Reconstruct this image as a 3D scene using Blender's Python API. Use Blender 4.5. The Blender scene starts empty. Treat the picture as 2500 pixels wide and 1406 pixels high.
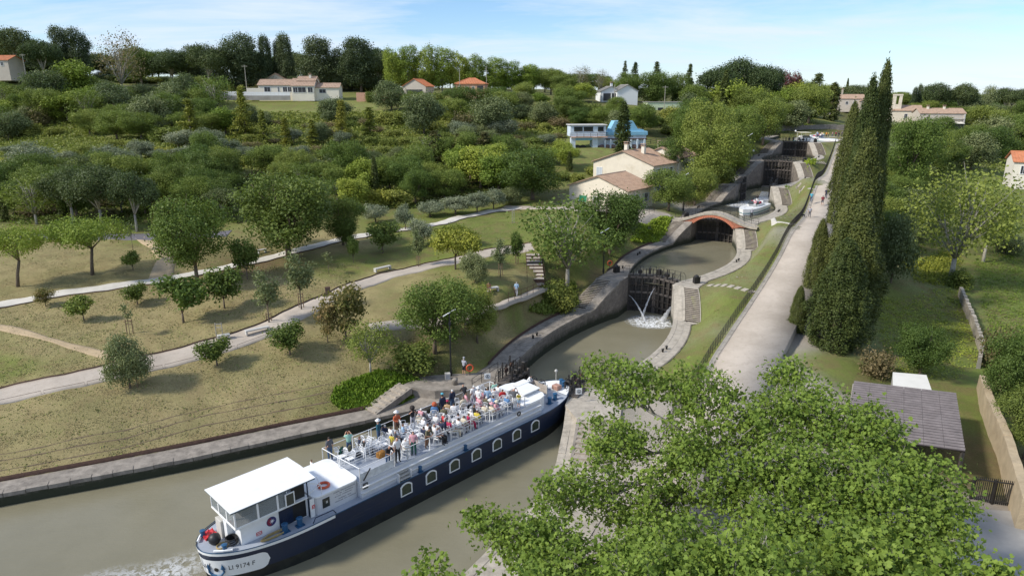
import bpy, math, random
import numpy as np
from mathutils import Vector, Matrix, noise as mnoise
random.seed(7)
RNG = np.random.default_rng(11)
scene = bpy.context.scene
C = scene.collection
PI = math.pi
# ------------------------------------------------------------------ camera
CAMH = 28.0
FPX = 1667.0
PITCH = math.atan(473.0 / FPX)
cam = bpy.data.cameras.new('camera')
cam.lens = 24.0
cam.sensor_width = 36.0
cam.clip_start = 0.5
cam.clip_end = 6000
cam_o = bpy.data.objects.new('camera', cam)
cam_o.location = (0, 0, CAMH)
cam_o.rotation_euler = (PI / 2 - PITCH, 0, 0)
C.objects.link(cam_o)
scene.camera = cam_o
# ------------------------------------------------------------------ light
SUN_EL = math.radians(40)
SUN_AZ = math.radians(251)          # compass style: 0 = +Y, 90 = +X
world = bpy.data.worlds.new('World')
scene.world = world
world.use_nodes = True
wn = world.node_tree
for n_ in list(wn.nodes):
 wn.nodes.remove(n_)
w_out = wn.nodes.new('ShaderNodeOutputWorld')
w_bg = wn.nodes.new('ShaderNodeBackground')
w_sky = wn.nodes.new('ShaderNodeTexSky')
w_sky.sky_type = 'NISHITA'
w_sky.sun_disc = False
w_sky.sun_elevation = SUN_EL
w_sky.sun_rotation = SUN_AZ
w_sky.altitude = 100
w_sky.air_density = 1.0
w_sky.dust_density = 0.2
w_sky.ozone_density = 3.0
w_tc = wn.nodes.new('ShaderNodeTexCoord')
w_sep = wn.nodes.new('ShaderNodeSeparateXYZ')
wn.links.new(w_tc.outputs['Generated'], w_sep.inputs[0])
def wmath(op, a, b=None, clamp=False):
 m = wn.nodes.new('ShaderNodeMath'); m.operation = op; m.use_clamp = clamp
 for i, v in enumerate((a, b)):
  if v is None: continue
  if isinstance(v, (int, float)): m.inputs[i].default_value = v
  else: wn.links.new(v, m.inputs[i])
 return m.outputs[0]
zz_ = wmath('ADD', wmath('ABSOLUTE', w_sep.outputs[2]), 0.16)
cx_ = wmath('DIVIDE', w_sep.outputs[0], zz_)
cy_ = wmath('DIVIDE', w_sep.outputs[1], zz_)
w_comb = wn.nodes.new('ShaderNodeCombineXYZ')
wn.links.new(wmath('MULTIPLY', cx_, 0.55), w_comb.inputs[0])
wn.links.new(wmath('MULTIPLY', cy_, 1.25), w_comb.inputs[1])
w_n1 = wn.nodes.new('ShaderNodeTexNoise')
w_n1.inputs['Scale'].default_value = 1.15
w_n1.inputs['Detail'].default_value = 7
w_n1.inputs['Roughness'].default_value = 0.62
w_n1.inputs['Distortion'].default_value = 0.5
wn.links.new(w_comb.outputs[0], w_n1.inputs['Vector'])
w_ramp = wn.nodes.new('ShaderNodeValToRGB')
w_ramp.color_ramp.elements[0].position = 0.36
w_ramp.color_ramp.elements[0].color = (0.0, 0.0, 0.0, 1)
w_ramp.color_ramp.elements[1].position = 0.64
w_ramp.color_ramp.elements[1].color = (1, 1, 1, 1)
wn.links.new(w_n1.outputs['Fac'], w_ramp.inputs[0])
w_mix = wn.nodes.new('ShaderNodeMix'); w_mix.data_type = 'RGBA'
w_hz = wmath('POWER', wmath('SUBTRACT', 1.0, wmath('ABSOLUTE', w_sep.outputs[2]), True), 28.0, True)
w_cl = wmath('MULTIPLY', w_ramp.outputs[0], 0.90)
wn.links.new(wmath('MAXIMUM', w_cl, wmath('MULTIPLY', w_hz, 0.55)), w_mix.inputs[0])
w_tint = wn.nodes.new('ShaderNodeMix'); w_tint.data_type = 'RGBA'; w_tint.blend_type = 'MULTIPLY'; w_tint.inputs[0].default_value = 1
wn.links.new(w_sky.outputs[0], w_tint.inputs[6]); w_tint.inputs[7].default_value = (.50, .58, .68, 1)
wn.links.new(w_tint.outputs[2], w_mix.inputs[6])
w_mix.inputs[7].default_value = (3.35, 3.8, 4.55, 1)
wn.links.new(w_mix.outputs[2], w_bg.inputs[0])
w_bg.inputs[1].default_value = 0.15
wn.links.new(w_bg.outputs[0], w_out.inputs[0])
sun = bpy.data.lights.new('sun', 'SUN')
sun.energy = 2.75
sun.angle = math.radians(6.0)
sun.color = (1.0, 0.95, 0.86)
sun_o = bpy.data.objects.new('sun', sun)
sd = Vector((math.sin(SUN_AZ) * math.cos(SUN_EL), math.cos(SUN_AZ) * math.cos(SUN_EL), math.sin(SUN_EL)))
sun_o.rotation_euler = sd.to_track_quat('Z', 'Y').to_euler()
sun_o.location = sd * 100
C.objects.link(sun_o)
scene.view_settings.view_transform = 'Standard'
scene.view_settings.look = 'None'
scene.view_settings.exposure = 0.70
scene.view_settings.gamma = 1.0
scene.view_settings.use_curve_mapping = False
# ------------------------------------------------------------------ helpers
def ray(u, v):
 a = (u - 1250) / FPX; b = (703 - v) / FPX
 c, s = math.cos(PITCH), math.sin(PITCH)
 return a, c + s * b, -s + c * b
def PZ(u, v, z):
 a = ray(u, v); t = (z - CAMH) / a[2]
 return Vector((a[0] * t, a[1] * t, z))
def PT(u, v, t):
 a = ray(u, v)
 return Vector((a[0] * t, a[1] * t, CAMH + a[2] * t))
def proj(x, y, z):
 c, s = math.cos(PITCH), math.sin(PITCH)
 d = y * c + (CAMH - z) * s
 up = y * s + (z - CAMH) * c
 return 1250 + FPX * x / d, 703 - FPX * up / d, d
def sset(o, **k):
 for a, b in k.items():
  if b is not None: o[a] = b
 return o
def tag(o, label, cat, group=None, kind=None):
 return sset(o, label=label, category=cat, group=group, kind=kind)
def empty(name, loc=(0, 0, 0), rz=0.0, label=None, cat=None, group=None, kind=None):
 o = bpy.data.objects.new(name, None)
 o.empty_display_size = 0.2
 o.location = loc; o.rotation_euler = (0, 0, rz)
 C.objects.link(o)
 sset(o, label=label, category=cat, group=group, kind=kind)
 return o
def link(name, me, parent=None, mat=None):
 o = bpy.data.objects.new(name, me); C.objects.link(o)
 if parent is not None: o.parent = parent
 if mat is not None and not me.materials: me.materials.append(mat)
 return o
def dup(o, parent=None, loc=None, rz=None):
 c = o.copy(); C.objects.link(c)
 if parent is not None: c.parent = parent
 if loc is not None: c.location = loc
 if rz is not None: c.rotation_euler = (0, 0, rz)
 for ch in list(o.children):
  dup(ch, c)
 return c
class MB:
 """collects polygons into ONE mesh"""
 def __init__(s):
  s.v = []; s.f = []; s.mi = []; s.uv = None; s.m = Matrix.Identity(4)
 def add(s, vs, fs, mi=0):
  b = len(s.v)
  s.v += [tuple(s.m @ Vector(p)) for p in vs]
  s.f += [tuple(b + i for i in f) for f in fs]
  s.mi += [mi] * len(fs)
  return s
 def box(s, x0, x1, y0, y1, z0, z1, mi=0):
  return s.add([(x0, y0, z0), (x1, y0, z0), (x1, y1, z0), (x0, y1, z0), (x0, y0, z1), (x1, y0, z1), (x1, y1, z1), (x0, y1, z1)],
    [(0, 3, 2, 1), (4, 5, 6, 7), (0, 1, 5, 4), (1, 2, 6, 5), (2, 3, 7, 6), (3, 0, 4, 7)], mi)
 def cbox(s, x, y, z, w, d, h, mi=0):
  return s.box(x - w / 2, x + w / 2, y - d / 2, y + d / 2, z, z + h, mi)
 def hexa(s, b, t, mi=0):      # bottom 4 and top 4 points
  return s.add(list(b) + list(t), [(0, 3, 2, 1), (4, 5, 6, 7), (0, 1, 5, 4), (1, 2, 6, 5), (2, 3, 7, 6), (3, 0, 4, 7)], mi)
 def bevbox(s, x0, x1, y0, y1, z0, z1, b=0.03, mi=0):
  r = []
  for z, k in ((z0, 0), (z1 - b, 0), (z1, b)):
   r.append([(x0 + k, y0 + k, z), (x1 - k, y0 + k, z), (x1 - k, y1 - k, z), (x0 + k, y1 - k, z)])
  vs = [p for q in r for p in q]; fs = [(3, 2, 1, 0), (8, 9, 10, 11)]
  for a in range(2):
   for i in range(4):
    j = (i + 1) % 4; fs.append((a * 4 + i, a * 4 + j, a * 4 + 4 + j, a * 4 + 4 + i))
  return s.add(vs, fs, mi)
 def tube(s, pts, r, n=6, mi=0, cap=True):
  pts = [Vector(p) for p in pts]; k = len(pts)
  rr = r if isinstance(r, (list, tuple)) else [r] * k
  vs = []; fs = []
  up = Vector((0, 0, 1)); px = None
  for i, p in enumerate(pts):
   d = (pts[min(i + 1, k - 1)] - pts[max(i - 1, 0)])
   if d.length < 1e-9: d = Vector((0, 0, 1))
   d.normalize()
   if px is None:
    px = d.orthogonal().normalized() if abs(d.z) > .95 else d.cross(up).normalized()
   else:
    px = (px - d * px.dot(d))
    px = px.normalized() if px.length > 1e-6 else d.orthogonal().normalized()
   py = d.cross(px)
   for j in range(n):
    a = 2 * PI * j / n + PI / n
    vs.append(p + (px * math.cos(a) + py * math.sin(a)) * rr[i])
  for i in range(k - 1):
   for j in range(n):
    q = (j + 1) % n
    fs.append((i * n + j, i * n + q, (i + 1) * n + q, (i + 1) * n + j))
  if cap:
   fs.append(tuple(range(n - 1, -1, -1))); fs.append(tuple((k - 1) * n + j for j in range(n)))
  return s.add(vs, fs, mi)
 def lathe(s, prof, x=0, y=0, z=0, n=12, mi=0):
  vs = []; fs = []
  for r, h in prof:
   for j in range(n):
    a = 2 * PI * j / n
    vs.append((x + r * math.cos(a), y + r * math.sin(a), z + h))
  for i in range(len(prof) - 1):
   for j in range(n):
    q = (j + 1) % n
    fs.append((i * n + j, i * n + q, (i + 1) * n + q, (i + 1) * n + j))
  fs.append(tuple(range(n - 1, -1, -1))); fs.append(tuple((len(prof) - 1) * n + j for j in range(n)))
  return s.add(vs, fs, mi)
 def prism(s, poly, z0, z1, mi=0):
  n = len(poly)
  return s.add([(p[0], p[1], z0) for p in poly] + [(p[0], p[1], z1) for p in poly],
    [tuple(range(n - 1, -1, -1)), tuple(range(n, 2 * n))] + [(i, (i + 1) % n, n + (i + 1) % n, n + i) for i in range(n)], mi)
 def prism_y(s, poly, y0, y1, mi=0):   # poly in (x,z)
  n = len(poly)
  return s.add([(p[0], y0, p[1]) for p in poly] + [(p[0], y1, p[1]) for p in poly],
    [tuple(range(n)), tuple(range(2 * n - 1, n - 1, -1))] + [(i, n + i, n + (i + 1) % n, (i + 1) % n) for i in range(n)], mi)
 def torus(s, R, r, x=0, y=0, z=0, n=18, m=8, axis='z', mi=0):
  vs = []; fs = []
  for i in range(n):
   a = 2 * PI * i / n
   for j in range(m):
    b = 2 * PI * j / m
    q = R + r * math.cos(b); p = (q * math.cos(a), q * math.sin(a), r * math.sin(b))
    if axis == 'y': p = (p[0], p[2], p[1])
    if axis == 'x': p = (p[2], p[0], p[1])
    vs.append((x + p[0], y + p[1], z + p[2]))
  for i in range(n):
   for j in range(m):
    fs.append((i * m + j, ((i + 1) % n) * m + j, ((i + 1) % n) * m + (j + 1) % m, i * m + (j + 1) % m))
  return s.add(vs, fs, mi)
 def sphere(s, x, y, z, r, n=10, m=6, sz=1.0, mi=0):
  prof = [(max(1e-3, r * math.sin(PI * i / m)), -r * sz * math.cos(PI * i / m)) for i in range(m + 1)]
  return s.lathe(prof, x, y, z, n, mi)
 def mesh(s, name, mats, smooth=False, uvf=None):
  me = bpy.data.meshes.new(name)
  me.from_pydata(s.v, [], s.f)
  if not isinstance(mats, (list, tuple)): mats = [mats]
  for m in mats: me.materials.append(m)
  if len(mats) > 1: me.polygons.foreach_set('material_index', s.mi)
  if smooth: me.polygons.foreach_set('use_smooth', [True] * len(s.f))
  if uvf:
   uv = me.uv_layers.new(name='UVMap')
   co = [uvf(i) for i in range(len(s.v))]
   for l in me.loops: uv.data[l.index].uv = co[l.vertex_index]
  me.update()
  return me
 def build(s, name, mats, parent=None, smooth=False, uvf=None):
  return link(name, s.mesh(name, mats, smooth, uvf), parent)
def np_mesh(name, V, F, mat, smooth=False, tint=None):
 """V (n,3) floats, F (m,k) ints all same size k"""
 me = bpy.data.meshes.new(name)
 m, k = F.shape
 me.vertices.add(len(V)); me.vertices.foreach_set('co', np.asarray(V, np.float32).ravel())
 me.loops.add(m * k); me.loops.foreach_set('vertex_index', np.asarray(F, np.int32).ravel())
 me.polygons.add(m)
 me.polygons.foreach_set('loop_start', np.arange(0, m * k, k, dtype=np.int32))
 me.polygons.foreach_set('loop_total', np.full(m, k, np.int32))
 if smooth: me.polygons.foreach_set('use_smooth', np.ones(m, bool))
 if tint is not None:
  a = me.attributes.new('tint', 'FLOAT', 'FACE'); a.data.foreach_set('value', np.asarray(tint, np.float32))
 me.materials.append(mat)
 me.update(calc_edges=True)
 return me
# ------------------------------------------------------------------ materials
def nodes_of(name):
 m = bpy.data.materials.new(name); m.use_nodes = True
 nt = m.node_tree; b = nt.nodes['Principled BSDF']
 return m, nt, b
def N(nt, t, **k):
 n = nt.nodes.new(t)
 for a, v in k.items():
  if a in n.inputs.keys(): n.inputs[a].default_value = v
  else: setattr(n, a, v)
 return n
def mixc(nt, fac, a, b, mode='MIX'):
 m = nt.nodes.new('ShaderNodeMix'); m.data_type = 'RGBA'; m.blend_type = mode
 for i, v in ((0, fac), (6, a), (7, b)):
  if isinstance(v, (int, float)): m.inputs[i].default_value = v
  elif isinstance(v, tuple): m.inputs[i].default_value = (*v[:3], 1)
  else: nt.links.new(v, m.inputs[i])
 return m.outputs[2]
def ramp(nt, fac, a, b, ca=(0, 0, 0), cb=(1, 1, 1)):
 r = nt.nodes.new('ShaderNodeValToRGB'); e = r.color_ramp.elements
 e[0].position = a; e[1].position = b; e[0].color = (*ca, 1); e[1].color = (*cb, 1)
 nt.links.new(fac, r.inputs[0]); return r.outputs[0]
def noise_f(nt, scale, detail=4, rough=.6, coord='Object', vec=None, dist=0.0, stretch=None):
 n = nt.nodes.new('ShaderNodeTexNoise'); n.inputs['Scale'].default_value = scale
 n.inputs['Detail'].default_value = detail; n.inputs['Roughness'].default_value = rough
 n.inputs['Distortion'].default_value = dist
 if vec is None:
  tc = nt.nodes.new('ShaderNodeTexCoord'); vec = tc.outputs[coord]
 if stretch:
  mp = nt.nodes.new('ShaderNodeMapping'); mp.inputs['Scale'].default_value = stretch
  nt.links.new(vec, mp.inputs[0]); vec = mp.outputs[0]
 nt.links.new(vec, n.inputs['Vector'])
 return n.outputs['Fac']
def bump(nt, b, h, strength=.3, dist=.05):
 bp = nt.nodes.new('ShaderNodeBump'); bp.inputs['Strength'].default_value = strength
 bp.inputs['Distance'].default_value = dist
 nt.links.new(h, bp.inputs['Height']); nt.links.new(bp.outputs[0], b.inputs['Normal'])
_mc = {}
def mat(name, col, rough=.7, metal=0.0, var=.25, scale=3.0, bmp=0.0, bdist=.03, dirt=None, spec=.5, coord='Object'):
 """plain worn surface: colour varied by two noises"""
 if name in _mc: return _mc[name]
 m, nt, b = nodes_of(name)
 f = noise_f(nt, scale, 6, .65, coord)
 f2 = noise_f(nt, scale * 7, 4, .6, coord)
 lo = tuple(c * (1 - var) for c in col); hi = tuple(min(1, c * (1 + var)) for c in col)
 c = mixc(nt, ramp(nt, f, .3, .7), lo, hi)
 c = mixc(nt, mk(nt, ramp(nt, f2, .35, .65), var * .8), c, tuple(x * .7 for x in col))
 if dirt:
  f3 = noise_f(nt, scale * .6, 7, .7, coord)
  c = mixc(nt, mk(nt, ramp(nt, f3, .5, .7), dirt[3] if len(dirt) > 3 else .6), c, tuple(dirt[:3]))
 nt.links.new(c, b.inputs['Base Color'])
 b.inputs['Roughness'].default_value = rough; b.inputs['Metallic'].default_value = metal
 b.inputs['Specular IOR Level'].default_value = spec
 if bmp: bump(nt, b, f2, bmp, bdist)
 _mc[name] = m
 return m
def mk(nt, s, k):
 m = nt.nodes.new('ShaderNodeMath'); m.operation = 'MULTIPLY'; nt.links.new(s, m.inputs[0])
 if isinstance(k, (int, float)): m.inputs[1].default_value = k
 else: nt.links.new(k, m.inputs[1])
 return m.outputs[0]
def addn(nt, s, k, op='ADD', clamp=False):
 m = nt.nodes.new('ShaderNodeMath'); m.operation = op; nt.links.new(s, m.inputs[0]); m.use_clamp = clamp
 if isinstance(k, (int, float)): m.inputs[1].default_value = k
 else: nt.links.new(k, m.inputs[1])
 return m.outputs[0]
def leaf_mat(name, col, col2, trans=.35, rough=.55, rnd=1.0):
 m, nt, b = nodes_of(name)
 at = nt.nodes.new('ShaderNodeAttribute'); at.attribute_name = 'tint'
 oi = nt.nodes.new('ShaderNodeObjectInfo')
 f = noise_f(nt, .9, 3, .6, 'Object')
 k = addn(nt, mk(nt, at.outputs['Fac'], .6), mk(nt, ramp(nt, f, .35, .65), .4))
 c = mixc(nt, k, col, col2)
 hs = nt.nodes.new('ShaderNodeHueSaturation')
 nt.links.new(c, hs.inputs['Color'])
 nt.links.new(addn(nt, mk(nt, oi.outputs['Random'], -.04 * rnd), .5), hs.inputs['Hue'])
 nt.links.new(addn(nt, mk(nt, oi.outputs['Random'], .65 * rnd), 1.42 - .34 * rnd), hs.inputs['Value'])
 nt.links.new(hs.outputs[0], b.inputs['Base Color'])
 b.inputs['Roughness'].default_value = rough
 b.inputs['Specular IOR Level'].default_value = .16
 tr = nt.nodes.new('ShaderNodeBsdfTranslucent');
 nt.links.new(mixc(nt, .6, hs.outputs[0], (.22, .32, .03), 'MIX'), tr.inputs[0])
 ms = nt.nodes.new('ShaderNodeMixShader'); ms.inputs[0].default_value = trans * .6
 out = nt.nodes['Material Output']
 nt.links.new(b.outputs[0], ms.inputs[1]); nt.links.new(tr.outputs[0], ms.inputs[2]); nt.links.new(ms.outputs[0], out.inputs[0])
 return m
M_BARK = mat('bark', (.16, .12, .085), .9, var=.4, scale=6, bmp=.5)
M_BARKL = mat('pale_bark', (.36, .33, .27), .9, var=.4, scale=4, bmp=.4)
M_STONE = mat('pale_stone', (.42, .37, .30), .85, var=.22, scale=1.6, bmp=.35, dirt=(.16, .14, .11, .6))
M_STONE_D = mat('weathered_stone', (.27, .235, .195), .9, var=.35, scale=1.4, bmp=.4, dirt=(.10, .085, .07, .75))
M_STEP = mat('stair_stone', (.38, .325, .26), .85, var=.3, scale=2.5, bmp=.3, dirt=(.13, .11, .09, .7))
M_GRAVEL, nt, b = nodes_of('gravel_path')
f = noise_f(nt, .25, 8, .7); f2 = noise_f(nt, 2.2, 7, .75); f3 = noise_f(nt, 14, 4, .7)
c = mixc(nt, ramp(nt, f, .38, .62), (.37, .315, .255), (.47, .405, .335)); c = mixc(nt, mk(nt, ramp(nt, f2, .52, .68), .45), c, (.30, .25, .195)); c = mixc(nt, mk(nt, ramp(nt, f3, .55, .7), .35), c, (.50, .455, .40))
nt.links.new(c, b.inputs['Base Color']); b.inputs['Roughness'].default_value = .95; bump(nt, b, f3, .4, .03)
M_PALEPATH = mat('pale_path', (.56, .52, .45), .95, var=.14, scale=.5, bmp=.2)
M_SAND = mat('sandy_track', (.40, .30, .18), .95, var=.2, scale=.6, bmp=.2)
M_ASPH = mat('asphalt', (.13, .12, .13), .9, var=.15, scale=1, bmp=.2)
M_IRON = mat('dark_iron', (.035, .032, .030), .55, .3, var=.4, scale=6)
M_RUST = mat('rusted_steel', (.085, .045, .03), .8, .2, var=.4, scale=4)
M_TIMBER = mat('dark_timber', (.05, .043, .036), .8, var=.5, scale=5, bmp=.4, dirt=(.12, .075, .05, .4))
M_TIMBER2 = mat('grey_timber', (.12, .10, .085), .85, var=.35, scale=5, bmp=.4)
M_PICKET = mat('stake_wood', (.20, .13, .08), .85, var=.3, scale=5)
M_CONC = mat('light_concrete', (.50, .48, .44), .8, var=.1, scale=2)
M_CONCS = mat('concrete_slab', (.33, .31, .28), .9, var=.16, scale=.5, bmp=.1, dirt=(.24, .22, .2, .4))
M_WHITE = mat('white_paint', (.80, .80, .79), .4, var=.05, scale=2)
M_WHITEP = mat('white_plastic', (.78, .78, .78), .45, var=.03, scale=4)
M_NAVY, nt, b = nodes_of('navy_hull_paint')
f = noise_f(nt, 1.0, 7, .7, stretch=(.5, .5, 5)); f2 = noise_f(nt, 1.6, 6, .7, stretch=(3, 3, .35))
c = mixc(nt, mk(nt, ramp(nt, f, .56, .70), .45), (.010, .020, .050), (.060, .066, .070)); c = mixc(nt, mk(nt, ramp(nt, f2, .60, .74), .35), c, (.055, .040, .030))
nt.links.new(c, b.inputs['Base Color']); b.inputs['Roughness'].default_value = .42; bump(nt, b, f2, .15, .03)
M_HULLB = mat('black_hull_paint', (.013, .014, .013), .55, var=.4, scale=1.5, dirt=(.05, .05, .035, .6))
M_DECK = mat('pale_blue_deck', (.34, .37, .42), .5, var=.08, scale=1.5)
M_SIDE = mat('grey_white_side', (.62, .62, .63), .45, var=.06, scale=1.5)
M_BLUE = mat('blue_enamel', (.02, .09, .19), .4, var=.15, scale=4)
M_BLACK = mat('black_paint', (.015, .015, .016), .5, var=.2)
M_GLASSD = mat('dark_glass', (.035, .042, .04), .08, var=.3, scale=1.0, spec=.8)
M_ORANGE = mat('lifebuoy_orange', (.62, .10, .035), .5, var=.15)
M_RED = mat('red_plastic', (.55, .03, .035), .5, var=.15)
M_ROPE = mat('yellow_rope', (.42, .31, .13), .9, var=.3, scale=20)
M_BRICK = None
def brick_mat(name, c1, c2, mortar, sx=.5, sy=.25, rough=.9, moss=False, msize=.012, bstr=.5):
 m, nt, b = nodes_of(name)
 tc = nt.nodes.new('ShaderNodeTexCoord')
 br = nt.nodes.new('ShaderNodeTexBrick'); br.offset = .5
 br.inputs['Scale'].default_value = 1.0
 br.inputs['Brick Width'].default_value = sx; br.inputs['Row Height'].default_value = sy
 br.inputs['Mortar Size'].default_value = msize
 br.inputs['Color1'].default_value = (*c1, 1); br.inputs['Color2'].default_value = (*c2, 1); br.inputs['Mortar'].default_value = (*mortar, 1)
 nt.links.new(tc.outputs['UV'], br.inputs['Vector'])
 f = noise_f(nt, 1.3, 7, .7, 'Object'); f2 = noise_f(nt, 9, 5, .6, 'Object')
 c = mixc(nt, mk(nt, ramp(nt, f, .38, .68), .75), br.outputs['Color'], tuple(x * .38 for x in c1))
 c = mixc(nt, mk(nt, ramp(nt, f2, .55, .7), .4), c, tuple(min(1, x * 1.5) for x in c1))
 if moss:
  sp = nt.nodes.new('ShaderNodeSeparateXYZ'); nt.links.new(tc.outputs['UV'], sp.inputs[0])
  h = addn(nt, sp.outputs[1], mk(nt, f, 1.1), 'SUBTRACT')
  k = ramp(nt, h, .0, .9, (1, 1, 1), (0, 0, 0))
  c = mixc(nt, k, c, (.030, .034, .017))
 nt.links.new(c, b.inputs['Base Color']); b.inputs['Roughness'].default_value = rough
 hh = addn(nt, mk(nt, br.outputs['Fac'], -.6), mk(nt, f2, .5))
 bump(nt, b, hh, bstr, .04)
 return m
M_WALL = brick_mat('chamber_masonry', (.27, .23, .19), (.20, .17, .145), (.12, .10, .085), .62, .3, moss=True)
M_WALLR = brick_mat('pale_render_wall', (.46, .42, .36), (.42, .38, .32), (.36, .32, .27), .7, .35, moss=True, bstr=.3)
M_BRICKR = brick_mat('red_brick', (.50, .155, .085), (.40, .12, .07), (.36, .27, .2), .22, .07, msize=.008)
M_OCHRE = mat('ochre_render', (.42, .33, .21), .9, var=.18, scale=1.2, bmp=.6, bdist=.05, dirt=(.30, .22, .13, .6))
# ------------------------------------------------------------------ canal layout
AXIS_H = math.radians(29.5)
GC = [(2.0, 57.3), (18.35, 86.2), (34.4, 113.6), (50.0, 140.6), (63.2, 163.8), (77.8, 191.0)]
QZ = [2.1, 4.75, 7.4, 10.05, 12.7, 15.35]
WZ = [0.0, 3.95, 6.55, 6.55, 11.35, 14.6]        # water above gate k+1
GC.append((93.0, 217.5))
def cham(k):
 a = Vector(GC[k]); b = Vector(GC[k + 1]); d = b - a; L = d.length; e = d / L
 return a, e, Vector((e.y, -e.x)), L
def nin(k, side, s):
 a, e, n, L = cham(k); t = s / L
 if k == 5: return 3.2 + 6.0 * min(1, max(0, (s - 1.5) / 10))
 if side < 0:
  return 3.2 + 2.4 * max(0.0, math.sin(PI * min(1, max(0, t / .88)))) ** .75
 return 3.2 + 3.4 * max(0.0, math.sin(PI * min(1, max(0, t / .95)))) ** .85
def stairs_s(k, side):
 L = cham(k)[3]
 return (L - 8.2, L - 3.2) if side < 0 else (L - 6.9, L - 1.7)
def width(k, side, s):
 if k == 5: return 3.0
 a, b = stairs_s(k, side)
 w0 = 2.5 if side < 0 else 2.15
 w1 = 3.35 if side < 0 else 3.25
 if s < 3: return w1 + (w0 - w1) * max(0, s) / 3
 if s > a - 1: return min(w1, w0 + (w1 - w0) * (s - a + 1))
 return w0
def ztop(k, side, s):
 if k == 5: return QZ[5]
 a, b = stairs_s(k, side)
 return QZ[k] + (QZ[k + 1] - QZ[k]) * min(1, max(0, (s - a) / (b - a)))
def cpt(k, s, off, z):
 a, e, n, L = cham(k); p = a + e * s + n * off
 return Vector((p.x, p.y, z))
SS = {}
OUT = {-1: [], 1: []}; INN = {-1: [], 1: []}
LOW_L_IN = [(-90, 20.5, 1.0), (-60, 31.5, 1.0), (-45, 38.0, 1.0), (-36.0, 42.2, 1.0), (-30, 44.7, 1.0), (-24.4, 47.3, 1.0), (-18.2, 50.6, 1.0), (-12.3, 53.6, 1.0), (-7.5, 55.9, 1.1), (-4.2, 57.8, 1.6)]
LOW_L_OUT = [(-91, 22.4, 1.0), (-61, 33.2, 1.0), (-46, 39.7, 1.0), (-37.0, 43.8, 1.0), (-31, 46.5, 1.0), (-25.3, 49.2, 1.0), (-19.3, 52.4, 1.0), (-13.2, 55.4, 1.0), (-9.0, 57.6, 1.1), (-6.6, 60.2, 2.1)]
LOW_R_IN = [(-30, -12, .8), (-14, 17, .8), (-8, 27, .8), (-3.1, 33.6, .8), (0.2, 39.0, .8), (2.4, 42.8, .8), (3.4, 46.6, .8), (4.25, 51.0, 1.5), (4.75, 54.2, 2.1)]
LOW_R_OUT = [(-25, -14, .8), (-9, 14.5, .8), (-3, 24, .8), (.9, 30.4, .8), (4.2, 36.2, .8), (6.4, 40.4, .8), (7.4, 46.0, .8), (8.2, 50.2, 1.5), (8.7, 53.2, 2.1)]
for k in range(5 + 1):
 L = cham(k)[3]
 ns = int(L / .75)
 for side in (-1, 1):
  for i in range(ns + 1):
   s = L * i / ns
   if i == ns and k < 5: continue
   w = nin(k, side, s); z = ztop(k, side, s)
   INN[side].append(tuple(cpt(k, s, side * w, z)))
   OUT[side].append(tuple(cpt(k, s, side * (w + width(k, side, s)), z)))
def resample(pl, step=.8):
 o = []
 for a, b in zip(pl, pl[1:]):
  a = Vector(a); b = Vector(b); n = max(1, int((b - a).length / step))
  for i in range(n): o.append(tuple(a.lerp(b, i / n)))
 o.append(tuple(pl[-1])); return o
FULL_L = resample(LOW_L_OUT) + OUT[-1]
FULL_R = resample(LOW_R_OUT) + OUT[1]
FULL_LI = resample(LOW_L_IN) + INN[-1]
FULL_RI = resample(LOW_R_IN) + INN[1]
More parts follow.
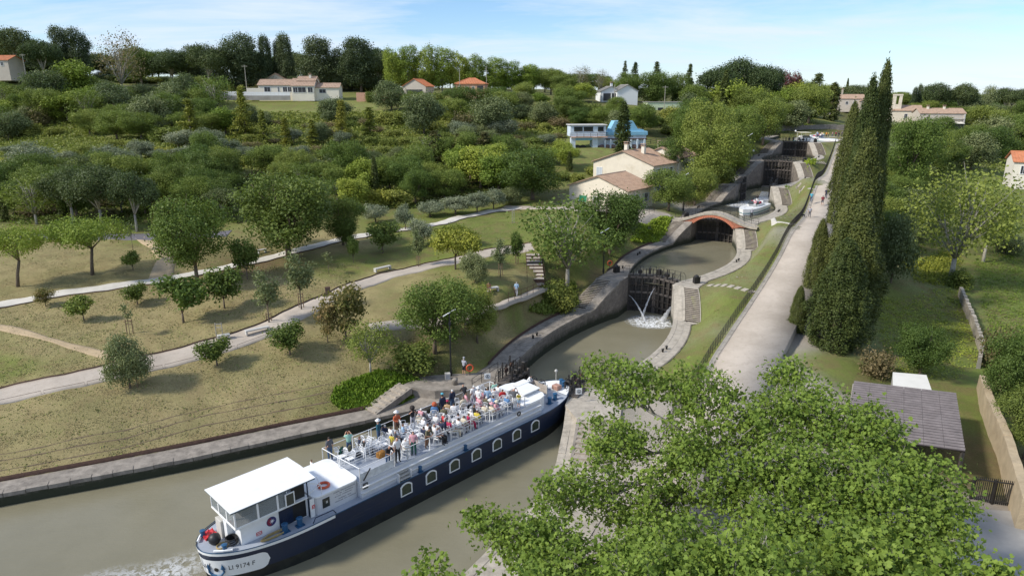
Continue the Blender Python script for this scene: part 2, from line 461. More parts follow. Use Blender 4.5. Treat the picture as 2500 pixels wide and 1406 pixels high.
# ------------------------------------------------------------------ terrain heights
ZC = {'d': (.33, .27, .135), 'g': (.165, .195, .048), 'm': (.21, .235, .075), 'w': (.085, .095, .035), 's': (.38, .335, .285), 'f': (.17, .215, .055), 'b': (.15, .105, .06), 'y': (.17, .19, .05)}
CPZ = [(0,1170,1.3,'d'),(480,1075,1.3,'d'),(900,1000,1.5,'g'),(200,1060,2.4,'d'),(600,960,2.7,'d'),(900,900,3.0,'d'),(1050,890,2.9,'w'),(350,1010,2.6,'d'),
 (0,975,3.4,'d'),(300,905,4.0,'d'),(450,875,4.3,'d'),(640,820,5.0,'d'),(800,740,5.8,'d'),(950,675,6.2,'d'),(1100,640,6.6,'g'),(1290,612,7.4,'g'),
 (800,860,4.2,'d'),(1000,800,4.7,'d'),(1150,840,3.4,'d'),(1230,800,3.8,'d'),(1205,765,5.2,'d'),(1330,705,6.0,'d'),(1262,725,6.0,'g'),(1140,730,6.2,'g'),(1300,760,4.2,'d'),
 (100,850,4.6,'d'),(300,780,5.2,'d'),(500,740,5.9,'d'),(700,700,6.2,'d'),(850,650,6.5,'g'),(0,900,4.0,'g'),
 (0,745,5.6,'d'),(200,712,6.0,'d'),(400,680,6.3,'d'),(600,645,6.7,'b'),(800,600,7.2,'d'),(1000,560,7.7,'g'),(1150,525,8.2,'g'),(1260,505,8.6,'g'),
 (1100,600,7.4,'g'),(1250,560,8.1,'g'),(1400,560,8.3,'g'),(1420,630,7.0,'g'),(1450,600,7.6,'g'),(1600,565,7.0,'g'),(1600,520,8.4,'s'),(1700,500,8.4,'s'),(1545,530,8.2,'s'),(1500,500,8.9,'s'),(1450,520,8.8,'g'),
 (1400,710,4.4,'w'),(1330,770,3.6,'w'),(1460,668,5.1,'b'),
 (100,575,7.7,'g'),(400,575,7.7,'g'),(150,605,7.2,'d'),(350,620,7.0,'d'),(100,660,6.4,'d'),(0,600,7.3,'d'),
 (300,545,8.1,'g'),(100,510,9,'w'),(0,430,12,'m'),(330,412,13,'m'),(600,480,10,'w'),(900,480,10,'w'),(1100,450,10.5,'w'),(1250,430,11.5,'w'),(1400,430,11.5,'g'),
 (200,350,16,'m'),(500,340,17,'m'),(0,330,17,'m'),(800,330,17.5,'m'),(1000,320,18,'m'),(1300,340,16.5,'m'),(1150,330,17.5,'m'),(1450,375,14.6,'m'),(1600,372,14.2,'m'),(1400,355,15.5,'m'),
 (1750,440,10.5,'w'),(1800,400,12.5,'w'),(1850,360,14.5,'w'),
 (1745,870,3.2,'g'),(1822,750,5.0,'g'),(1905,620,7.5,'g'),(1945,550,9.0,'g'),(1990,455,11.5,'g'),(2045,345,15.35,'g'),(1915,820,3.5,'s'),(1960,620,7.5,'s'),(1980,560,9,'s'),(2035,455,11.5,'s'),(2080,345,15.35,'s'),
 (1700,905,2.7,'g'),(1850,905,2.9,'s'),(1700,1000,2.2,'s'),(1950,950,2.6,'s'),(1500,1200,1.4,'s'),(1300,1350,.9,'s'),(2000,1300,1.2,'s'),(2150,960,1.7,'w'),
 (2100,700,3.4,'g'),(2300,640,2.2,'y'),(2450,700,1.5,'f'),(2200,780,1.9,'g'),(2300,880,1.6,'f'),(2380,1000,1.4,'g'),(2420,1150,1.3,'b'),(2440,1300,1.0,'s'),(2250,500,5.5,'w'),(2400,450,5,'f'),(2470,560,3,'f'),(2450,380,6.5,'f'),(2250,420,8,'w'),(2140,560,5.5,'w'),(2060,900,2.8,'g'),(2000,1000,2.2,'s')]
CPT = [(100,290,200,'m'),(400,290,205,'m'),(700,290,207,'m'),(1000,280,212,'m'),(1300,290,207,'w'),(1150,265,222,'y'),(720,242,236,'y'),(300,240,232,'m'),(60,200,240,'m'),(1150,240,240,'m'),(1510,250,235,'w'),(1350,282,207,'w'),(1620,272,216,'y'),
 (0,188,290,'w'),(400,202,285,'w'),(600,208,290,'w'),(900,218,290,'w'),(1200,222,292,'w'),(1500,236,292,'w'),(1800,245,300,'w'),(1930,258,300,'w'),(2050,272,300,'w'),(1990,308,232,'w'),(2040,300,245,'m'),(1850,325,222,'w'),(1750,310,230,'w'),
 (2200,315,290,'w'),(2330,322,285,'w'),(2450,300,330,'w'),(2480,250,500,'w'),(2300,260,420,'w'),(2150,330,240,'w'),
 (0,222,520,'w'),(600,226,520,'w'),(1250,228,520,'w'),(1900,234,520,'w'),(2450,236,700,'w'),(1250,231,900,'w'),(0,231,900,'w'),(2500,234,900,'w')]
CPW = [(-200, 0, 3, 'd'), (-120, 60, 5, 'd'), (-60, 5, 1, 'd'), (60, -20, 1, 's'), (0, -120, 1, 'g'), (200, 0, .5, 'f'), (-320, 200, 26, 'w'), (320, 250, 4, 'f'), (60, 30, 1, 's'), (110, 70, 1, 'f'), (-100, 110, 9, 'm'), (-500, 500, 28, 'w'), (600, 300, 5, 'f'), (-30, 10, 1, 'd'), (25, 20, 1, 's')]
pts = [(*PZ(u, v, z), c) for u, v, z, c in CPZ] + [(*PT(u, v, t), c) for u, v, t, c in CPT] + CPW
for i in range(6):
 p = cpt(i, 5, -7.2, QZ[i] + .15); pts.append((*p, 'g'))
 if i in (2, 3, 4):
  p = cpt(i, 16, -12.5, QZ[i] + 1.6); pts.append((*p, 'w'))
  p = cpt(i, 16, -22, QZ[i] + 2.2); pts.append((*p, 'w'))
CP = np.array([p[:3] for p in pts]); CZC = np.array([ZC[p[3]] for p in pts])
SC = 100.0
def _U(r2):
 return np.where(r2 > 1e-12, .5 * r2 * np.log(np.maximum(r2, 1e-12)), 0)
XY = CP[:, :2] / SC
n_ = len(XY)
K = _U(((XY[:, None] - XY[None]) ** 2).sum(-1)) + np.eye(n_) * .0004
Pm = np.hstack([np.ones((n_, 1)), XY])
A = np.vstack([np.hstack([K, Pm]), np.hstack([Pm.T, np.zeros((3, 3))])])
TW = np.linalg.solve(A, np.concatenate([CP[:, 2], np.zeros(3)]))
def tps(x, y):
 x = np.asarray(x, float).ravel(); y = np.asarray(y, float).ravel(); out = np.empty(len(x))
 for i in range(0, len(x), 40000):
  q = np.stack([x[i:i + 40000], y[i:i + 40000]], 1) / SC
  out[i:i + 40000] = _U(((q[:, None] - XY[None]) ** 2).sum(-1)) @ TW[:n_] + TW[n_] + q @ TW[n_ + 1:]
 return out
def sstep(x): x = np.clip(x, 0, 1); return x * x * (3 - 2 * x)
def polyline_dist(px, py, pl):
 """distance and interpolated z of the nearest point on polyline"""
 pl = np.array(pl); best = np.full(len(px), 1e9); bz = np.zeros(len(px))
 for a, b in zip(pl[:-1], pl[1:]):
  d = b[:2] - a[:2]; l2 = max(1e-9, d @ d)
  t = np.clip(((px - a[0]) * d[0] + (py - a[1]) * d[1]) / l2, 0, 1)
  ds = (px - a[0] - t * d[0]) ** 2 + (py - a[1] - t * d[1]) ** 2
  m = ds < best; best[m] = ds[m]; bz[m] = (a[2] + t * (b[2] - a[2]))[m]
 return np.sqrt(best), bz
def inside(px, py, poly):
 poly = np.array(poly)[:, :2]; c = np.zeros(len(px), bool); q = np.roll(poly, -1, 0)
 for (x0, y0), (x1, y1) in zip(poly, q):
  if y0 == y1: continue
  m = ((y0 > py) != (y1 > py)) & (px < (x1 - x0) * (py - y0) / (y1 - y0) + x0); c ^= m
 return c
CANAL_POLY = FULL_L + FULL_R[::-1]
def spaced(lo, hi, step, ext, g=1.13):
 a = list(np.arange(lo, hi + 1e-6, step)); s = step
 while a[-1] < ext[1]: s = min(s * g, 40); a.append(a[-1] + s)
 b = []; s = step; x = lo
 while x > ext[0]: s = min(s * g, 40); x -= s; b.append(x)
 return np.array(b[::-1] + a)
GX = spaced(-62, 88, .5, (-2600, 2600))
GY = spaced(26, 205, .5, (-300, 3500))
gx, gy = np.meshgrid(GX, GY)
fx, fy = gx.ravel(), gy.ravel()
fz = tps(fx, fy)
rr_ = np.hypot(fx, fy - 100)
k_ = sstep((rr_ - 480) / 350)
fz = np.clip(fz, -1, 42) * (1 - k_) + 25.0 * k_
near = (fx > -110) & (fx < 115) & (fy > -20) & (fy < 235)
ix = np.where(near)[0]
dl, zl = polyline_dist(fx[ix], fy[ix], FULL_L); dr, zr = polyline_dist(fx[ix], fy[ix], FULL_R)
d_ = np.minimum(dl, dr); ze = np.where(dl < dr, zl, zr)
ins = inside(fx[ix], fy[ix], CANAL_POLY)
zz = fz[ix].copy()
blend = sstep(d_ / 3.0)
zo = (ze - .02) * (1 - blend) + zz * blend
zi = np.where(d_ < 1.1, ze - .12, -3.0)
fz[ix] = np.where(ins, zi, zo)
und = .10 * np.sin(fx * .61 + 1.3 * np.sin(fy * .23)) * np.sin(fy * .47 + fx * .11) + .05 * np.sin(fx * 1.7 + fy * .9) * np.sin(fy * 1.3)
msk = np.ones(len(fx)); msk[ix] = np.where(ins, 0, sstep((d_ - 1) / 3))
fz += und * msk
GZ = fz.reshape(len(GY), len(GX))
def HT(x, y):
 i = int(np.clip(np.searchsorted(GX, x) - 1, 0, len(GX) - 2)); j = int(np.clip(np.searchsorted(GY, y) - 1, 0, len(GY) - 2))
 a = (x - GX[i]) / (GX[i + 1] - GX[i]); b = (y - GY[j]) / (GY[j + 1] - GY[j])
 return float((GZ[j, i] * (1 - a) + GZ[j, i + 1] * a) * (1 - b) + (GZ[j + 1, i] * (1 - a) + GZ[j + 1, i + 1] * a) * b)
def G(u, v, tmin=25):
 """point of the ground seen at a pixel of the photograph"""
 a = ray(u, v); t = tmin; st = .5
 prev = t
 while t < 1500:
  x, y, z = a[0] * t, a[1] * t, CAMH + a[2] * t
  if z < HT(x, y):
   lo, hi = prev, t
   for _ in range(14):
    m = (lo + hi) / 2
    if CAMH + a[2] * m < HT(a[0] * m, a[1] * m): hi = m
    else: lo = m
   t = (lo + hi) / 2
   return Vector((a[0] * t, a[1] * t, HT(a[0] * t, a[1] * t)))
  prev = t; t += st; st *= 1.01
 t = 300
 return Vector((a[0] * t, a[1] * t, HT(a[0] * t, a[1] * t)))
gc = np.zeros((len(fx), 3))
for i in range(0, len(fx), 40000):
 q = np.stack([fx[i:i + 40000], fy[i:i + 40000]], 1)
 d2 = ((q[:, None] - CP[None, :, :2]) ** 2).sum(-1) + 2.0
 w = d2 ** -2.0; w /= w.sum(1, keepdims=True)
 gc[i:i + 40000] = w @ CZC
M_GROUND, nt, b = nodes_of('ground_grass')
at = nt.nodes.new('ShaderNodeAttribute'); at.attribute_name = 'gcol'
f1 = noise_f(nt, .10, 8, .65); f2 = noise_f(nt, .55, 8, .7); f3 = noise_f(nt, 5.0, 6, .75); f4 = noise_f(nt, 22, 4, .7)
c = mixc(nt, mk(nt, ramp(nt, f1, .47, .60), .5), at.outputs['Color'], (.13, .145, .045))
c = mixc(nt, mk(nt, ramp(nt, f2, .47, .60), .55), c, (.20, .145, .075))
f5 = noise_f(nt, 1.7, 6, .7)
c = mixc(nt, mk(nt, ramp(nt, f5, .52, .64), .35), c, (.14, .15, .05))
c2 = mixc(nt, 1.0, c, ramp(nt, f3, .25, .75, (.75, .75, .74), (1.25, 1.25, 1.22)), 'MULTIPLY')
c2 = mixc(nt, 1.0, c2, ramp(nt, f4, .3, .7, (.72, .72, .72), (1.28, 1.28, 1.25)), 'MULTIPLY')
sp = nt.nodes.new('ShaderNodeSeparateColor'); nt.links.new(at.outputs['Color'], sp.inputs[0])
kk = ramp(nt, sp.outputs[2], .10, .2)
gr = mixc(nt, 1.0, at.outputs['Color'], ramp(nt, f3, .3, .7, (.9, .9, .9), (1.08, 1.08, 1.08)), 'MULTIPLY')
nt.links.new(mixc(nt, kk, c2, gr), b.inputs['Base Color'])
b.inputs['Roughness'].default_value = .95; b.inputs['Specular IOR Level'].default_value = .1
bump(nt, b, addn(nt, f3, f4), .6, .12)
nx, ny = len(GX), len(GY)
ii, jj = np.meshgrid(np.arange(nx - 1), np.arange(ny - 1))
a_ = (jj * nx + ii).ravel()
F = np.stack([a_, a_ + 1, a_ + nx + 1, a_ + nx], 1)
me = np_mesh('ground', np.stack([fx, fy, fz], 1), F, M_GROUND, smooth=True)
ca = me.attributes.new('gcol', 'FLOAT_COLOR', 'POINT')
ca.data.foreach_set('color', np.hstack([gc, np.ones((len(gc), 1))]).astype(np.float32).ravel())
ground = link('ground', me); sset(ground, kind='structure')
# ------------------------------------------------------------------ water
M_WATER, nt, b = nodes_of('canal_water')
f1 = noise_f(nt, .12, 5, .6); f2 = noise_f(nt, 1.1, 7, .7, stretch=(1, 2.2, 1)); f3 = noise_f(nt, 6, 3, .6)
c = mixc(nt, ramp(nt, f1, .35, .65), (.190, .172, .112), (.228, .206, .138))
nt.links.new(c, b.inputs['Base Color'])
b.inputs['Roughness'].default_value = .16; b.inputs['IOR'].default_value = 1.33
bump(nt, b, addn(nt, f2, mk(nt, f3, .3)), .3, .09)
def sheet(name, poly, z, m):
 mb = MB(); mb.add([(p[0], p[1], z) for p in poly], [tuple(range(len(poly)))])
 o = mb.build(name, m); sset(o, kind='structure'); return o
def off_poly(pl, other, d):
 """push polyline points away from the paired side by d"""
 o = []
 for p in pl:
  o.append(p)
 return o
def strip_sheet(name, Lp, Rp, z, m, ext=.35):
 """quad strip between two polylines of equal count"""
 mb = MB(); n = min(len(Lp), len(Rp))
 vs = []
 for i in range(n):
  l = Vector(Lp[i][:2]); r = Vector(Rp[i][:2]); d = (l - r).normalized() * ext
  l2 = l + d; r2 = r - d
  vs += [(l2.x, l2.y, z), (r2.x, r2.y, z)]
 mb.add(vs, [(2 * i, 2 * i + 1, 2 * i + 3, 2 * i + 2) for i in range(n - 1)])
 o = mb.build(name, m); sset(o, kind='structure'); return o
def rs_n(pl, n):
 pl = [Vector(p) for p in pl]; L = [0]
 for a, b in zip(pl, pl[1:]): L.append(L[-1] + (b - a).length)
 o = []
 for i in range(n):
  t = L[-1] * i / (n - 1); j = 0
  while j < len(pl) - 2 and L[j + 1] < t: j += 1
  o.append(pl[j].lerp(pl[j + 1], (t - L[j]) / max(1e-6, L[j + 1] - L[j])))
 return o
lowl = rs_n(LOW_L_IN, 30) + [cpt(0, s, -nin(0, -1, s), 0) for s in np.linspace(1, cham(0)[3] + .4, 30)]
lowr = rs_n(LOW_R_IN, 30) + [cpt(0, s, nin(0, 1, s), 0) for s in np.linspace(1, cham(0)[3] + .4, 30)]
strip_sheet('canal_water', lowl, lowr, 0.0, M_WATER, .6)
def chw(k, k2, z, s0=.5):
 l = []; r = []
 for q in range(k, k2 + 1):
  L = cham(q)[3]
  for s in np.linspace(s0 if q == k else 0, L + (.4 if q == k2 else 0), 26):
   l.append(cpt(q, s, -nin(q, -1, min(s, L)), 0)); r.append(cpt(q, s, nin(q, 1, min(s, L)), 0))
 return strip_sheet('canal_water', l, r, z, M_WATER, .4)
chw(1, 1, WZ[1]); chw(2, 3, WZ[2]); chw(4, 4, WZ[4]); chw(5, 5, WZ[5])
M_FOAM, nt, b = nodes_of('white_foam')
f = noise_f(nt, 2.6, 8, .75, dist=.6)
nt.links.new(mixc(nt, ramp(nt, f, .38, .52), (.36, .35, .3), (.86, .87, .87)), b.inputs['Base Color'])
b.inputs['Roughness'].default_value = .5
al = ramp(nt, f, .42, .56)
tc = nt.nodes.new('ShaderNodeTexCoord')
at = nt.nodes.new('ShaderNodeAttribute'); at.attribute_name = 'tint'
nt.links.new(mk(nt, al, at.outputs['Fac']), b.inputs['Alpha'])
def foam(cx, cy, z, rx, ry, rot, label=None, n=22, name='foam', h=.05, k=1.6):
 V = []; Fc = []; T = []
 for i in range(n + 1):
  for j in range(n + 1):
   x = (i / n * 2 - 1); y = (j / n * 2 - 1)
   V.append((x * rx, y * ry, z + h * (mnoise.noise(Vector((x * 5, y * 5, cx))) + 1) * .5 + .012))
   T.append(max(0, k * (1 - math.hypot(x, y) ** 1.5)))
 V = np.array(V); R = np.array([[math.cos(rot), -math.sin(rot)], [math.sin(rot), math.cos(rot)]])
 V[:, :2] = V[:, :2] @ R.T + [cx, cy]
 for i in range(n):
  for j in range(n):
   a = i * (n + 1) + j; Fc.append((a, a + n + 1, a + n + 2, a + 1))
 me = np_mesh(name, V, np.array(Fc), M_FOAM, True)
 a = me.attributes.new('tint', 'FLOAT', 'POINT'); a.data.foreach_set('value', np.clip(T, 0, 1).astype(np.float32))
 o = link(name, me); sset(o, kind='stuff', label=label); return o
# ------------------------------------------------------------------ draped strips
def ribbon(name, pl, w, m, dz=.07, step=.6, nw=4, kind='structure', label=None, wz=None, cat=None, level=False):
 """strip of ground surface lying on the terrain; pl = world xy polyline (centre) or pair list"""
 P_ = rs_n([Vector((p[0], p[1], 0)) for p in pl], max(2, int(sum((Vector(b[:2]) - Vector(a[:2])).length for a, b in zip(pl, pl[1:])) / step)))
 V = []; n = len(P_)
 for i, p in enumerate(P_):
  d = (P_[min(i + 1, n - 1)] - P_[max(i - 1, 0)]).normalized(); nn = Vector((d.y, -d.x, 0))
  ww = w(i / (n - 1)) if callable(w) else w
  for j in range(nw + 1):
   q = p + nn * ww * (j / nw - .5); V.append((q.x, q.y, (HT(p.x, p.y) + .02 if level else HT(q.x, q.y)) + dz))
  sk = .45 if level else .25
  q = V[-1]; V.append((q[0] + nn.x * .05, q[1] + nn.y * .05, q[2] - sk))
  q = V[-(nw + 2)]; V.append((q[0] - nn.x * .05, q[1] - nn.y * .05, q[2] - sk))
 F = []; r = nw + 3
 for i in range(n - 1):
  for j in range(nw + 1): F.append((i * r + j, i * r + j + 1, (i + 1) * r + j + 1, (i + 1) * r + j))
  F.append((i * r + nw + 2, i * r, (i + 1) * r, (i + 1) * r + nw + 2))
 me = np_mesh(name, np.array(V), np.array(F), m, True)
 o = link(name, me); sset(o, kind=kind, label=label, category=cat); return o, P_
def gp(lst): return [tuple(G(u, v))[:2] for u, v in lst]
LOWPATH = [(-120, 998), (0, 968), (140, 936), (300, 900), (430, 873), (560, 838), (670, 797), (760, 750), (850, 706), (940, 676), (1050, 650), (1150, 628), (1230, 612), (1300, 603)]
lp_w = gp(LOWPATH)
lowpath, LPP = ribbon('gravel_path', lp_w, 2.9, M_GRAVEL)
UPPATH = [(-120, 765), (0, 744), (150, 716), (300, 697), (440, 676), (560, 652), (680, 625), (800, 594), (900, 574), (1000, 559), (1070, 547), (1130, 530), (1200, 516), (1270, 507)]
up_w = gp(UPPATH)
uppath, UPP = ribbon('gravel_path', up_w, 2.2, M_PALEPATH)
ramp_w = gp([(1120, 782), (1170, 757), (1215, 743), (1270, 722), (1330, 698)])
ramp_o, RPP = ribbon('gravel_path', ramp_w, 1.7, M_GRAVEL, dz=.05, level=True)
ribbon('gravel_path', gp([(900, 800), (980, 792), (1080, 785), (1170, 765)]), 1.6, M_GRAVEL, dz=.065)
ribbon('sandy_track', gp([(352, 577), (385, 600), (408, 630), (398, 655), (392, 682)]), lambda t: 2.0 + 1.6 * abs(t - .5), M_SAND, dz=.05)
ribbon('dirt_track', gp([(-40, 790), (60, 812), (150, 838), (240, 862), (300, 884)]), lambda t: .9 + .2 * math.sin(t * 9), M_SAND, dz=.035)
ribbon('road', gp([(-60, 575), (80, 578), (200, 578), (320, 578), (430, 576), (560, 570)]), 3.6, M_ASPH, dz=.06)
ribbon('gravel_path', gp([(-80, 428), (0, 427), (120, 424), (230, 418), (340, 411), (420, 405)]), 1.6, M_PALEPATH, dz=.08)
ribbon('gravel_path', gp([(1230, 506), (1330, 508), (1430, 512), (1530, 522), (1640, 528)]), 2.5, M_GRAVEL, dz=.06)
ribbon('gravel_path', gp([(1850, 541), (1890, 546), (1940, 549)]), .7, M_PALEPATH, dz=.05)
M_FURROW = mat('furrow_shade_brown', (.15, .11, .065), .95)  # dark strips painted as the shading of plough-like lines on the bank
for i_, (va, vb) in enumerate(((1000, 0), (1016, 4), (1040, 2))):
 ribbon('furrow_shading', gp([(-60, va + 118), (100, va + 92), (300, va + 52 + vb), (500, va - 2), (700, va - 42 + vb), (880, va - 72)]), lambda t: .07 + .035 * math.sin(t * 60), M_FURROW, dz=.02, nw=1)
PLE = [PZ(1560, 1180, 1.9), PZ(1660, 1010, 2.4), PZ(1745, 870, 3.2), PZ(1822, 750, 5.0), PZ(1905, 620, 7.5), PZ(1945, 550, 9.0), PZ(1990, 455, 11.5), PZ(2045, 345, 15.35)]
for i, p in enumerate(PLE): PLE[i] = Vector((p.x, p.y, 0))
PW = [5.6, 5.8, 5.8, 5.2, 4.5, 4.1, 3.6, 3.4]
pl_n = rs_n(PLE, 190)
def pw_at(i): t = i / 189 * (len(PW) - 1); j = min(int(t), len(PW) - 2); return PW[j] + (PW[j + 1] - PW[j]) * (t - j)
V = []; F = []; PATHL = []; PATHR = []
for i, p in enumerate(pl_n):
 d = (pl_n[min(i + 1, 189)] - pl_n[max(i - 1, 0)]).normalized(); nn = Vector((d.y, -d.x, 0)); w = pw_at(i)
 zc = max(HT(p.x, p.y), HT(p.x + nn.x * .8, p.y + nn.y * .8), HT(p.x + nn.x * w * .5, p.y + nn.y * w * .5)) + .26
 V += [(p.x - nn.x * .02, p.y - nn.y * .02, zc - 1.2), (p.x, p.y, zc), (p.x + nn.x * w, p.y + nn.y * w, zc), (p.x + nn.x * (w + .02), p.y + nn.y * (w + .02), zc - 1.8)]
 PATHL.append(Vector((p.x, p.y, zc))); PATHR.append(Vector((p.x + nn.x * w, p.y + nn.y * w, zc)))
zs = np.array([q.z for q in PATHL]); zs = np.convolve(np.pad(zs, 8, 'edge'), np.ones(17) / 17, 'valid')
for i in range(190):
 dz = zs[i] - PATHL[i].z
 PATHL[i].z = zs[i]; PATHR[i].z = zs[i]
 for j in range(4): q = V[i * 4 + j]; V[i * 4 + j] = (q[0], q[1], q[2] + dz)
for i in range(189):
 for j in range(3): F.append((i * 4 + j, i * 4 + j + 1, i * 4 + j + 5, i * 4 + j + 4))
me = np_mesh('pavement', np.array(V), np.array(F), M_GRAVEL); towpath = link('pavement', me); sset(towpath, kind='structure')
# ------------------------------------------------------------------ lock quays, walls, stairs
M_RISER = mat('shade_toned_riser', (.085, .07, .06), .9, var=.3)  # riser colour darkened to paint in shade under the tread nosings
ORD = ['lowest', 'second', 'third', 'fourth', 'fifth', 'topmost']
def masonry(name, bot_pts, top_pts, m, wl, parent, thick=None):
 """wall face between matching polylines, uv = (length, height above water)"""
 n = len(top_pts); V = []; UV = []; a = 0
 for i in range(n):
  if i: a += (Vector(top_pts[i]) - Vector(top_pts[i - 1])).to_2d().length
  V += [tuple(bot_pts[i]), tuple(top_pts[i])]; UV += [(a, bot_pts[i][2] - wl), (a, top_pts[i][2] - wl)]
 mb = MB(); mb.add(V, [(2 * i, 2 * i + 2, 2 * i + 3, 2 * i + 1) for i in range(n - 1)])
 return mb.build(name, m, parent, uvf=lambda i: UV[i])
def slabstrip(cols, mb, mi=0):
 """cols: list of polylines (same count) joined to a surface"""
 n = len(cols[0]); b = []
 for c in cols: b += [tuple(p) for p in c]
 f = []
 for j in range(len(cols) - 1):
  for i in range(n - 1):
   f.append((j * n + i, j * n + i + 1, (j + 1) * n + i + 1, (j + 1) * n + i))
 mb.add(b, f, mi)
def stone_block(mb, p0, p1, q0, q1, h, dz=.02, gap=.012):
 """block between inner edge p0-p1 and outer edge q0-q1, height h, standing dz proud"""
 c = (p0 + p1 + q0 + q1) / 4
 def sh(p):
  d = (c - p); d.z = 0; L = d.length; return p + d * (gap / L * 1.4)
 P = [sh(p) for p in (p0, p1, q1, q0)]
 mb.hexa([(p.x, p.y, p.z - h + dz) for p in P], [(p.x, p.y, p.z + dz) for p in P])
def quay(k, side, slabs=True):
 L = cham(k)[3]; z0 = QZ[k]; wl = WZ[k]
 sa, sb = stairs_s(k, side) if k < 5 else (L + 9, L + 9)
 where = 'left' if side < 0 else 'right'
 th = empty('lock_quay', tuple(cpt(k, L / 2, side * (nin(k, side, L / 2) + 1), z0)), label='%s stone quay and wall of the %s lock chamber' % (where, ORD[k]), cat='quay wall', group='lock chamber quays')
 th.location = (0, 0, 0)
 s_end = L if k < 5 else L
 S = list(np.linspace(0.0 if k else 0.0, s_end, int(L / .7)))
 S = sorted(set([round(x, 3) for x in S] + ([round(sa, 3), round(sb, 3)] if k < 5 else [])))
 inn = [nin(k, side, s) for s in S]; wd = [width(k, side, s) for s in S]
 zt = [ztop(k, side, s) for s in S]
 lowz = min(WZ[k], WZ[k - 1] if k else 0) - 2.5
 st = lambda s: k < 5 and sa - .01 <= s <= sb + .01
 cw = [min(w - .3, .5 + (.85 * sstep((s - sa + 1.0)) if k < 5 else 0)) for s, w in zip(S, wd)]
 A = [cpt(k, s, side * w, z + (.10 if st(s) else 0)) for s, w, z in zip(S, inn, zt)]
 A0 = [Vector((p.x, p.y, lowz)) for p in A]
 B = [cpt(k, s, side * (w + c), z + (.10 if st(s) else 0)) for s, w, c, z in zip(S, inn, cw, zt)]
 Cc = [Vector((b.x, b.y, z - (.42 if st(s) else 0))) for b, s, z in zip(B, S, zt)]
 D = [cpt(k, s, side * (w + x - (.12 if st(s) else 0)), z - (.42 if st(s) else 0)) for s, w, x, z in zip(S, inn, wd, zt)]
 D2 = [cpt(k, s, side * (w + x - .12), z + .03) for s, w, x, z in zip(S, inn, wd, zt)]
 E_ = [cpt(k, s, side * (w + x), z + (.03 if st(s) else 0)) for s, w, x, z in zip(S, inn, wd, zt)]
 F_ = [Vector((p.x, p.y, p.z - 1.3)) for p in E_]
 body = MB()
 slabstrip([A, B, Cc, D, D2, E_, F_], body)
 for i in (0, -1):
  ring = [A0[i], A[i], B[i], Cc[i], D[i], D2[i], E_[i], F_[i]]
  body.add([tuple(p) for p in ring], [tuple(range(len(ring)))])
 body.build('quay_surface', M_STONE if side > 0 else M_STONE_D, th)
 masonry('wall', A0, A, M_WALL if side < 0 or k in (3, 4) else M_WALLR, wl, th)
 def at(s, off): return cpt(k, s, side * (nin(k, side, s) + off), ztop(k, side, s))
 s = .25; e = sa - .15 if k < 5 else L * .6; mm = M_STONE if side > 0 else M_STONE_D
 while s < e and k < 5:
  s2 = min(e, s + random.uniform(1.0, 1.35))
  mb = MB(); stone_block(mb, at(s, -.05), at(s2, -.05), at(s, .47), at(s2, .47), .30, .025 + random.uniform(0, .015))
  mb.build('coping_stone', mm, th); s = s2
 if slabs and k < 5:
  for row in range(2):
   s = 3.2 + .4 * row
   while s < e - .3:
    s2 = min(e, s + random.uniform(.9, 1.5))
    w0 = width(k, side, (s + s2) / 2); o0 = .52 + (w0 - .6) * row / 2; o1 = .52 + (w0 - .6) * (row + 1) / 2
    mb = MB(); stone_block(mb, at(s, o0), at(s2, o0), at(s, o1), at(s2, o1), .12, .012 + random.uniform(0, .012), .02)
    mb.build('paving_slab', mm, th); s = s2
 if k < 5:
  n = 7
  for i in range(n):
   a, b2 = sa + (sb - sa) * i / n, sa + (sb - sa) * (i + 1) / n
   p0, p1, q0, q1 = at(a, -.04), at(b2, -.04), at(a, 1.0), at(b2, 1.0)
   for p in (p0, p1, q0, q1): p.z += .12
   mb = MB(); stone_block(mb, p0, p1, q0, q1, .25, .03)
   mb.build('coping_stone', mm, th)
  stn = empty('stone_staircase', (0, 0, 0), label='stone stairs on the %s climbing to the %s lock gate' % (where, ORD[k + 1]), cat='staircase', group='staircases beside the lock gates')
  N_ = 18
  for i in range(N_):
   a = sa + (sb - sa) * i / N_; b2 = sa + (sb - sa) * (i + 1) / N_ + .03
   z = QZ[k] + (QZ[k + 1] - QZ[k]) * (i + 1) / N_
   o0 = 1.38; o1 = width(k, side, (a + b2) / 2) - .14
   P = [cpt(k, a, side * (nin(k, side, a) + o0), z), cpt(k, b2, side * (nin(k, side, b2) + o0), z), cpt(k, b2, side * (nin(k, side, b2) + o1), z), cpt(k, a, side * (nin(k, side, a) + o1), z)]
   mb = MB(); e3 = cham(k)[1].to_3d() * .07 if False else Vector((cham(k)[1].x, cham(k)[1].y, 0)) * .08
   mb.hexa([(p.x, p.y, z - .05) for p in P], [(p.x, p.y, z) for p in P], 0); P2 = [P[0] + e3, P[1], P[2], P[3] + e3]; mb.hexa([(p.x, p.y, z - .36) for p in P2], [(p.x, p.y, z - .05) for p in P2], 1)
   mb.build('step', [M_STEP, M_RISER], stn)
 return th
for k in range(6):
 for side in (-1, 1):
  quay(k, side, slabs=(k < 4))
for k in (1, 2, 4, 5):
 th = empty('gate_sill', (0, 0, 0), label='dark stone sill under the %s lock gate' % ORD[k], cat='stone sill', group='gate sills')
 mb = MB()
 L = cham(k - 1)[3]
 P = [cpt(k - 1, L - .9, -3.3, 0), cpt(k - 1, L + .9, -3.3, 0), cpt(k - 1, L + .9, 3.3, 0), cpt(k - 1, L - .9, 3.3, 0)]
 z = QZ[k] - 5.9
 mb.hexa([(p.x, p.y, z - 1.5) for p in P], [(p.x, p.y, z) for p in P]); mb.build('sill_block', M_STONE_D, th)
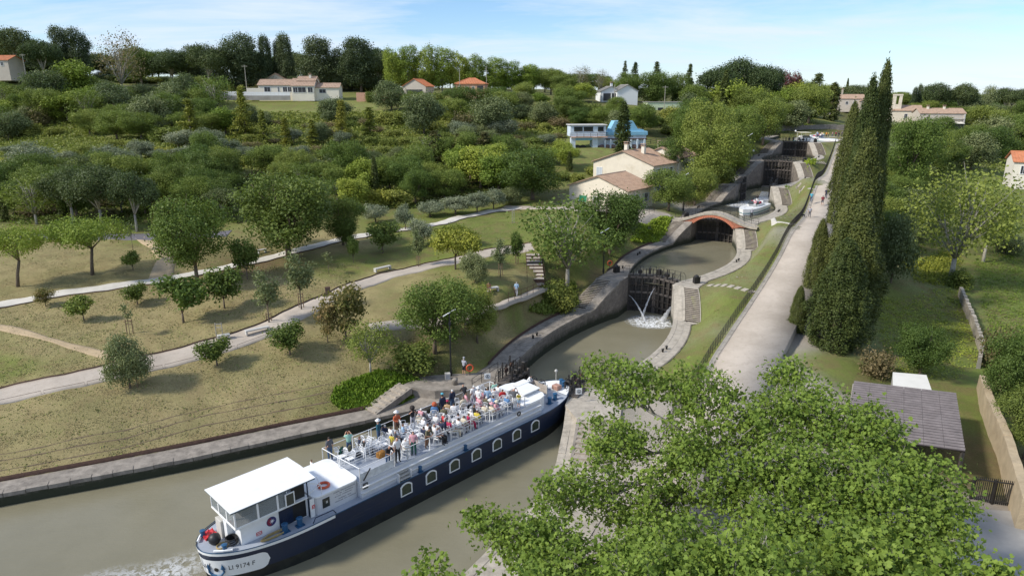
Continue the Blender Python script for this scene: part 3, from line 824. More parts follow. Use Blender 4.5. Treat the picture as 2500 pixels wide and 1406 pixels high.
def low_quay(LI, LO, label, mI, stairs=None, mw=None):
 th = empty('canal_quay', (0, 0, 0), label=label, cat='quay wall')
 n = 70
 I = rs_n([Vector(p) for p in LI], n); O = rs_n([Vector(p) for p in LO], n)
 rnd = [.05 * mnoise.noise(Vector((i * .7, 0, 0))) for i in range(n)]
 A0 = [Vector((p.x, p.y, -2.5)) for p in I]
 Mi = [p.lerp(q, .5) + Vector((0, 0, .03)) for p, q in zip(I, O)]
 E_ = [p + Vector((0, 0, .0)) for p in O]; F_ = [Vector((p.x, p.y, p.z - 1.2)) for p in O]
 body = MB(); slabstrip([I, Mi, E_, F_], body); body.build('quay_surface', mI, th)
 masonry('wall', A0, I, mw or M_WALL, 0.0, th)
 D = 0; i = 0
 I2 = resample([tuple(p) for p in I], 1.15)
 Q = [Vector(p) for p in I2]
 cnt = 0
 for a, b in zip(Q, Q[1:]):
  if (a - b).length < .3: continue
  u, v, dd = proj(*a)
  if u < -60 or dd < 10 or v > 1450: continue
  nn = Vector(((b - a).y, -(b - a).x, 0)).normalized()
  sgn = 1 if nn.dot(O[n // 2] - I[n // 2]) > 0 else -1
  nn *= sgn
  mb = MB(); r = random.uniform(-.02, .03)
  stone_block(mb, a - nn * .05, b - nn * .05, a + nn * .55, b + nn * .55, .3, .03 + r, .02); mb.build('coping_stone', mI, th)
 return th
low_quay(LOW_L_IN, LOW_L_OUT, 'long curved stone quay along the left bank below the locks', M_STONE_D)
low_quay(LOW_R_IN, LOW_R_OUT, 'stone quay on the right bank partly under the plane trees', M_STONE, mw=M_WALLR)
def free_stairs(a, b, za, zb, w, n, label, kerb=True, m=None, side=1):
 """steps from world xy a (low) up to b (high)"""
 st = empty('stone_staircase', (0, 0, 0), label=label, cat='staircase', group='staircases beside the lock gates')
 a = Vector(a); b = Vector(b); d = (b - a); nn = Vector((d.y, -d.x)).normalized() * w
 for i in range(n):
  p = a + d * (i / n); q = a + d * ((i + 1) / n) + d.normalized() * .03; z = za + (zb - za) * (i + 1) / n
  mb = MB(); P = [p, q, q + nn, p + nn]
  mb.hexa([(x.x, x.y, z - .6) for x in P], [(x.x, x.y, z) for x in P]); mb.build('step', m or M_STEP, st)
 if kerb:
  for o0, o1 in ((-.22, 0.0), (1.0, 1.0 + .22 / w)):
   mb = MB(); P0 = [a + nn * o0 if o0 >= 0 else a - nn.normalized() * .22, a + nn * (o1 if o0 >= 0 else 0)]
   P1 = [p + d for p in P0]
   mb.hexa([(P0[0].x, P0[0].y, za - .5), (P0[1].x, P0[1].y, za - .5), (P1[1].x, P1[1].y, zb - .5), (P1[0].x, P1[0].y, zb - .5)],
     [(P0[0].x, P0[0].y, za + .08), (P0[1].x, P0[1].y, za + .08), (P1[1].x, P1[1].y, zb + .08), (P1[0].x, P1[0].y, zb + .08)])
   mb.build('kerb', M_STONE_D, st)
 return st
free_stairs((-12.0, 54.6), (-9.3, 57.6), 1.05, 2.15, -1.6, 7, 'short stone stairs on the left bank beside the passenger barge')
free_stairs((4.6, 46.4), (5.6, 51.4), .85, 2.12, 2.6, 9, 'stone stairs on the right bank going down to the canal beside the barge bow')
def platform(name, pts, z, m, label, dz=.6, cat='stone landing'):
 mb = MB(); mb.prism([(p[0], p[1]) for p in pts], z - dz, z)
 o = mb.build(name, m); tag(o, label, cat); return o
g1 = lambda s, n, : cpt(0, s, n, 0)[:2]
platform('stone_landing', [(5.4, 51.4), (8.9, 51.2), (9.6, 54.5), tuple(cpt(0, 1.0, 6.6, 0)[:2]), tuple(cpt(0, .6, 3.25, 0)[:2]), (4.6, 54.1)], 2.13, M_STONE, 'worn stone landing on the right of the barge bow with an iron gate leaf', 1.6)
platform('stone_landing', [tuple(cpt(0, .6, -3.25, 0)[:2]), tuple(cpt(0, .8, -6.5, 0)[:2]), (-8.6, 60.6), (-10.2, 58.2), (-7.0, 57.0), (-2.6, 57.6)], 2.13, M_STONE_D, 'weathered stone landing left of the barge where the crewman stands', 1.6)
# ------------------------------------------------------------------ edging strips
def upright_strip(name, pl, h, m, label, cat='edging', th=.03, zoff=0, parent=None):
 n = len(pl); V = []; F = []
 for i, p in enumerate(pl):
  d = (Vector(pl[min(i + 1, n - 1)]) - Vector(pl[max(i - 1, 0)])); d.z = 0
  d = d.normalized() if d.length > 0 else Vector((1, 0, 0)); nn = Vector((d.y, -d.x, 0)) * th
  V += [(p[0], p[1], p[2] - .25), (p[0], p[1], p[2] + h), (p[0] + nn.x, p[1] + nn.y, p[2] + h), (p[0] + nn.x, p[1] + nn.y, p[2] - .25)]
 for i in range(n - 1):
  for j in range(3): F.append((i * 4 + j, i * 4 + j + 1, i * 4 + j + 5, i * 4 + j + 4))
 me = np_mesh(name, np.array(V), np.array(F), m); o = link(name, me, parent)
 if parent is None: tag(o, label, cat, 'steel edging strips')
 return o
def offs(P_, off, dz=.0):
 o = []; n = len(P_)
 for i, p in enumerate(P_):
  d = (P_[min(i + 1, n - 1)] - P_[max(i - 1, 0)]).normalized(); q = p + Vector((d.y, -d.x, 0)) * off
  o.append((q.x, q.y, HT(q.x, q.y) + dz))
 return o
upright_strip('steel_edging', offs(LPP, -1.48), .20, M_RUST, 'dark steel edging on the uphill side of the lower garden path')
upright_strip('steel_edging', offs(UPP, 1.13), .13, M_RUST, 'dark steel edging along the canal side of the upper pale path')
q = [p for p in resample(LOW_L_OUT[:-1], .8)]
upright_strip('steel_edging', [(p[0] - .1, p[1] + .12, p[2]) for p in q], .32, M_RUST, 'rusty edging between the bank grass and the long lower quay')
for k in (0, 1):
 pts_ = []
 for s in np.linspace(1.0 if k else 3, stairs_s(k, -1)[0], 40):
  p = cpt(k, s, -(nin(k, -1, s) + width(k, -1, s) + .04), QZ[k]); pts_.append(tuple(p))
 upright_strip('steel_edging', pts_, .28, M_RUST, 'rusty edging behind the left quay of the %s chamber' % ORD[k])
sg = empty('garden_steps', (0, 0, 0), label='broad timber-edged steps between handrails behind the leafy tree', cat='steps')
A_ = G(1308, 690); B_ = G(1303, 624)
d = Vector((B_.x - A_.x, B_.y - A_.y)); nn = Vector((d.y, -d.x)).normalized()
NS = 8
for i in range(NS):
 p = Vector((A_.x, A_.y)) + d * (i / NS); q = p + d / NS; z = A_.z + (B_.z - A_.z) * (i + .6) / NS + .32
 mb = MB(); P = [p - nn * 1.0, q - nn * 1.0, q + nn * 1.0, p + nn * 1.0]
 mb.hexa([(x.x, x.y, z - .8) for x in P], [(x.x, x.y, z) for x in P]); mb.build('tread', M_GRAVEL, sg)
 mb = MB(); P = [p - nn * 1.02 - d.normalized() * .06, p - nn * 1.02, p + nn * 1.02, p + nn * 1.02 - d.normalized() * .06]
 mb.hexa([(x.x, x.y, z - .4) for x in P], [(x.x, x.y, z + .02) for x in P]); mb.build('riser_board', M_RUST, sg)
# ------------------------------------------------------------------ railings
def railing(name, pts, h, m, label, cat='railing', post=1.6, bars=(1.0, .5), r=.025, pickets=0, group=None, mid=False):
 th = empty(name, (0, 0, 0), label=label, cat=cat, group=group)
 pts = [Vector(p) for p in pts]; Q = resample([tuple(p) for p in pts], post); Q = [Vector(p) for p in Q]
 for p in Q:
  mb = MB(); mb.box(p.x - r, p.x + r, p.y - r, p.y + r, p.z - .1, p.z + h); mb.build('post', m, th)
 for b in bars:
  mb = MB(); mb.tube([p + Vector((0, 0, h * b)) for p in Q], r * .85, 5); mb.build('rail', m, th)
 if pickets:
  mb = MB()
  for a, b in zip(Q, Q[1:]):
   for i in range(1, pickets + 1):
    p = a.lerp(b, i / (pickets + 1)); mb.box(p.x - .008, p.x + .008, p.y - .008, p.y + .008, p.z + .08, p.z + h * .98)
  o = mb.build('bars', m, th); o['kind'] = 'stuff'
 return th
nR = []
for i in range(8, 187):
 d = (PATHL[min(i + 1, 189)] - PATHL[max(i - 1, 0)]).normalized()
 p = PATHL[i] - Vector((d.y, -d.x, 0)) * .35; nR.append(Vector((p.x, p.y, HT(p.x, p.y) + .02 if False else PATHL[i].z - .05)))
railing('iron_railing', nR, 1.15, M_IRON, 'long dark iron railing between the grass slope and the paved ramp', post=2.0, bars=(1.0, .12, .55), r=.022, pickets=3)
es = empty('path_kerb', (0, 0, 0), label='pale stone kerb along the railed edge of the long ramp', cat='kerb')
Q = [Vector(p) for p in resample([tuple(p) for p in PATHL[20:]], .8)]
for a, b in zip(Q, Q[1:]):
 if (a - b).length < .3: continue
 nn = Vector(((b - a).y, -(b - a).x, 0)).normalized()
 mb = MB(); stone_block(mb, a - nn * .1, b - nn * .1, a + nn * .38, b + nn * .38, .3, .03, .012); mb.build('kerb_stone', M_STONE, es)
rr_p = []
for i in range(len(RPP) // 2 - 2, len(RPP), 2):
 d = (RPP[min(i + 1, len(RPP) - 1)] - RPP[i - 1]).normalized(); p = RPP[i]; rr_p.append((p.x + d.y * .75, p.y - d.x * .75, HT(p.x, p.y) + .05))
railing('handrail', rr_p, 1.0, M_RUST, 'rusty handrail on the canal side of the garden ramp', post=1.3, bars=(1.0, .5), r=.03)
railing('handrail', [tuple(p) for p in [G(1287, 690), G(1284, 626)]], .95, M_RUST, 'rusty handrail on the left of the timber-edged steps', post=1.2, bars=(1.0,), r=.025)
railing('handrail', [tuple(p) for p in [G(1331, 690), G(1322, 626)]], .95, M_RUST, 'rusty handrail on the right of the timber-edged steps', post=1.2, bars=(1.0,), r=.025)
railing('handrail', [tuple(p) for p in [G(1553, 538), G(1572, 530), G(1597, 520)]], 1.0, M_RUST, 'brown handrail beside the path left of the brick bridge', post=1.4, bars=(1.0, .5), r=.025)
railing('handrail', [tuple(p) for p in [G(1665, 512), G(1690, 500), G(1712, 490), G(1735, 482)]], 1.0, M_RUST, 'brown handrail under the plaza trees above the second gate', post=1.2, bars=(1.0, .5), r=.025, pickets=4)
edge = offs(LPP, 1.38)
Q = [Vector(p) for p in resample(edge, 1.0)]
acc = 0; seg = []
hoops = []
i = 0
prev = Q[0]; start = Q[0]; hid = 0
for p in Q:
 if (p - start).length >= 2.9:
  u, v, _ = proj(*p)
  if -40 < u < 760:
   e = empty('hoop_rail', (start.x, start.y, start.z), label='low brown hoop rail edging the lower garden path', cat='hoop rail', group='hoop rails along the lower garden path')
   mb = MB(); a = Vector((0, 0, 0)); b = (p - start) * .94
   mb.tube([a - Vector((0, 0, .1)), a + Vector((0, 0, .36)), b + Vector((0, 0, .36)), b - Vector((0, 0, .1))], .018, 5)
   o = mb.build('hoop', M_RUST, e)
   bpy.data.objects.remove(e); o.name = 'hoop_rail'; o.location = start; tag(o, 'low brown hoop rail, %s from the left along the lower garden path' % ['first','second','third','fourth','fifth','sixth','seventh','eighth','ninth','tenth','eleventh','twelfth','thirteenth','fourteenth'][len(hoops)], 'hoop rail', 'hoop rails along the lower garden path')
   hoops.append(o)
  start = p
def step_stones(pl, n, label):
 th = empty('stepping_stones', (0, 0, 0), label=label, cat='stepping stones')
 a = Vector(pl[0]); b = Vector(pl[1])
 for i in range(n):
  p = a.lerp(b, i / (n - 1)); z = HT(p.x, p.y)
  mb = MB(); w = .42; dx = (b - a).normalized(); dy = Vector((-dx.y, dx.x, 0))
  P = [p + dx * sx * w * .75 + dy * sy * w for sx, sy in ((-1, -1), (1, -1), (1, 1), (-1, 1))]
  mb.hexa([(q.x, q.y, z - .1) for q in P], [(q.x, q.y, HT(q.x, q.y) + .07) for q in P]); mb.build('stone', M_STONE, th)
step_stones((G(1735, 697), G(1836, 713)), 7, 'row of pale stepping stones across the grass at the second gate')
step_stones((G(1932, 455), G(1978, 461)), 6, 'row of pale stepping stones across the grass at the fourth gate')
step_stones((G(1992, 397), G(2014, 399)), 5, 'row of pale stepping stones across the grass at the fifth gate')
for k, px in ((1, ((1755, 672), (1806, 677))), (2, ((1862, 531), (1912, 533)))):
 th = empty('stone_channel', (0, 0, 0), label='narrow stone-edged channel in the grass by the %s gate' % ORD[k], cat='stone channel')
 a, b = G(*px[0]), G(*px[1]); nn = Vector((-(b - a).y, (b - a).x, 0)).normalized()
 for o_ in (-.3, .3):
  mb = MB(); P = [a + nn * (o_ - .08), b + nn * (o_ - .08), b + nn * (o_ + .08), a + nn * (o_ + .08)]
  mb.hexa([(q.x, q.y, q.z - .1) for q in P], [(q.x, q.y, q.z + .1) for q in P]); mb.build('kerb_stone', M_STONE, th)
# ------------------------------------------------------------------ lock gates
GH = 6.3; GL = 3.55      # leaf height and length
def leaf_parts(mir):
 """gate leaf: heel at origin, mitre post at x=GL, ribs on -y (or +y when mirrored) side"""
 sg = -1 if not mir else 1
 out = []
 def part(name, f, m):
  mb = MB(); f(mb); out.append((name, mb.mesh(name, m)))
 Y = lambda a, b: (min(sg * a, sg * b), max(sg * a, sg * b))
 part('heel_post', lambda b: b.bevbox(-.16, .16, *Y(-.16, .2), -.1, GH + .15, .04), M_TIMBER)
 part('mitre_post', lambda b: b.bevbox(GL - .3, GL, *Y(-.16, .2), -.1, GH + .1, .04), M_TIMBER2)
 for z in (0.1, 2.0, 3.9, GH - .35):
  part('rail', lambda b: b.bevbox(.16, GL - .3, *Y(-.06, .19), z, z + .26, .02), M_TIMBER2 if z > 3 else M_TIMBER)
 for x in (.9, 1.7, 2.5):
  part('stile', lambda b: b.box(x - .09, x + .09, *Y(-.05, .24), .0, GH - .1), M_TIMBER)
 for z in (1.1, 3.0, 5.0):
  for x0, x1 in ((.16, .81), (.99, 1.61), (1.79, 2.41), (2.59, 3.25)):
   part('cross_bar', lambda b: b.box(x0, x1, *Y(-.04, .15), z, z + .12), M_TIMBER)
 n = 10
 for i in range(n):
  x0 = .16 + (GL - .46) * i / n; x1 = .16 + (GL - .46) * (i + 1) / n - .02
  part('plank', lambda b: b.box(x0, x1, *Y(-.14 - .01 * (i % 3), -.065), 0, GH - .05), M_TIMBER)
 for i in range(3):
  part('walkway_plank', lambda b: b.box(-.1, GL + .05, *sorted((sg * (-.18 - .26 * i), sg * (-.42 - .26 * i))), GH - .05, GH + .02), M_TIMBER2)
 def rl(b):
  for z in (.55, 1.05): b.tube([(-.5, sg * -.9, GH + z), (GL, sg * -.9, GH + z)], .025, 5)
  b.tube([(-.5, sg * -.9, GH + 1.05), (-.8, sg * -.9, GH + .7), (-.85, sg * -.9, GH)], .025, 5)
 part('hand_rail', rl, M_IRON)
 for x in (0, .9, 1.8, 2.7, 3.5):
  part('rail_post', lambda b: (b.box(x - .03, x + .03, *Y(-.93, -.87), GH - .3, GH + 1.05), b.tube([(x, sg * -.9, GH + .9), (x, sg * .05, GH)], .02, 4)), M_IRON)
 def rl2(b):
  b.tube([(.2, sg * .12, GH + .95), (GL - .3, sg * .12, GH + .95)], .022, 5)
 part('hand_rail', rl2, M_IRON)
 for x in (.5, 1.35, 2.2, 3.05):
  part('rack_post', lambda b: (b.box(x - .06, x + .06, *Y(.02, .14), GH - .4, GH + .98 + .3 * (x == 1.35))), M_IRON)
 def gear(b):
  b.bevbox(1.1, 1.65, *Y(-.12, .30), GH + .35, GH + .75, .05)
  b.torus(.28, .03, 1.38, sg * .38, GH + .62, 12, 5, 'y'); b.tube([(1.1, sg * .38, GH + .62), (1.66, sg * .38, GH + .62)], .02, 4)
  b.tube([(1.38, sg * .38, GH + .34), (1.38, sg * .38, GH + .9)], .02, 4)
  b.bevbox(2.45, 2.8, *Y(-.1, .25), GH + .3, GH + 1.1, .05)
 part('paddle_gear', gear, M_IRON)
 return out
LP = {False: leaf_parts(False), True: leaf_parts(True)}
def gate_leaf(pos, ang, mir, z, label, scale=1.0, reddish=False):
 th = empty('lock_gate_leaf', (pos.x, pos.y, z), ang, label=label, cat='lock gate', group='timber lock gate leaves')
 th.scale = (1, 1, scale)
 for n_, me in LP[mir]: link(n_, me, th)
 return th
for k in range(6):
 kk = max(0, k - 1) if k else 0
 a, e, n, L = cham(k) if k < 6 else cham(5)
 if k > 0:
  e = (cham(k - 1)[1] + cham(k)[1]).normalized(); n = Vector((e.y, -e.x))
 g = Vector(GC[k])
 zb = QZ[k] - 6.15
 lp = g - n * 3.15; rp = g + n * 3.15
 an = math.atan2(n.y, n.x)
 tilt = math.radians(20)
 wh = ORD[k]
 if k in (0, 3):          # standing open, folded into the wall recesses
  al = math.atan2(e.y, e.x)
  ll = 'left leaf of the %s lock gate, folded open against the wall' % wh
  lr = 'right leaf of the %s lock gate, folded open against the wall' % wh
  gate_leaf(lp + n * .30 + e * .3, al - .05, False, zb, ll)
  gate_leaf(rp - n * .30 + e * .3, al + .05, True, zb, lr)
 else:
  gate_leaf(lp, an + tilt, False, zb, 'left leaf of the closed %s lock gate with dark timber panels' % wh)
  gate_leaf(rp, an + PI - tilt, True, zb, 'right leaf of the closed %s lock gate with dark timber panels' % wh)
def winch(p, z, label, rz=0):
 th = empty('gate_winch', (p[0], p[1], z), rz, label=label, cat='gate winch', group='iron winches on the lock landings')
 mb = MB(); mb.bevbox(-.32, .32, -.3, .3, .0, .85, .08); mb.build('cabinet', M_IRON, th)
 mb = MB(); mb.lathe([(.33, .85), (.3, .95), (.12, 1.05), (.06, 1.12)], n=10); mb.build('cap', M_IRON, th)
 mb = MB()
 for x in (-.42, .42): mb.box(x - .04, x + .04, -.25, -.17, 0, .9)
 mb.build('frame', M_IRON, th)
for k, side in ((1, -1), (1, 1), (3, -1), (4, 1), (5, 1), (2, -1)):
 p = cpt(k, .9, side * (nin(k, side, 1.5) + 1.6), 0)
 winch(p, QZ[k] + .02, 'squat dark iron winch on the %s landing of the %s lock gate' % ('left' if side < 0 else 'right', ORD[k]), .5)
MB_BOL = MB(); MB_BOL.lathe([(.11, 0), (.10, .22), (.16, .27), (.16, .33), (.08, .37)], n=10)
bol_me = MB_BOL.mesh('mooring_bollard', M_IRON, True)
for k in range(6):
 for side in (-1, 1):
  for j, s in enumerate((12.0, 13.0)):
   if k == 5 : continue
   o = link('mooring_bollard', bol_me); o.location = cpt(k, s + (3 if side > 0 else 0), side * (nin(k, side, s) + .9), QZ[k] + .03)
   tag(o, '%s of the paired iron bollards on the %s quay of the %s chamber' % ('nearer' if j == 0 else 'farther', 'left' if side < 0 else 'right', ORD[k]), 'bollard', 'mooring bollards on the lock quays')
for u, v, l in ((1520, 655, 'left'), (1700, 690, 'right')):
 p = PZ(u, v, 4.78); o = link('mooring_bollard', bol_me); o.location = p
 tag(o, 'single iron bollard on the %s landing above the second gate stairs' % l, 'bollard', 'mooring bollards on the lock quays')
mb = MB(); mb.lathe([(.24, 0), (.23, .35), (.27, .4), (.27, .5), (.18, .6), (.05, .63)], n=12)
p = PZ(1111, 938, 2.15); o = mb.build('stone_bollard', M_STONE_D, smooth=True); o.location = p; tag(o, 'short round stone bollard on the landing below the dark lamp post', 'bollard')
def gate_sign(p, rz, label):
 th = empty('gate_sign', p, rz, label=label, cat='sign', group='white number boards on the open lowest gate')
 mb = MB(); mb.bevbox(-.28, .28, -.02, .02, 0, .55, .01); mb.build('board', M_WHITE, th)
 mb = MB(); mb.torus(.16, .018, 0, -.03, .28, 18, 5, 'y'); mb.build('ring', M_BLACK, th)
 mb = MB(); mb.box(-.02, .02, -.04, -.022, .19, .37); mb.box(-.06, .06, -.04, -.022, .18, .205); mb.build('numeral', M_BLACK, th)
gate_sign(PZ(1413, 962, 2.9), .15, 'white board with a ringed numeral on the open gate right of the bow')
gate_sign(PZ(1190, 925, 3.0), .15, 'white board half hidden among the iron gear left of the bow')
def gear_frame(p, rz, label, n=5):
 th = empty('gate_gear', (p[0], p[1], p[2]), rz, label=label, cat='gate gear', group='iron paddle gear of the open lowest gate')
 for i in range(n):
  mb = MB(); x = i * .7 - 1.4; h = (1.1, 1.7, 1.3, 1.9, 1.2)[i % 5]
  mb.box(x - .05, x + .05, -.05, .05, 0, h); mb.tube([(x, 0, h * .95), (x, .5, .1)], .025, 4); mb.build('post', M_IRON, th)
 mb = MB()
 for z in (.55, 1.0): mb.tube([(-1.6, 0, z), (1.7, 0, z)], .028, 5)
 mb.build('rail', M_IRON, th)
 mb = MB(); mb.lathe([(.26, -.06), (.28, 0), (.26, .06)], n=14);
 w = mb.build('gear_wheel', M_RUST, th); w.location = (-.2, -.12, .75); w.rotation_euler = (PI / 2, 0, 0)
 mb = MB(); mb.lathe([(.20, -.06), (.22, 0), (.20, .06)], n=14)
 w = mb.build('gear_wheel', M_RUST, th); w.location = (.75, -.12, 1.0); w.rotation_euler = (PI / 2, 0, 0)
 for i in range(5):
  mb = MB(); mb.box(-1.8, .4, -.9 + i * .17, -.75 + i * .17, .0, .05); mb.build('deck_plank', M_TIMBER2, th)
al = math.atan2(cham(0)[1].y, cham(0)[1].x)
q_ = cpt(0, 2.0, 3.3, 2.2); gear_frame(q_, al, 'iron posts wheels and rails on the open gate leaf right of the bow')
q_ = cpt(0, 1.2, -3.6, 2.2); gear_frame(q_, al, 'iron posts wheels and rails on the open gate leaf left of the bow')
railing('iron_railing', [tuple(cpt(0, s, -5.0, 2.12)) for s in (-2.6, -1, .5, 2.0)], 1.0, M_IRON, 'short iron railing before the gate gear left of the barge', post=1.1, bars=(1.0, .5), r=.025)
railing('iron_railing', [tuple(cpt(0, s, 3.9 + .25 * s, 2.12)) for s in (4.2, 5.6, 7.0)], .9, M_IRON, 'short iron railing on the right quay beyond the open gate', post=.8, bars=(1.0, .5), r=.025)
M_JET, nt, b = nodes_of('water_spray')
f = noise_f(nt, 7, 6, .7, stretch=(3, 3, .6))
nt.links.new(mixc(nt, ramp(nt, f, .35, .65), (.5, .5, .5), (.9, .91, .92)), b.inputs['Base Color'])
nt.links.new(mk(nt, addn(nt, ramp(nt, f, .36, .6), .1, clamp=True), .62), b.inputs['Alpha'])
def jet(p0, p1, r0, r1, arc, label, n=14):
 p0 = Vector(p0); p1 = Vector(p1); pts_ = []; rr = []
 for i in range(n + 1):
  t = i / n; p = p0.lerp(p1, t); p.z = p0.z + (p1.z - p0.z) * (t ** arc); pts_.append(p); rr.append((r0 + (r1 - r0) * t) * (1 + .25 * math.sin(i * 2.3)))
 mb = MB(); mb.tube(pts_, rr, 9); o = mb.build('water_jet', M_JET, smooth=True); sset(o, kind='stuff', label=label)
k1 = cham(0)[3]
jet(cpt(0, k1 - .3, -3.0, 2.2), cpt(0, k1 - 3.2, .4, .0), .04, .15, 1.7, 'jet of water spurting from the left leaf of the second gate')
jet(cpt(0, k1 + .6, .2, 3.4), cpt(0, k1 - 2.2, -.4, .0), .03, .16, 1.4, 'jet of water falling where the second gate leaves meet')
jet(cpt(0, k1 + .2, 2.9, 1.5), cpt(0, k1 - 2.6, 2.4, .0), .10, .38, 1.4, 'jet of water on the right of the second gate')
p = cpt(0, k1 - 3.2, .9, 0); foam(p.x, p.y, 0.0, 3.2, 2.9, .2, 'white foam below the second lock gate')
p = cpt(0, k1 - 4.0, 2.0, 0); foam(p.x, p.y, 0.01, 3.0, 1.9, .1, 'white foam below the second lock gate')
k3 = cham(2)[3]
def fall(k, s0, s1, n0, n1, z0, z1, label):
 V = []; F = []; a = 12; c = 10
 for i in range(a + 1):
  for j in range(c + 1):
   t = i / a; s = s0 + (s1 - s0) * t; n = n0 + (n1 - n0) * j / c; z = z0 + (z1 - z0) * t ** 1.8 + .12 * mnoise.noise(Vector((t * 6, j, 3)))
   V.append(tuple(cpt(k, s, n, z)))
 for i in range(a):
  for j in range(c): F.append((i * (c + 1) + j, (i + 1) * (c + 1) + j, (i + 1) * (c + 1) + j + 1, i * (c + 1) + j + 1))
 o = link('waterfall', np_mesh('waterfall', np.array(V), np.array(F), M_JET, True)); sset(o, kind='stuff', label=label)
fall(3, 2.6, -1.6, .9, 3.0, 8.5, 6.6, 'white water rushing through the open fourth gate')
p = cpt(2, k3 - 2.5, .6, 0); foam(p.x, p.y, WZ[2] + .02, 6.0, 3.6, 1.05, 'broad white foam in the third chamber')
p = cpt(2, k3 - 6.5, -1.6, 0); foam(p.x, p.y, WZ[2] + .01, 3.4, 2.6, 1.0, 'broad white foam in the third chamber')
p = cpt(3, 3.5, 1.2, 0); foam(p.x, p.y, WZ[2] + .01, 4.0, 2.2, 1.0, 'broad white foam in the third chamber', h=.3)
foam(-22.3, 33.4, 0, 5.5, 2.2, math.radians(48), 'white wash churned up behind the barge stern', h=.1, k=.75)
foam(-25.5, 33.5, 0, 4.5, 1.8, math.radians(30), 'white wash churned up behind the barge stern', k=.55)
# ------------------------------------------------------------------ brick bridge over the third gate
br = empty('brick_bridge', (0, 0, 0), label='humped brick arch bridge over the third lock gate', cat='bridge')
e = (cham(1)[1] + cham(2)[1]).normalized(); n = Vector((e.y, -e.x)); g = Vector(GC[2])
s0, s1 = -2.9, -.55
def bp(x, s, z): p = g + n * x + e * s; return (p.x, p.y, z)
XA = 3.3; XE = 6.9; zc = 7.05; rise = 1.45
def intr(x): return zc + rise * math.sqrt(max(0, 1 - (x / XA) ** 2)) ** 1.0 if abs(x) < XA else zc
def intr2(x):   # segmental arch
 R = (XA * XA + rise * rise) / (2 * rise); return zc + math.sqrt(max(0, R * R - x * x)) - (R - rise)
def extr(x): return 7.40 + 1.75 * (0.5 + 0.5 * math.cos(PI * min(1, abs(x) / XE)))
xs = [XA * math.sin(PI / 2 * i / 14) for i in range(-14, 15)]
mbf = MB(); UV = []
ringh = .42
for sgn_, s_ in ((0, s0), (1, s1)):
 b0 = len(mbf.v); V = []; F = []
 for x in xs:
  zi = intr2(x); ze_ = extr(x) - .22
  V += [bp(x, s_, zi), bp(x, s_, ze_)]; UV += [(x, zi), (x, ze_)]
 for i in range(len(xs) - 1): F.append((2 * i, 2 * i + 2, 2 * i + 3, 2 * i + 1))
 mbf.add(V, F)
 for sd_ in (-1, 1):
  xx = [XA, XA + 1.2, XA + 2.4, XE]; V = []; F = []
  for x in xx:
   V += [bp(sd_ * x, s_, 6.9 if x == XA else extr(x) - .23 - (extr(x) - .23 - 6.9) * max(0, 1 - (x - XA) / 2.4)), bp(sd_ * x, s_, extr(x) - .22)]; UV += [(x, V[-2][2]), (x, V[-1][2])]
  for i in range(3): F.append((2 * i, 2 * i + 2, 2 * i + 3, 2 * i + 1))
  mbf.add(V, F)
mbf.build('spandrel', M_BRICKR := brick_mat('red_brick2', (.52, .17, .09), (.42, .13, .075), (.42, .3, .22), .22, .07, msize=.008), br, uvf=lambda i: UV[i])
V = []; UVi = []
for x in xs: V += [bp(x, s0, intr2(x)), bp(x, s1, intr2(x))]; UVi += [(x, s0), (x, s1)]
mb = MB(); mb.add(V, [(2 * i, 2 * i + 1, 2 * i + 3, 2 * i + 2) for i in range(len(xs) - 1)]); mb.build('vault', M_BRICKR, br, uvf=lambda i: UVi[i])
NV = 26
R_ = (XA * XA + rise * rise) / (2 * rise); th0 = math.asin(XA / R_)
for i in range(NV):
 a0 = -th0 + 2 * th0 * i / NV + .004; a1 = -th0 + 2 * th0 * (i + 1) / NV - .004
 zc_ = zc - (R_ - rise); P = []
 for a, r in ((a0, R_ - .01), (a1, R_ - .01), (a1, R_ + ringh), (a0, R_ + ringh)): P.append((r * math.sin(a), zc_ + r * math.cos(a)))
 mb = MB(); mb.hexa([bp(P[0][0], s0 - .05, P[0][1]), bp(P[1][0], s0 - .05, P[1][1]), bp(P[1][0], s0 + .2, P[1][1]), bp(P[0][0], s0 + .2, P[0][1])],
      [bp(P[3][0], s0 - .05, P[3][1]), bp(P[2][0], s0 - .05, P[2][1]), bp(P[2][0], s0 + .2, P[2][1]), bp(P[3][0], s0 + .2, P[3][1])])
 mb.build('voussoir', mat('brick_voussoir', (.54, .19, .11), .9, var=.25, scale=5), br)
NP = 22
for s_a, s_b, hh in ((s0 - .12, s0 + .28, .16), (s1 - .28, s1 + .12, .10)):
 for i in range(NP):
  x0 = -XE - .3 + (2 * XE + .6) * i / NP; x1 = -XE - .3 + (2 * XE + .6) * (i + 1) / NP - .015
  mb = MB(); mb.hexa([bp(x0, s_a, extr(x0) - .22), bp(x1, s_a, extr(x1) - .22), bp(x1, s_b, extr(x1) - .22), bp(x0, s_b, extr(x0) - .22)],
       [bp(x0, s_a, extr(x0) + hh), bp(x1, s_a, extr(x1) + hh), bp(x1, s_b, extr(x1) + hh), bp(x0, s_b, extr(x0) + hh)])
  mb.build('parapet_stone', M_STONE, br)
mb = MB(); V = []
for i in range(NP + 1):
 x = -XE - .3 + (2 * XE + .6) * i / NP; V += [bp(x, s0 + .28, extr(x) + .02), bp(x, s1 - .28, extr(x) + .02)]
mb.add(V, [(2 * i, 2 * i + 1, 2 * i + 3, 2 * i + 2) for i in range(NP)]); mb.build('deck', M_STONE, br)
rl_pts = [Vector(bp(x, s1 + .05, extr(x) + .1)) for x in np.linspace(-XE, XE, 13)]
railing('bridge_railing', rl_pts, 1.05, M_IRON, 'dark arched iron railing on the far edge of the brick bridge', post=1.0, bars=(1.0, .5, .15), r=.025, pickets=3)
mb = MB();
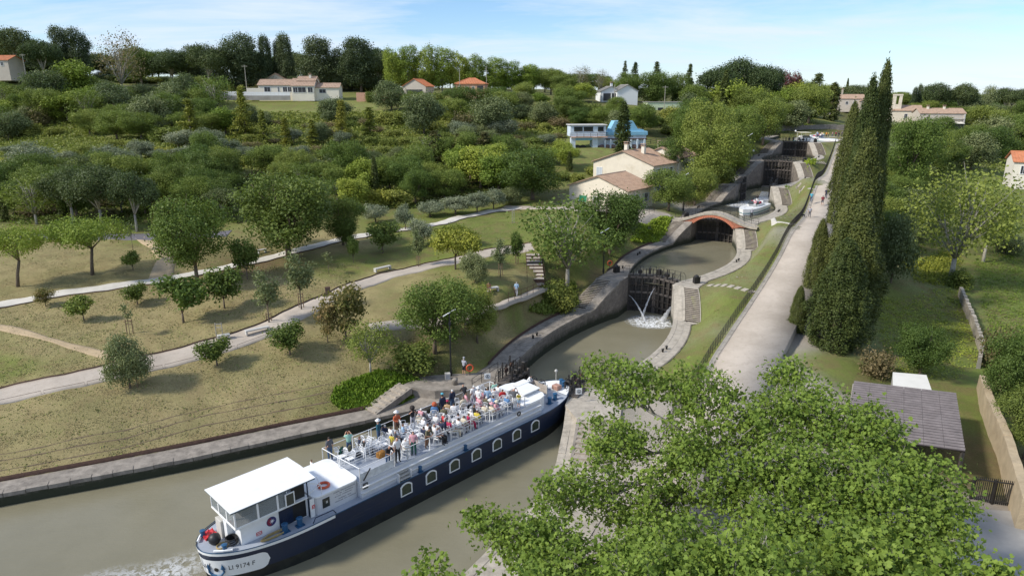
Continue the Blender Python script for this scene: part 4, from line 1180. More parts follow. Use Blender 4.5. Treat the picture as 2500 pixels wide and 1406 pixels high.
for sd_ in (-1, 1):
 pp = [bp(sd_ * 6.6, s0 + .1, extr(6.6) + .1), bp(sd_ * 6.6, s0 + .1, extr(6.6) + 1.1)]
rp_ = railing('bridge_railing', [Vector(bp(x, s0 + .1, extr(x) + .12)) for x in np.linspace(-XE, XE, 9)], .9, M_IRON, 'thin iron rail posts on the near edge of the brick bridge', post=3.4, bars=(1.0,), r=.012)
# ------------------------------------------------------------------ rest of the street furniture
def lamp(u, v, h, label, rz=0.3, arm=1.1, z=None):
 p = G(u, v) if z is None else PZ(u, v, z)
 th = empty('lamp_post', tuple(p), rz, label=label, cat='lamp post', group='dark lamp posts with slanted white heads')
 mb = MB(); mb.tube([(0, 0, -.2), (0, 0, h)], [.085, .06], 8); mb.build('pole', M_BLACK, th)
 mb = MB(); mb.tube([(-arm * .55, 0, h - .25), (arm * .55, 0, h + .35)], .055, 6); mb.build('lamp_head', M_WHITE, th)
 mb = MB(); mb.box(-.12, .12, -.1, .1, h * .82, h * .82 + .25); mb.box(-.1, .1, -.1, .1, 0, .5); mb.build('junction_box', M_BLACK, th)
 return th
lamp(1101, 918, 6.3, 'tall dark lamp post beside the crewman near the barge', z=2.1)
lamp(1473, 665, 5.6, 'dark lamp post with slanted head left of the second lock gate', z=5.1)
lamp(1668, 515, 6.5, 'dark lamp post under the trees left of the brick bridge')
lamp(1826, 395, 6.2, 'lamp with slanted white head above the trees left of the fifth gate')
for u, v, z, l in ((1838, 388, 12.8, 'small white globe lamp beside the left landing of the fifth gate'), (1941, 336, 15.4, 'small white globe lamp behind the topmost gate')):
 p = PZ(u, v, z); th = empty('globe_lamp', tuple(p), label=l, cat='lamp'); mb = MB(); mb.tube([(0, 0, 0), (0, 0, 1.7)], .06, 6); mb.build('pole', M_BLACK, th)
 mb = MB(); mb.sphere(0, 0, 1.9, .28); mb.build('globe', M_WHITE, th, True)
def lifering_post(p, label, rz=0):
 th = empty('lifebuoy_stand', tuple(p), rz, label=label, cat='lifebuoy', group='orange lifebuoys on stands')
 mb = MB(); mb.box(-.05, .05, -.03, .03, 0, 1.3); mb.build('post', M_TIMBER2, th)
 mb = MB(); mb.torus(.32, .07, 0, -.09, .75, 18, 8, 'y'); mb.build('ring', M_ORANGE, th, True)
lifering_post(PZ(1147, 915, 2.14), 'orange lifebuoy hung behind the crewman on the landing', .2)
lifering_post(PZ(1488, 655, 5.0), 'orange lifebuoy on a stand at the left of the second gate', .2)
th = empty('metal_cabinet', tuple(PZ(1093, 925, 2.13)), .2, label='small grey cabinet at the foot of the dark lamp post', cat='cabinet')
mb = MB(); mb.bevbox(-.25, .25, -.18, .18, 0, .62, .03); mb.build('box', M_CONC, th); mb = MB(); mb.box(-.2, .2, -.19, -.181, .08, .5); mb.build('door', mat('grey_metal', (.35, .36, .37), .5), th)
def bench(u0, v0, u1, v1, label, z=None):
 a = G(u0, v0); b = G(u1, v1); d = b - a; L = d.length; m = (a + b) / 2
 th = empty('concrete_bench', (m.x, m.y, m.z + .04), math.atan2(d.y, d.x), label=label, cat='bench', group='light concrete benches')
 mb = MB(); mb.bevbox(-L / 2, L / 2, -.25, .25, .38, .5, .02); mb.build('seat', M_CONC, th)
 for x in (-L / 2 + .02, L / 2 - .16):
  mb = MB(); mb.box(x, x + .14, -.24, .24, 0, .38); mb.build('leg', M_CONC, th)
bench(600, 822, 657, 805, 'light concrete bench on the lower path beyond the small magnolia')
bench(915, 666, 953, 657, 'light concrete bench where the lower path bends uphill')
bench(1190, 715, 1216, 709, 'light concrete bench behind the big leafy tree by the ramp')
bench(532, 832, 562, 826, 'pale bench half hidden behind the small magnolia')
bench(630, 620, 650, 616, 'pale bench beside the upper path under the big trees')
bench(1880, 915, 1930, 905, 'pale bench at the foot of the cypresses beside the ramp')
th = empty('litter_bin', tuple(G(801, 722)), .3, label='brown square litter bin beside the lower garden path', cat='litter bin')
mb = MB(); mb.bevbox(-.28, .28, -.28, .28, 0, .95, .03); mb.build('body', mat('bin_brown', (.14, .095, .075), .7), th); mb = MB(); mb.box(-.3, .3, -.3, .3, .95, 1.0); mb.build('lid', M_RUST, th)
mb = MB(); mb.bevbox(-.55, .55, -.28, .28, 0, .06, .01)
def pole(u, v, h, label, t=None, cross=True):
 p = G(u, v) if t is None else PT(u, v, t)
 th = empty('utility_pole', tuple(p), 0, label=label, cat='utility pole', group='utility poles on the hillside')
 mb = MB(); mb.tube([(0, 0, -.5), (0, 0, h)], [.14, .09], 6); mb.build('pole', M_BARKL, th)
 if cross: mb = MB(); mb.box(-.9, .9, -.06, .06, h - .5, h - .35); mb.build('crossarm', M_BARKL, th)
pole(67, 205, 9.5, 'grey utility pole in front of the pines at the far left', 228)
pole(604, 234, 10, 'slim utility pole behind the white fence of the long villa', 234)
pole(1499, 262, 7, 'slim utility pole in front of the white gabled house', 220, False)
pole(1621, 275, 8, 'wooden utility pole behind the low green-walled building', 213)
pole(1123, 235, 9, 'utility pole left of the orange-roofed villa', 236, False)
pole(1188, 225, 9, 'utility pole right of the orange-roofed villa', 250, False)
# ------------------------------------------------------------------ passenger barge
BH = math.radians(45.5)
barge = empty('passenger_barge', (-4.7, 48.0, 0), BH, label='long navy and white passenger barge crowded with people on its open top deck', cat='barge')
def BW(x, y, z=0):      # barge to world
 return Vector((-4.7 + x * math.cos(BH) - y * math.sin(BH), 48.0 + x * math.sin(BH) + y * math.cos(BH), z))
YC = .2; HB = 2.62
X0, X1 = -19.35, 14.0
def half(x, z=2.3):
 """half beam of hull at station x"""
 k = 1.0
 if x < -13.2:
  t = min(1, (-13.2 - x) / (-13.2 - X0)); k = math.sqrt(max(0, 1 - t ** 2.3))
  k = max(k, 0)
 if x > 8.0:
  t = min(1, (x - 8.0) / (X1 - 8.0)); k = (max(0, 1 - t ** 2.2)) ** .62
 zz = max(0, min(1, z / 2.3))
 if x < -13.2: k *= 1 - .16 * (1 - zz) * min(1, (-13.2 - x) / 4)
 if x > 8: k *= 1 - .22 * (1 - zz) * min(1, (x - 8) / 5)
 return HB * k
def sheer(x):
 return 2.3 + (.10 * ((-13 - x) / 6) ** 2 if x < -13 else 0) + (.32 * ((x - 6) / 8) ** 2 if x > 6 else 0)
def xs_hull(n=74):
 o = []
 for i in range(n + 1):
  t = i / n
  o.append(X0 + (X1 - X0) * (.5 - .5 * math.cos(PI * t)))
 return o
HX = xs_hull()
OUTL = [(x, half(x)) for x in HX]
ARC = [0.0]
for a, b in zip(OUTL, OUTL[1:]): ARC.append(ARC[-1] + math.hypot(b[0] - a[0], b[1] - a[1]))
def on_hull(arc, z, out=0.01):
 """arc > 0: starboard side from the stern tip; arc < 0: port side"""
 s = abs(arc); j = 0
 while j < len(ARC) - 2 and ARC[j + 1] < s: j += 1
 t = (s - ARC[j]) / max(1e-6, ARC[j + 1] - ARC[j])
 x = OUTL[j][0] + (OUTL[j + 1][0] - OUTL[j][0]) * t
 y = half(x, z) if x > X0 + .02 else 0
 dx, dy = OUTL[j + 1][0] - OUTL[j][0], OUTL[j + 1][1] - OUTL[j][1]
 l = math.hypot(dx, dy); nx, ny = -dy / l, dx / l
 sg = -1 if arc >= 0 else 1
 sh = (-.16 * (1 - max(0, min(1, z / 2.3))) * -1 if x < -17 else 0) * max(0, min(1, (-17 - x) / 2.3))
 return (x + nx * out + sh * 2.2, YC + sg * (y + ny * out), z)
def hull_band(name, z0f, z1f, m, out=0.0, a0=None, a1=None, nz=1, arcs=None, parent=barge, both=True):
 mb = MB()
 if arcs is None:
  A_ = [-a for a in ARC[::-1]][:-1] + ARC
 else: A_ = arcs
 V = []
 for a in A_:
  for j in range(nz + 1):
   x = on_hull(a, 1)[0]
   z0 = z0f(x) if callable(z0f) else z0f; z1 = z1f(x) if callable(z1f) else z1f
   z = z0 + (z1 - z0) * j / nz
   V.append(on_hull(a, z, out))
 r = nz + 1; F = []
 for i in range(len(A_) - 1):
  for j in range(nz): F.append((i * r + j, i * r + j + 1, (i + 1) * r + j + 1, (i + 1) * r + j))
 mb.add(V, F); return mb.build(name, m, parent, smooth=True)
hull_band('hull', -.6, .72, M_HULLB, nz=3).name = 'hull_bottom'
hull_band('hull', .72, lambda x: sheer(x) - .02, M_NAVY, nz=4)
stern_arcs = lambda a0, a1, n=40: [a0 + (a1 - a0) * i / n for i in range(n + 1)]
SA = ARC[-1]
hull_band('rubbing_strake', lambda x: sheer(x) - .02, lambda x: sheer(x) + .05, M_BLUE, out=.05)
hull_band('white_band', lambda x: sheer(x) - .22, lambda x: sheer(x) - .03, M_WHITE, out=.035, arcs=stern_arcs(-9.5, 8.6), nz=1)
hull_band('blue_band', lambda x: sheer(x) - .42, lambda x: sheer(x) - .23, M_NAVY, out=.03, arcs=stern_arcs(-9.5, 8.6))
mb = MB(); V = []; Aa = stern_arcs(-4.2, 4.3, 60); F = []
for a in Aa:
 e_ = min(1, (4.3 - abs(a)) / .55); hh = .60 * math.sqrt(max(0, 1 - (1 - e_) ** 2)) if abs(a) > 3.75 else .60
 zc_ = 1.23
 V += [on_hull(a, zc_ - hh, .02), on_hull(a, zc_, .02), on_hull(a, zc_ + hh, .02)]
for i in range(60): F += [(3 * i, 3 * i + 1, 3 * i + 4, 3 * i + 3), (3 * i + 1, 3 * i + 2, 3 * i + 5, 3 * i + 4)]
mb.add(V, F); mb.build('name_panel', M_WHITE, barge, True)
mb = MB(); V = []
for x in HX: h = half(x) - .03; V += [(x, YC - h, sheer(x) - .06), (x, YC + h, sheer(x) - .06)]
mb.add(V, [(2 * i, 2 * i + 2, 2 * i + 3, 2 * i + 1) for i in range(len(HX) - 1)]); mb.build('deck', M_DECK, barge)
mb = MB(); V = []
bx = [x for x in HX if x > 11.6]
for x in bx: h = max(.01, half(x) - .10); V += [(x, YC - h, sheer(x) + .02), (x, YC + h, sheer(x) + .02)]
mb.add(V, [(2 * i, 2 * i + 2, 2 * i + 3, 2 * i + 1) for i in range(len(bx) - 1)]); mb.build('bow_plate', M_WHITE, barge)
mb = MB(); V = []
for side in (-1, 1):
 pass
def text_mesh(s, size, font_shear=0.0, extr=0.0):
 cu = bpy.data.curves.new('txt', 'FONT'); cu.body = s; cu.size = size; cu.align_x = 'LEFT'; cu.shear = font_shear
 cu.resolution_u = 2
 o = bpy.data.objects.new('txt', cu); C.objects.link(o)
 dg = bpy.context.evaluated_depsgraph_get()
 me = bpy.data.meshes.new_from_object(o.evaluated_get(dg)); bpy.data.objects.remove(o)
 return me
def text_on(name, s, size, m, parent, mapf, shear=0.0, sx=1.0):
 me = text_mesh(s, size, shear)
 for v in me.vertices: v.co = mapf(v.co.x * sx, v.co.y)
 me.materials.clear(); me.materials.append(m); o = link(name, me, parent); return o
text_on('registration_letters', 'LI 9174 F', .46, M_BLACK, barge, lambda x, y: Vector(on_hull(1.85 + x, 1.10 + y, .035)), 0, .92)
text_on('name_letters', 'du Sud', .72, mat('grey_lettering', (.08, .085, .10), .5), barge, lambda x, y: Vector(on_hull(-1.25 + x, 1.12 + y, .035)), .45, .95)
anc = MB()
def hp(a, z, o=.08): return on_hull(a, z, o)
anc.tube([hp(.65, 1.45), hp(.60, .95), hp(.75, .78), hp(1.1, .72), hp(1.4, .80), hp(1.58, 1.0), hp(1.54, 1.42)], .06, 6)
for a in (.64, 1.54):
 anc.add([hp(a - .16, 1.18), hp(a + .16, 1.18), hp(a, 1.62), hp(a, 1.25, .16)], [(0, 1, 3), (1, 2, 3), (2, 0, 3), (0, 2, 1)])
anc.build('anchor', M_BLUE, barge)
mb = MB(); V = [hp(1.1 + .15 * math.cos(t * PI / 6), 1.15 + .15 * math.sin(t * PI / 6), .04) for t in range(12)]; mb.add(V, [tuple(range(12))]); mb.build('hawse_hole', M_BLACK, barge)
def arch_poly(w, h, r, n=6):
 """(x,z) polygon of a flat-arched window, centre origin"""
 P = [(-w / 2, -h / 2), (w / 2, -h / 2)]
 for i in range(n + 1):
  t = i / n; x = w / 2 - w * t; P.append((x, h / 2 - r + r * math.sin(PI * t) ** .7))
 return P
WXS = [-6.25, -4.05, -1.85, .35, 2.55, 4.75, 6.95]
for x in WXS:
 y = YC - half(x, 1.6)
 P = arch_poly(.98, .96, .22); Pi_ = arch_poly(.80, .78, .2); n = len(P)
 mb = MB(); V = [(x + p[0], y - .06, 1.66 + p[1]) for p in P] + [(x + p[0], y - .06, 1.66 + p[1]) for p in Pi_] + [(x + p[0], y + .02, 1.66 + p[1]) for p in P]
 F = [(i, (i + 1) % n, n + (i + 1) % n, n + i) for i in range(n)] + [(i, 2 * n + i, 2 * n + (i + 1) % n, (i + 1) % n) for i in range(n)]
 mb.add(V, F); fr = mb.build('window', M_WHITE, barge)
 mb = MB(); mb.add([(x + p[0], y - .025, 1.66 + p[1]) for p in Pi_], [tuple(range(n))]); mb.build('pane', mat('hull_window_glass', (.055, .07, .05), .12, var=.3), fr)
def prism_x(mb, prof, x0, x1, mi=0):
 n = len(prof); mb.add([(x0, p[0], p[1]) for p in prof] + [(x1, p[0], p[1]) for p in prof], [tuple(range(n)), tuple(range(2 * n - 1, n - 1, -1))] + [(i, n + i, n + (i + 1) % n, (i + 1) % n) for i in range(n)], mi)
UD = 3.32
SB, PB = -1.92, 2.34      # deck edge starboard / port
mb = MB()
prism_x(mb, [(SB - .18, 2.24), (SB - .18, 2.62), (SB - .05, 2.68), (SB - .05, 3.02), (SB, 3.06), (SB, UD), (PB, UD), (PB, 3.06), (PB + .05, 3.02), (PB + .05, 2.68), (PB + .16, 2.62), (PB + .16, 2.24)], -9.6, 8.1)
mb.build('superstructure', M_SIDE, barge)
mb = MB(); mb.box(-9.55, 6.35, SB + .02, PB - .02, UD, UD + .03); mb.build('top_deck', M_DECK, barge)
mb = MB()
for z in (2.62, 3.04): mb.box(-9.5, 8.0, SB - .26, SB - .14, z - .02, z + .03)
mb.build('ledge', M_WHITE, barge)
def roundrect(x0, x1, y0, y1, r, n=5):
 P = []
 for cx, cy, a0 in ((x1 - r, y0 + r, -PI / 2), (x1 - r, y1 - r, 0), (x0 + r, y1 - r, PI / 2), (x0 + r, y0 + r, PI)):
  for i in range(n + 1): a = a0 + PI / 2 * i / n; P.append((cx + r * math.cos(a), cy + r * math.sin(a)))
 return P
mb = MB(); P = [(6.4, SB + .02), (8.2, SB + .02), (8.9, SB + .25), (9.25, SB + .7), (9.3, .2), (9.25, PB - .7), (8.9, PB - .25), (8.2, PB - .02), (6.4, PB - .02)]
mb.prism(P, 2.24, 3.42); mb.build('coachroof', M_WHITE, barge)
mb = MB(); mb.prism([(x * 1.0, y) for x, y in P], 3.42, 3.47); mb.build('coachroof_top', M_WHITE, barge)
def plate(x0, x1, y0, y1, z, tilt, m, name='hatch', th=.05):
 mb = MB(); mb.hexa([(x0, y0, z), (x1, y0, z), (x1, y1, z + tilt), (x0, y1, z + tilt)], [(x0, y0, z + th), (x1, y0, z + th), (x1, y1, z + tilt + th), (x0, y1, z + tilt + th)]); return mb.build(name, m, barge)
plate(7.3, 9.3, -.85, .6, 3.72, .05, M_WHITE); plate(8.3, 9.8, .8, 1.6, 3.68, -.05, M_WHITE); plate(7.0, 8.1, .85, 1.8, 3.6, 0, M_WHITE)
mb = MB(); mb.box(7.4, 9.1, -.7, .5, 3.45, 3.72); mb.box(8.4, 9.4, .9, 1.5, 3.42, 3.64); mb.build('hatch_trunk', M_SIDE, barge)
for i, (x, y) in enumerate(((10.6, .95), (10.45, -.1))):
 for zz in (0, .42):
  mb = MB(); mb.box(x, x + .05, y - .5, y + .5, 2.7 + zz, 2.7 + zz + .38); mb.build('rack_panel', mat('beige_panel', (.42, .36, .30), .7), barge)
 mb = MB()
 for dy in (-.52, .48): mb.box(x - .02, x + .07, y + dy, y + dy + .04, 2.35, 3.6)
 mb.build('rack_frame', M_CONC, barge)
for x, y, r, zz in ((11.2, .62, .42, 3.1), (11.6, 1.9, .30, 3.0)):
 mb = MB(); mb.torus(r, .035, x, y, zz, 18, 6, 'x' )
 for a in range(5):
  q = 2 * PI * a / 5; mb.tube([(x, y, zz), (x, y + r * math.cos(q), zz + r * math.sin(q))], .02, 4)
 mb.box(x - .2, x + .25, y - .06, y + .06, 2.5, zz); mb.build('windlass_wheel', M_BLACK, barge)
mb = MB(); mb.bevbox(11.9, 12.5, -.55, .1, 2.55, 2.95, .04); mb.build('windlass_box', mat('pinkish_primer', (.45, .26, .20), .6), barge)
mb = MB(); mb.tube([(13.4, .9, 2.7), (13.4, .9, 3.55)], .03, 6); mb.sphere(13.4, .9, 3.6, .15, 8, 5); mb.build('bow_light', M_CONC, barge)
def bollard(x, y, z, s=1.0):
 mb = MB(); mb.box(x - .26 * s, x + .26 * s, y - .2 * s, y + .2 * s, z, z + .05 * s)
 mb.lathe([(.17 * s, .05), (.17 * s, .48 * s), (.21 * s, .5 * s), (.21 * s, .56 * s), (.13 * s, .6 * s)], x, y, z, 12); mb.build('bollard', M_BLUE, barge, False)
for x, y in ((9.85, -1.45), (10.75, -1.3), (-14.9, -1.78), (-13.95, -1.85), (13.0, -.35), (13.2, .1), (10.3, 2.35), (11.0, 2.1), (7.9, 2.55)): bollard(x, y, sheer(x) - .05)
for x in (-4.8, -.5): bollard(x, -2.18, 2.26, .72)
bollard(5.2, 2.6, 2.26, .72)
for i in range(3):
 mb = MB(); mb.box(-6.75 + .0, -5.75, -2.42 + .12 * i, -2.12 + .1 * i, 2.42 + i * .22, 2.46 + i * .22); mb.build('boarding_step', M_CONC, barge)
mb = MB(); mb.box(-6.8, -6.74, -2.42, -1.95, 2.26, 2.95); mb.box(-5.76, -5.7, -2.42, -1.95, 2.26, 2.95); mb.build('step_frame', M_SIDE, barge)
def rails(pts, z, name='deck_rail', h=1.02, bars=(1.0,), step=1.9, r=.028, m=M_WHITE):
 Q = [Vector((p[0], p[1], z)) for p in pts]
 for b_ in bars:
  mb = MB(); mb.tube([q + Vector((0, 0, h * b_)) for q in Q], r if b_ == 1.0 else r * .55, 6); mb.build(name, m, barge)
 R_ = resample([tuple(q) for q in Q], step)
 for q in R_:
  mb = MB(); mb.box(q[0] - .025, q[0] + .025, q[1] - .025, q[1] + .025, z, z + h); mb.build('rail_post', m, barge)
rails([(-9.5, SB + .06), (-6.7, SB + .06)], UD, bars=(1.0,))
rails([(-5.6, SB + .06), (6.3, SB + .06)], UD, bars=(1.0,))
rails([(-9.8, PB - .06), (6.3, PB - .06), (6.3, 1.2)], UD, bars=(1.0,))
rails([(-9.8, PB - .06), (-9.7, .4), (-9.5, SB + .06)], UD, bars=(1.0,), step=1.4)
rails([(-9.7, .2), (-5.7, .1)], UD, bars=(1.0, .2, .4, .6, .8), step=2.0)
rails([(-7.4, PB - .1), (-6.0, PB - .1)], UD, bars=(.2, .4, .6, .8), step=1.2)
rails([(-6.7, SB + .06), (-6.6, SB + .6), (-5.7, SB + .6), (-5.6, SB + .06)], UD, bars=(1.0, .25, .5, .75), step=.9)
mb = MB()
for q in np.linspace(0, 1, 12): mb.box(-6.7 + .02, -6.66, SB + .08 + q * 0, SB + .5, UD + .1 + q * .8, UD + .12 + q * .8)
mb.build('gate_bars', M_BLACK, barge)
mb = MB(); mb.box(-9.5, -6.8, SB + .03, SB + .05, UD + .05, UD + .62); mb.build('wind_panel', mat('pale_panel', (.62, .64, .66), .3), barge)
mb = MB(); mb.tube([(-9.3, SB - .05, UD + .1), (-8.9, SB - .3, UD + .95)], .05, 5); mb.build('folded_gangway', M_BLACK, barge)
mb = MB(); mb.torus(.16, .06, 5.3, SB - .25, 3.2, 12, 6, 'y'); mb.build('rubber_ring', M_BLACK, barge)
CX0, CX1 = -12.75, -9.6
P = roundrect(CX0, CX1 + .1, -1.72, 2.0, .45)
mb = MB(); mb.prism(P, 2.24, 3.5); mb.build('aft_cabin', M_SIDE, barge)
P2 = roundrect(CX0 - .08, CX1 + .1, -1.80, 2.08, .5)
mb = MB(); mb.prism(P2, 3.5, 3.60); mb.build('aft_cabin_roof', M_WHITE, barge)
for x, z, w, h in ((-12.0, 2.93, .44, .58), (-9.2, 3.0, .3, .34)):
 mb = MB(); mb.box(x - w / 2 - .03, x + w / 2 + .03, -1.755 if x < -10 else SB - .10, -1.72 if x < -10 else SB - .05, z - h / 2 - .03, z + h / 2 + .03); fr = mb.build('cabin_window', M_BLACK, barge)
 mb = MB(); mb.box(x - w / 2, x + w / 2, -1.765 if x < -10 else SB - .11, -1.756 if x < -10 else SB - .101, z - h / 2, z + h / 2); mb.build('pane', M_GLASSD, fr)
 mb = MB(); mb.box(x - .02, x + .1, -1.772 if x < -10 else SB - .118, -1.766 if x < -10 else SB - .111, z - .04, z + .12); mb.build('sticker', M_CONC, fr)
mt = mat('faint_lettering', (.25, .25, .27), .6)
rl_ = random.Random(3)
for r, (xa, xb) in enumerate(((-11.45, -9.85), (-11.2, -10.0), (-11.35, -10.1), (-11.1, -10.2), (-11.35, -9.8))):
 mb = MB(); x = xa
 while x < xb:
  w = rl_.uniform(.03, .07)
  if rl_.random() > .16:
   z = 3.28 - r * .155 - (.06 if r > 2 else 0); hgt = .045 + rl_.random() * .025; mb.box(x, x + w, -1.727, -1.721, z, z + hgt)
  x += w + .018
 mb.build('lettering_line', mt, barge)
WX0, WX1 = -17.35, -13.2
WY0, WY1 = -1.22, 1.62
mb = MB(); mb.box(WX0, WX1 + .2, WY0, WY1, 2.24, 3.52); mb.build('wheelhouse_body', M_WHITE, barge)
UX0, UX1, UY0, UY1 = -17.75, -13.0, -1.5, 1.85
mb = MB(); mb.hexa([(WX0, WY0, 3.42), (WX1, WY0, 3.42), (WX1, WY1, 3.42), (WX0, WY1, 3.42)], [(UX0, UY0, 3.62), (UX1, UY0, 3.62), (UX1, UY1, 3.62), (UX0, UY1, 3.62)]); mb.build('wheelhouse_flare', M_WHITE, barge)
mb = MB(); mb.box(UX0, UX1, UY0, UY1, 3.62, 3.69); mb.build('window_sill', M_WHITE, barge)
Z0, Z1 = 3.69, 4.80
def wwin(p, q, nm='cab_window'):
 """window between two xy corners"""
 (x0, y0), (x1, y1) = p, q; d = Vector((x1 - x0, y1 - y0, 0)); L = d.length; d.normalize(); nn = Vector((d.y, -d.x, 0))
 a = Vector((x0, y0, 0)); t = .06
 mb = MB()
 def bar(u0, u1, z0, z1):
  P = [a + d * u0 - nn * .03, a + d * u1 - nn * .03, a + d * u1 + nn * .03, a + d * u0 + nn * .03]
  mb.hexa([(v.x, v.y, z0) for v in P], [(v.x, v.y, z1) for v in P])
 bar(0, t, Z0, Z1); bar(L - t, L, Z0, Z1); bar(t, L - t, Z0, Z0 + .05); bar(t, L - t, Z1 - .05, Z1)
 fr = mb.build(nm, M_WHITE, barge)
 mb = MB(); P = [a + d * t - nn * .008, a + d * (L - t) - nn * .008, a + d * (L - t) + nn * .008, a + d * t + nn * .008]
 mb.hexa([(v.x, v.y, Z0 + .05) for v in P], [(v.x, v.y, Z1 - .05) for v in P]); mb.build('pane', M_CABG, fr)
m_, nt_, b_ = nodes_of('cab_glass'); b_.inputs['Base Color'].default_value = (.30, .33, .33, 1); b_.inputs['Roughness'].default_value = .05; b_.inputs['Alpha'].default_value = .42; M_CABG = m_
ys = [UY1, .75, -.38, UY0]
for a_, b__ in zip(ys, ys[1:]): wwin((UX0 + .05, a_), (UX0 + .05, b__))
xs_ = [UX0 + .05, -16.3, -15.05, -14.4]
for a_, b__ in zip(xs_, xs_[1:]): wwin((a_, UY0 + .04), (b__, UY0 + .04))
xs_ = [UX1, -14.6, -16.2, UX0 + .05]
for a_, b__ in zip(xs_, xs_[1:]): wwin((a_, UY1 - .04), (b__, UY1 - .04))
wwin((UX1 - .03, .2), (UX1 - .03, UY1))
RX0, RX1, RY0, RY1 = -17.95, -12.55, -1.60, 1.95
mb = MB(); mb.box(RX0, RX1, RY0, RY1, 4.80, 4.88); mb.build('roof_edge', mat('slate_blue_trim', (.04, .075, .10), .5), barge)
mb = MB(); V = []
for y, z in ((RY0 - .02, 4.88), ((RY0 + RY1) / 2, 4.97), (RY1 + .02, 4.88)): V += [(RX0 - .02, y, z + .03), (RX1 + .02, y, z + .03)]
for y in (RY0 - .02, RY1 + .02): V += [(RX0 - .02, y, 4.88), (RX1 + .02, y, 4.88)]
mb.add(V, [(0, 1, 3, 2), (2, 3, 5, 4), (6, 7, 1, 0), (4, 5, 9, 8), (6, 0, 2, 4, 8), (7, 9, 5, 3, 1)]); mb.build('roof', M_WHITE, barge)
mb = MB(); mb.box(-14.38, -13.3, WY0 - .31, WY0 - .02, 2.24, 4.8);
mb = MB(); mb.box(-14.05, -13.15, WY0 - .02, WY0 - .004, 2.3, 4.75); mb.build('doorway', M_BLACK, barge)
mb = MB()
for i in range(7): mb.box(-14.95 + i * .13, -14.83 + i * .13, WY0 - .06, WY0 - .01, 2.3, 3.45)
mb.build('blue_door', M_NAVY, barge)
mb = MB(); mb.box(-13.1, -13.04, UY0 + .0, UY0 + .06, 2.3, 4.8); mb.build('door_post', M_NAVY, barge)
mb = MB(); mb.box(-14.55, -14.5, -1.95, -1.52, 3.75, 4.55);
fr = MB(); fr.box(-14.62, -14.0, -1.62, -1.56, 3.72, 3.78); fr.box(-14.62, -14.0, -1.62, -1.56, 4.55, 4.61); fr.box(-14.62, -14.55, -1.62, -1.56, 3.78, 4.55); fr.box(-14.06, -14.0, -1.62, -1.56, 3.78, 4.55); fo = fr.build('open_window', M_WHITE, barge)
mb = MB(); mb.box(-14.55, -14.06, -1.6, -1.58, 3.78, 4.55); mb.build('pane', M_GLASSD, fo)
fr = MB(); fr.tube([(-13.0, -1.6, 4.7), (-12.2, -1.62, 4.25), (-12.2, -1.62, 3.6)], .03, 4); fr.tube([(-13.0, -1.62, 4.0), (-12.25, -1.62, 4.25), (-12.3, -1.3, 4.75)], .03, 4); fr.tube([(-13.0, -1.62, 3.9), (-13.0, -1.6, 4.75)], .03, 4); fr.build('awning_frame', M_WHITE, barge)
mb = MB(); mb.bevbox(-16.9, -16.2, -.6, .6, 3.53, 4.1, .05); mb.build('console', M_TIMBER2, barge)
mb = MB(); mb.bevbox(-15.9, -15.4, -.3, .3, 3.53, 4.1, .05); mb.build('seat', M_CONC, barge)
mb = MB(); mb.bevbox(-17.9, -17.36, .25, 1.0, 2.3, 3.45, .03); mb.build('stern_locker', M_CONC, barge)
mb = MB(); mb.bevbox(-17.75, -17.36, -.25, .2, 2.3, 3.7, .03); mb.build('cabinet', M_WHITE, barge)
def disc(mb, x, z, r, y, n=24, th=.012, a0=0, a1=2 * PI):
 P = [(x + r * math.cos(a0 + (a1 - a0) * i / n), z + r * math.sin(a0 + (a1 - a0) * i / n)) for i in range(n + (0 if a1 - a0 >= 2 * PI - .01 else 1))]
 mb.prism_y(P, y - th, y)
ro = MB(); disc(ro, -15.45, 3.0, .31, WY0 - .004); ro = ro.build('roundel', mat('roundel_blue', (.03, .03, .13), .5), barge)
mb = MB(); disc(mb, -15.47, 3.0, .25, WY0 - .017, 16, .006, PI / 2, PI * 1.5); mb.build('crimson_field', mat('roundel_crimson', (.25, .02, .05), .5), ro)
mb = MB()
for q in range(8):
 a = q * PI / 4; mb.prism_y([(-15.41 + .17 * math.cos(a), 3.01 + .17 * math.sin(a)), (-15.41 + .05 * math.cos(a + .5), 3.01 + .05 * math.sin(a + .5)), (-15.41, 3.01), (-15.41 + .05 * math.cos(a - .5), 3.01 + .05 * math.sin(a - .5))], WY0 - .036, WY0 - .026)
mb.build('white_emblem', M_WHITE, ro)
def warn(x, z, w, h, y):
 mb = MB(); mb.box(x, x + w, y - .012, y, z, z + h); p = mb.build('warning_plate', M_RED, barge)
 mb = MB()
 for k in range(2): mb.box(x + .04, x + w - .04, y - .016, y - .0125, z + .05 + k * h * .42, z + .09 + k * h * .42)
 mb.build('white_lines', M_WHITE, p)
warn(-16.45, 2.45, .36, .24, WY0 - .002); warn(-12.98, 2.9, .2, .26, -1.72)
mb = MB(); mb.box(-13.1, -12.8, -1.71, -1.68, 2.3, 3.6); mb.build('side_panel', M_WHITE, barge)
mb = MB(); mb.tube([(-13.3, -2.3, 2.3), (-13.1, -2.3, 2.62), (-11.9, -2.35, 2.62), (-11.7, -2.35, 2.3)], .035, 6); mb.build('grab_rail', M_NAVY, barge)
for a in (1.7, -1.2):
 p = on_hull(a, sheer(-19) + .05, -.15); mb = MB(); mb.lathe([(.13, 0), (.13, .3), (.17, .33), (.17, .4), (.05, .43)], p[0] + .1, p[1], p[2] - .05, 10); mb.build('bollard', M_BLUE, barge)
 V0 = [on_hull(a + s, sheer(-19) + .06, -.08) for s in (-.55, 0, .55)]; mb = MB(); mb.tube(V0, .07, 5); mb.build('fairlead', M_WHITE, barge)
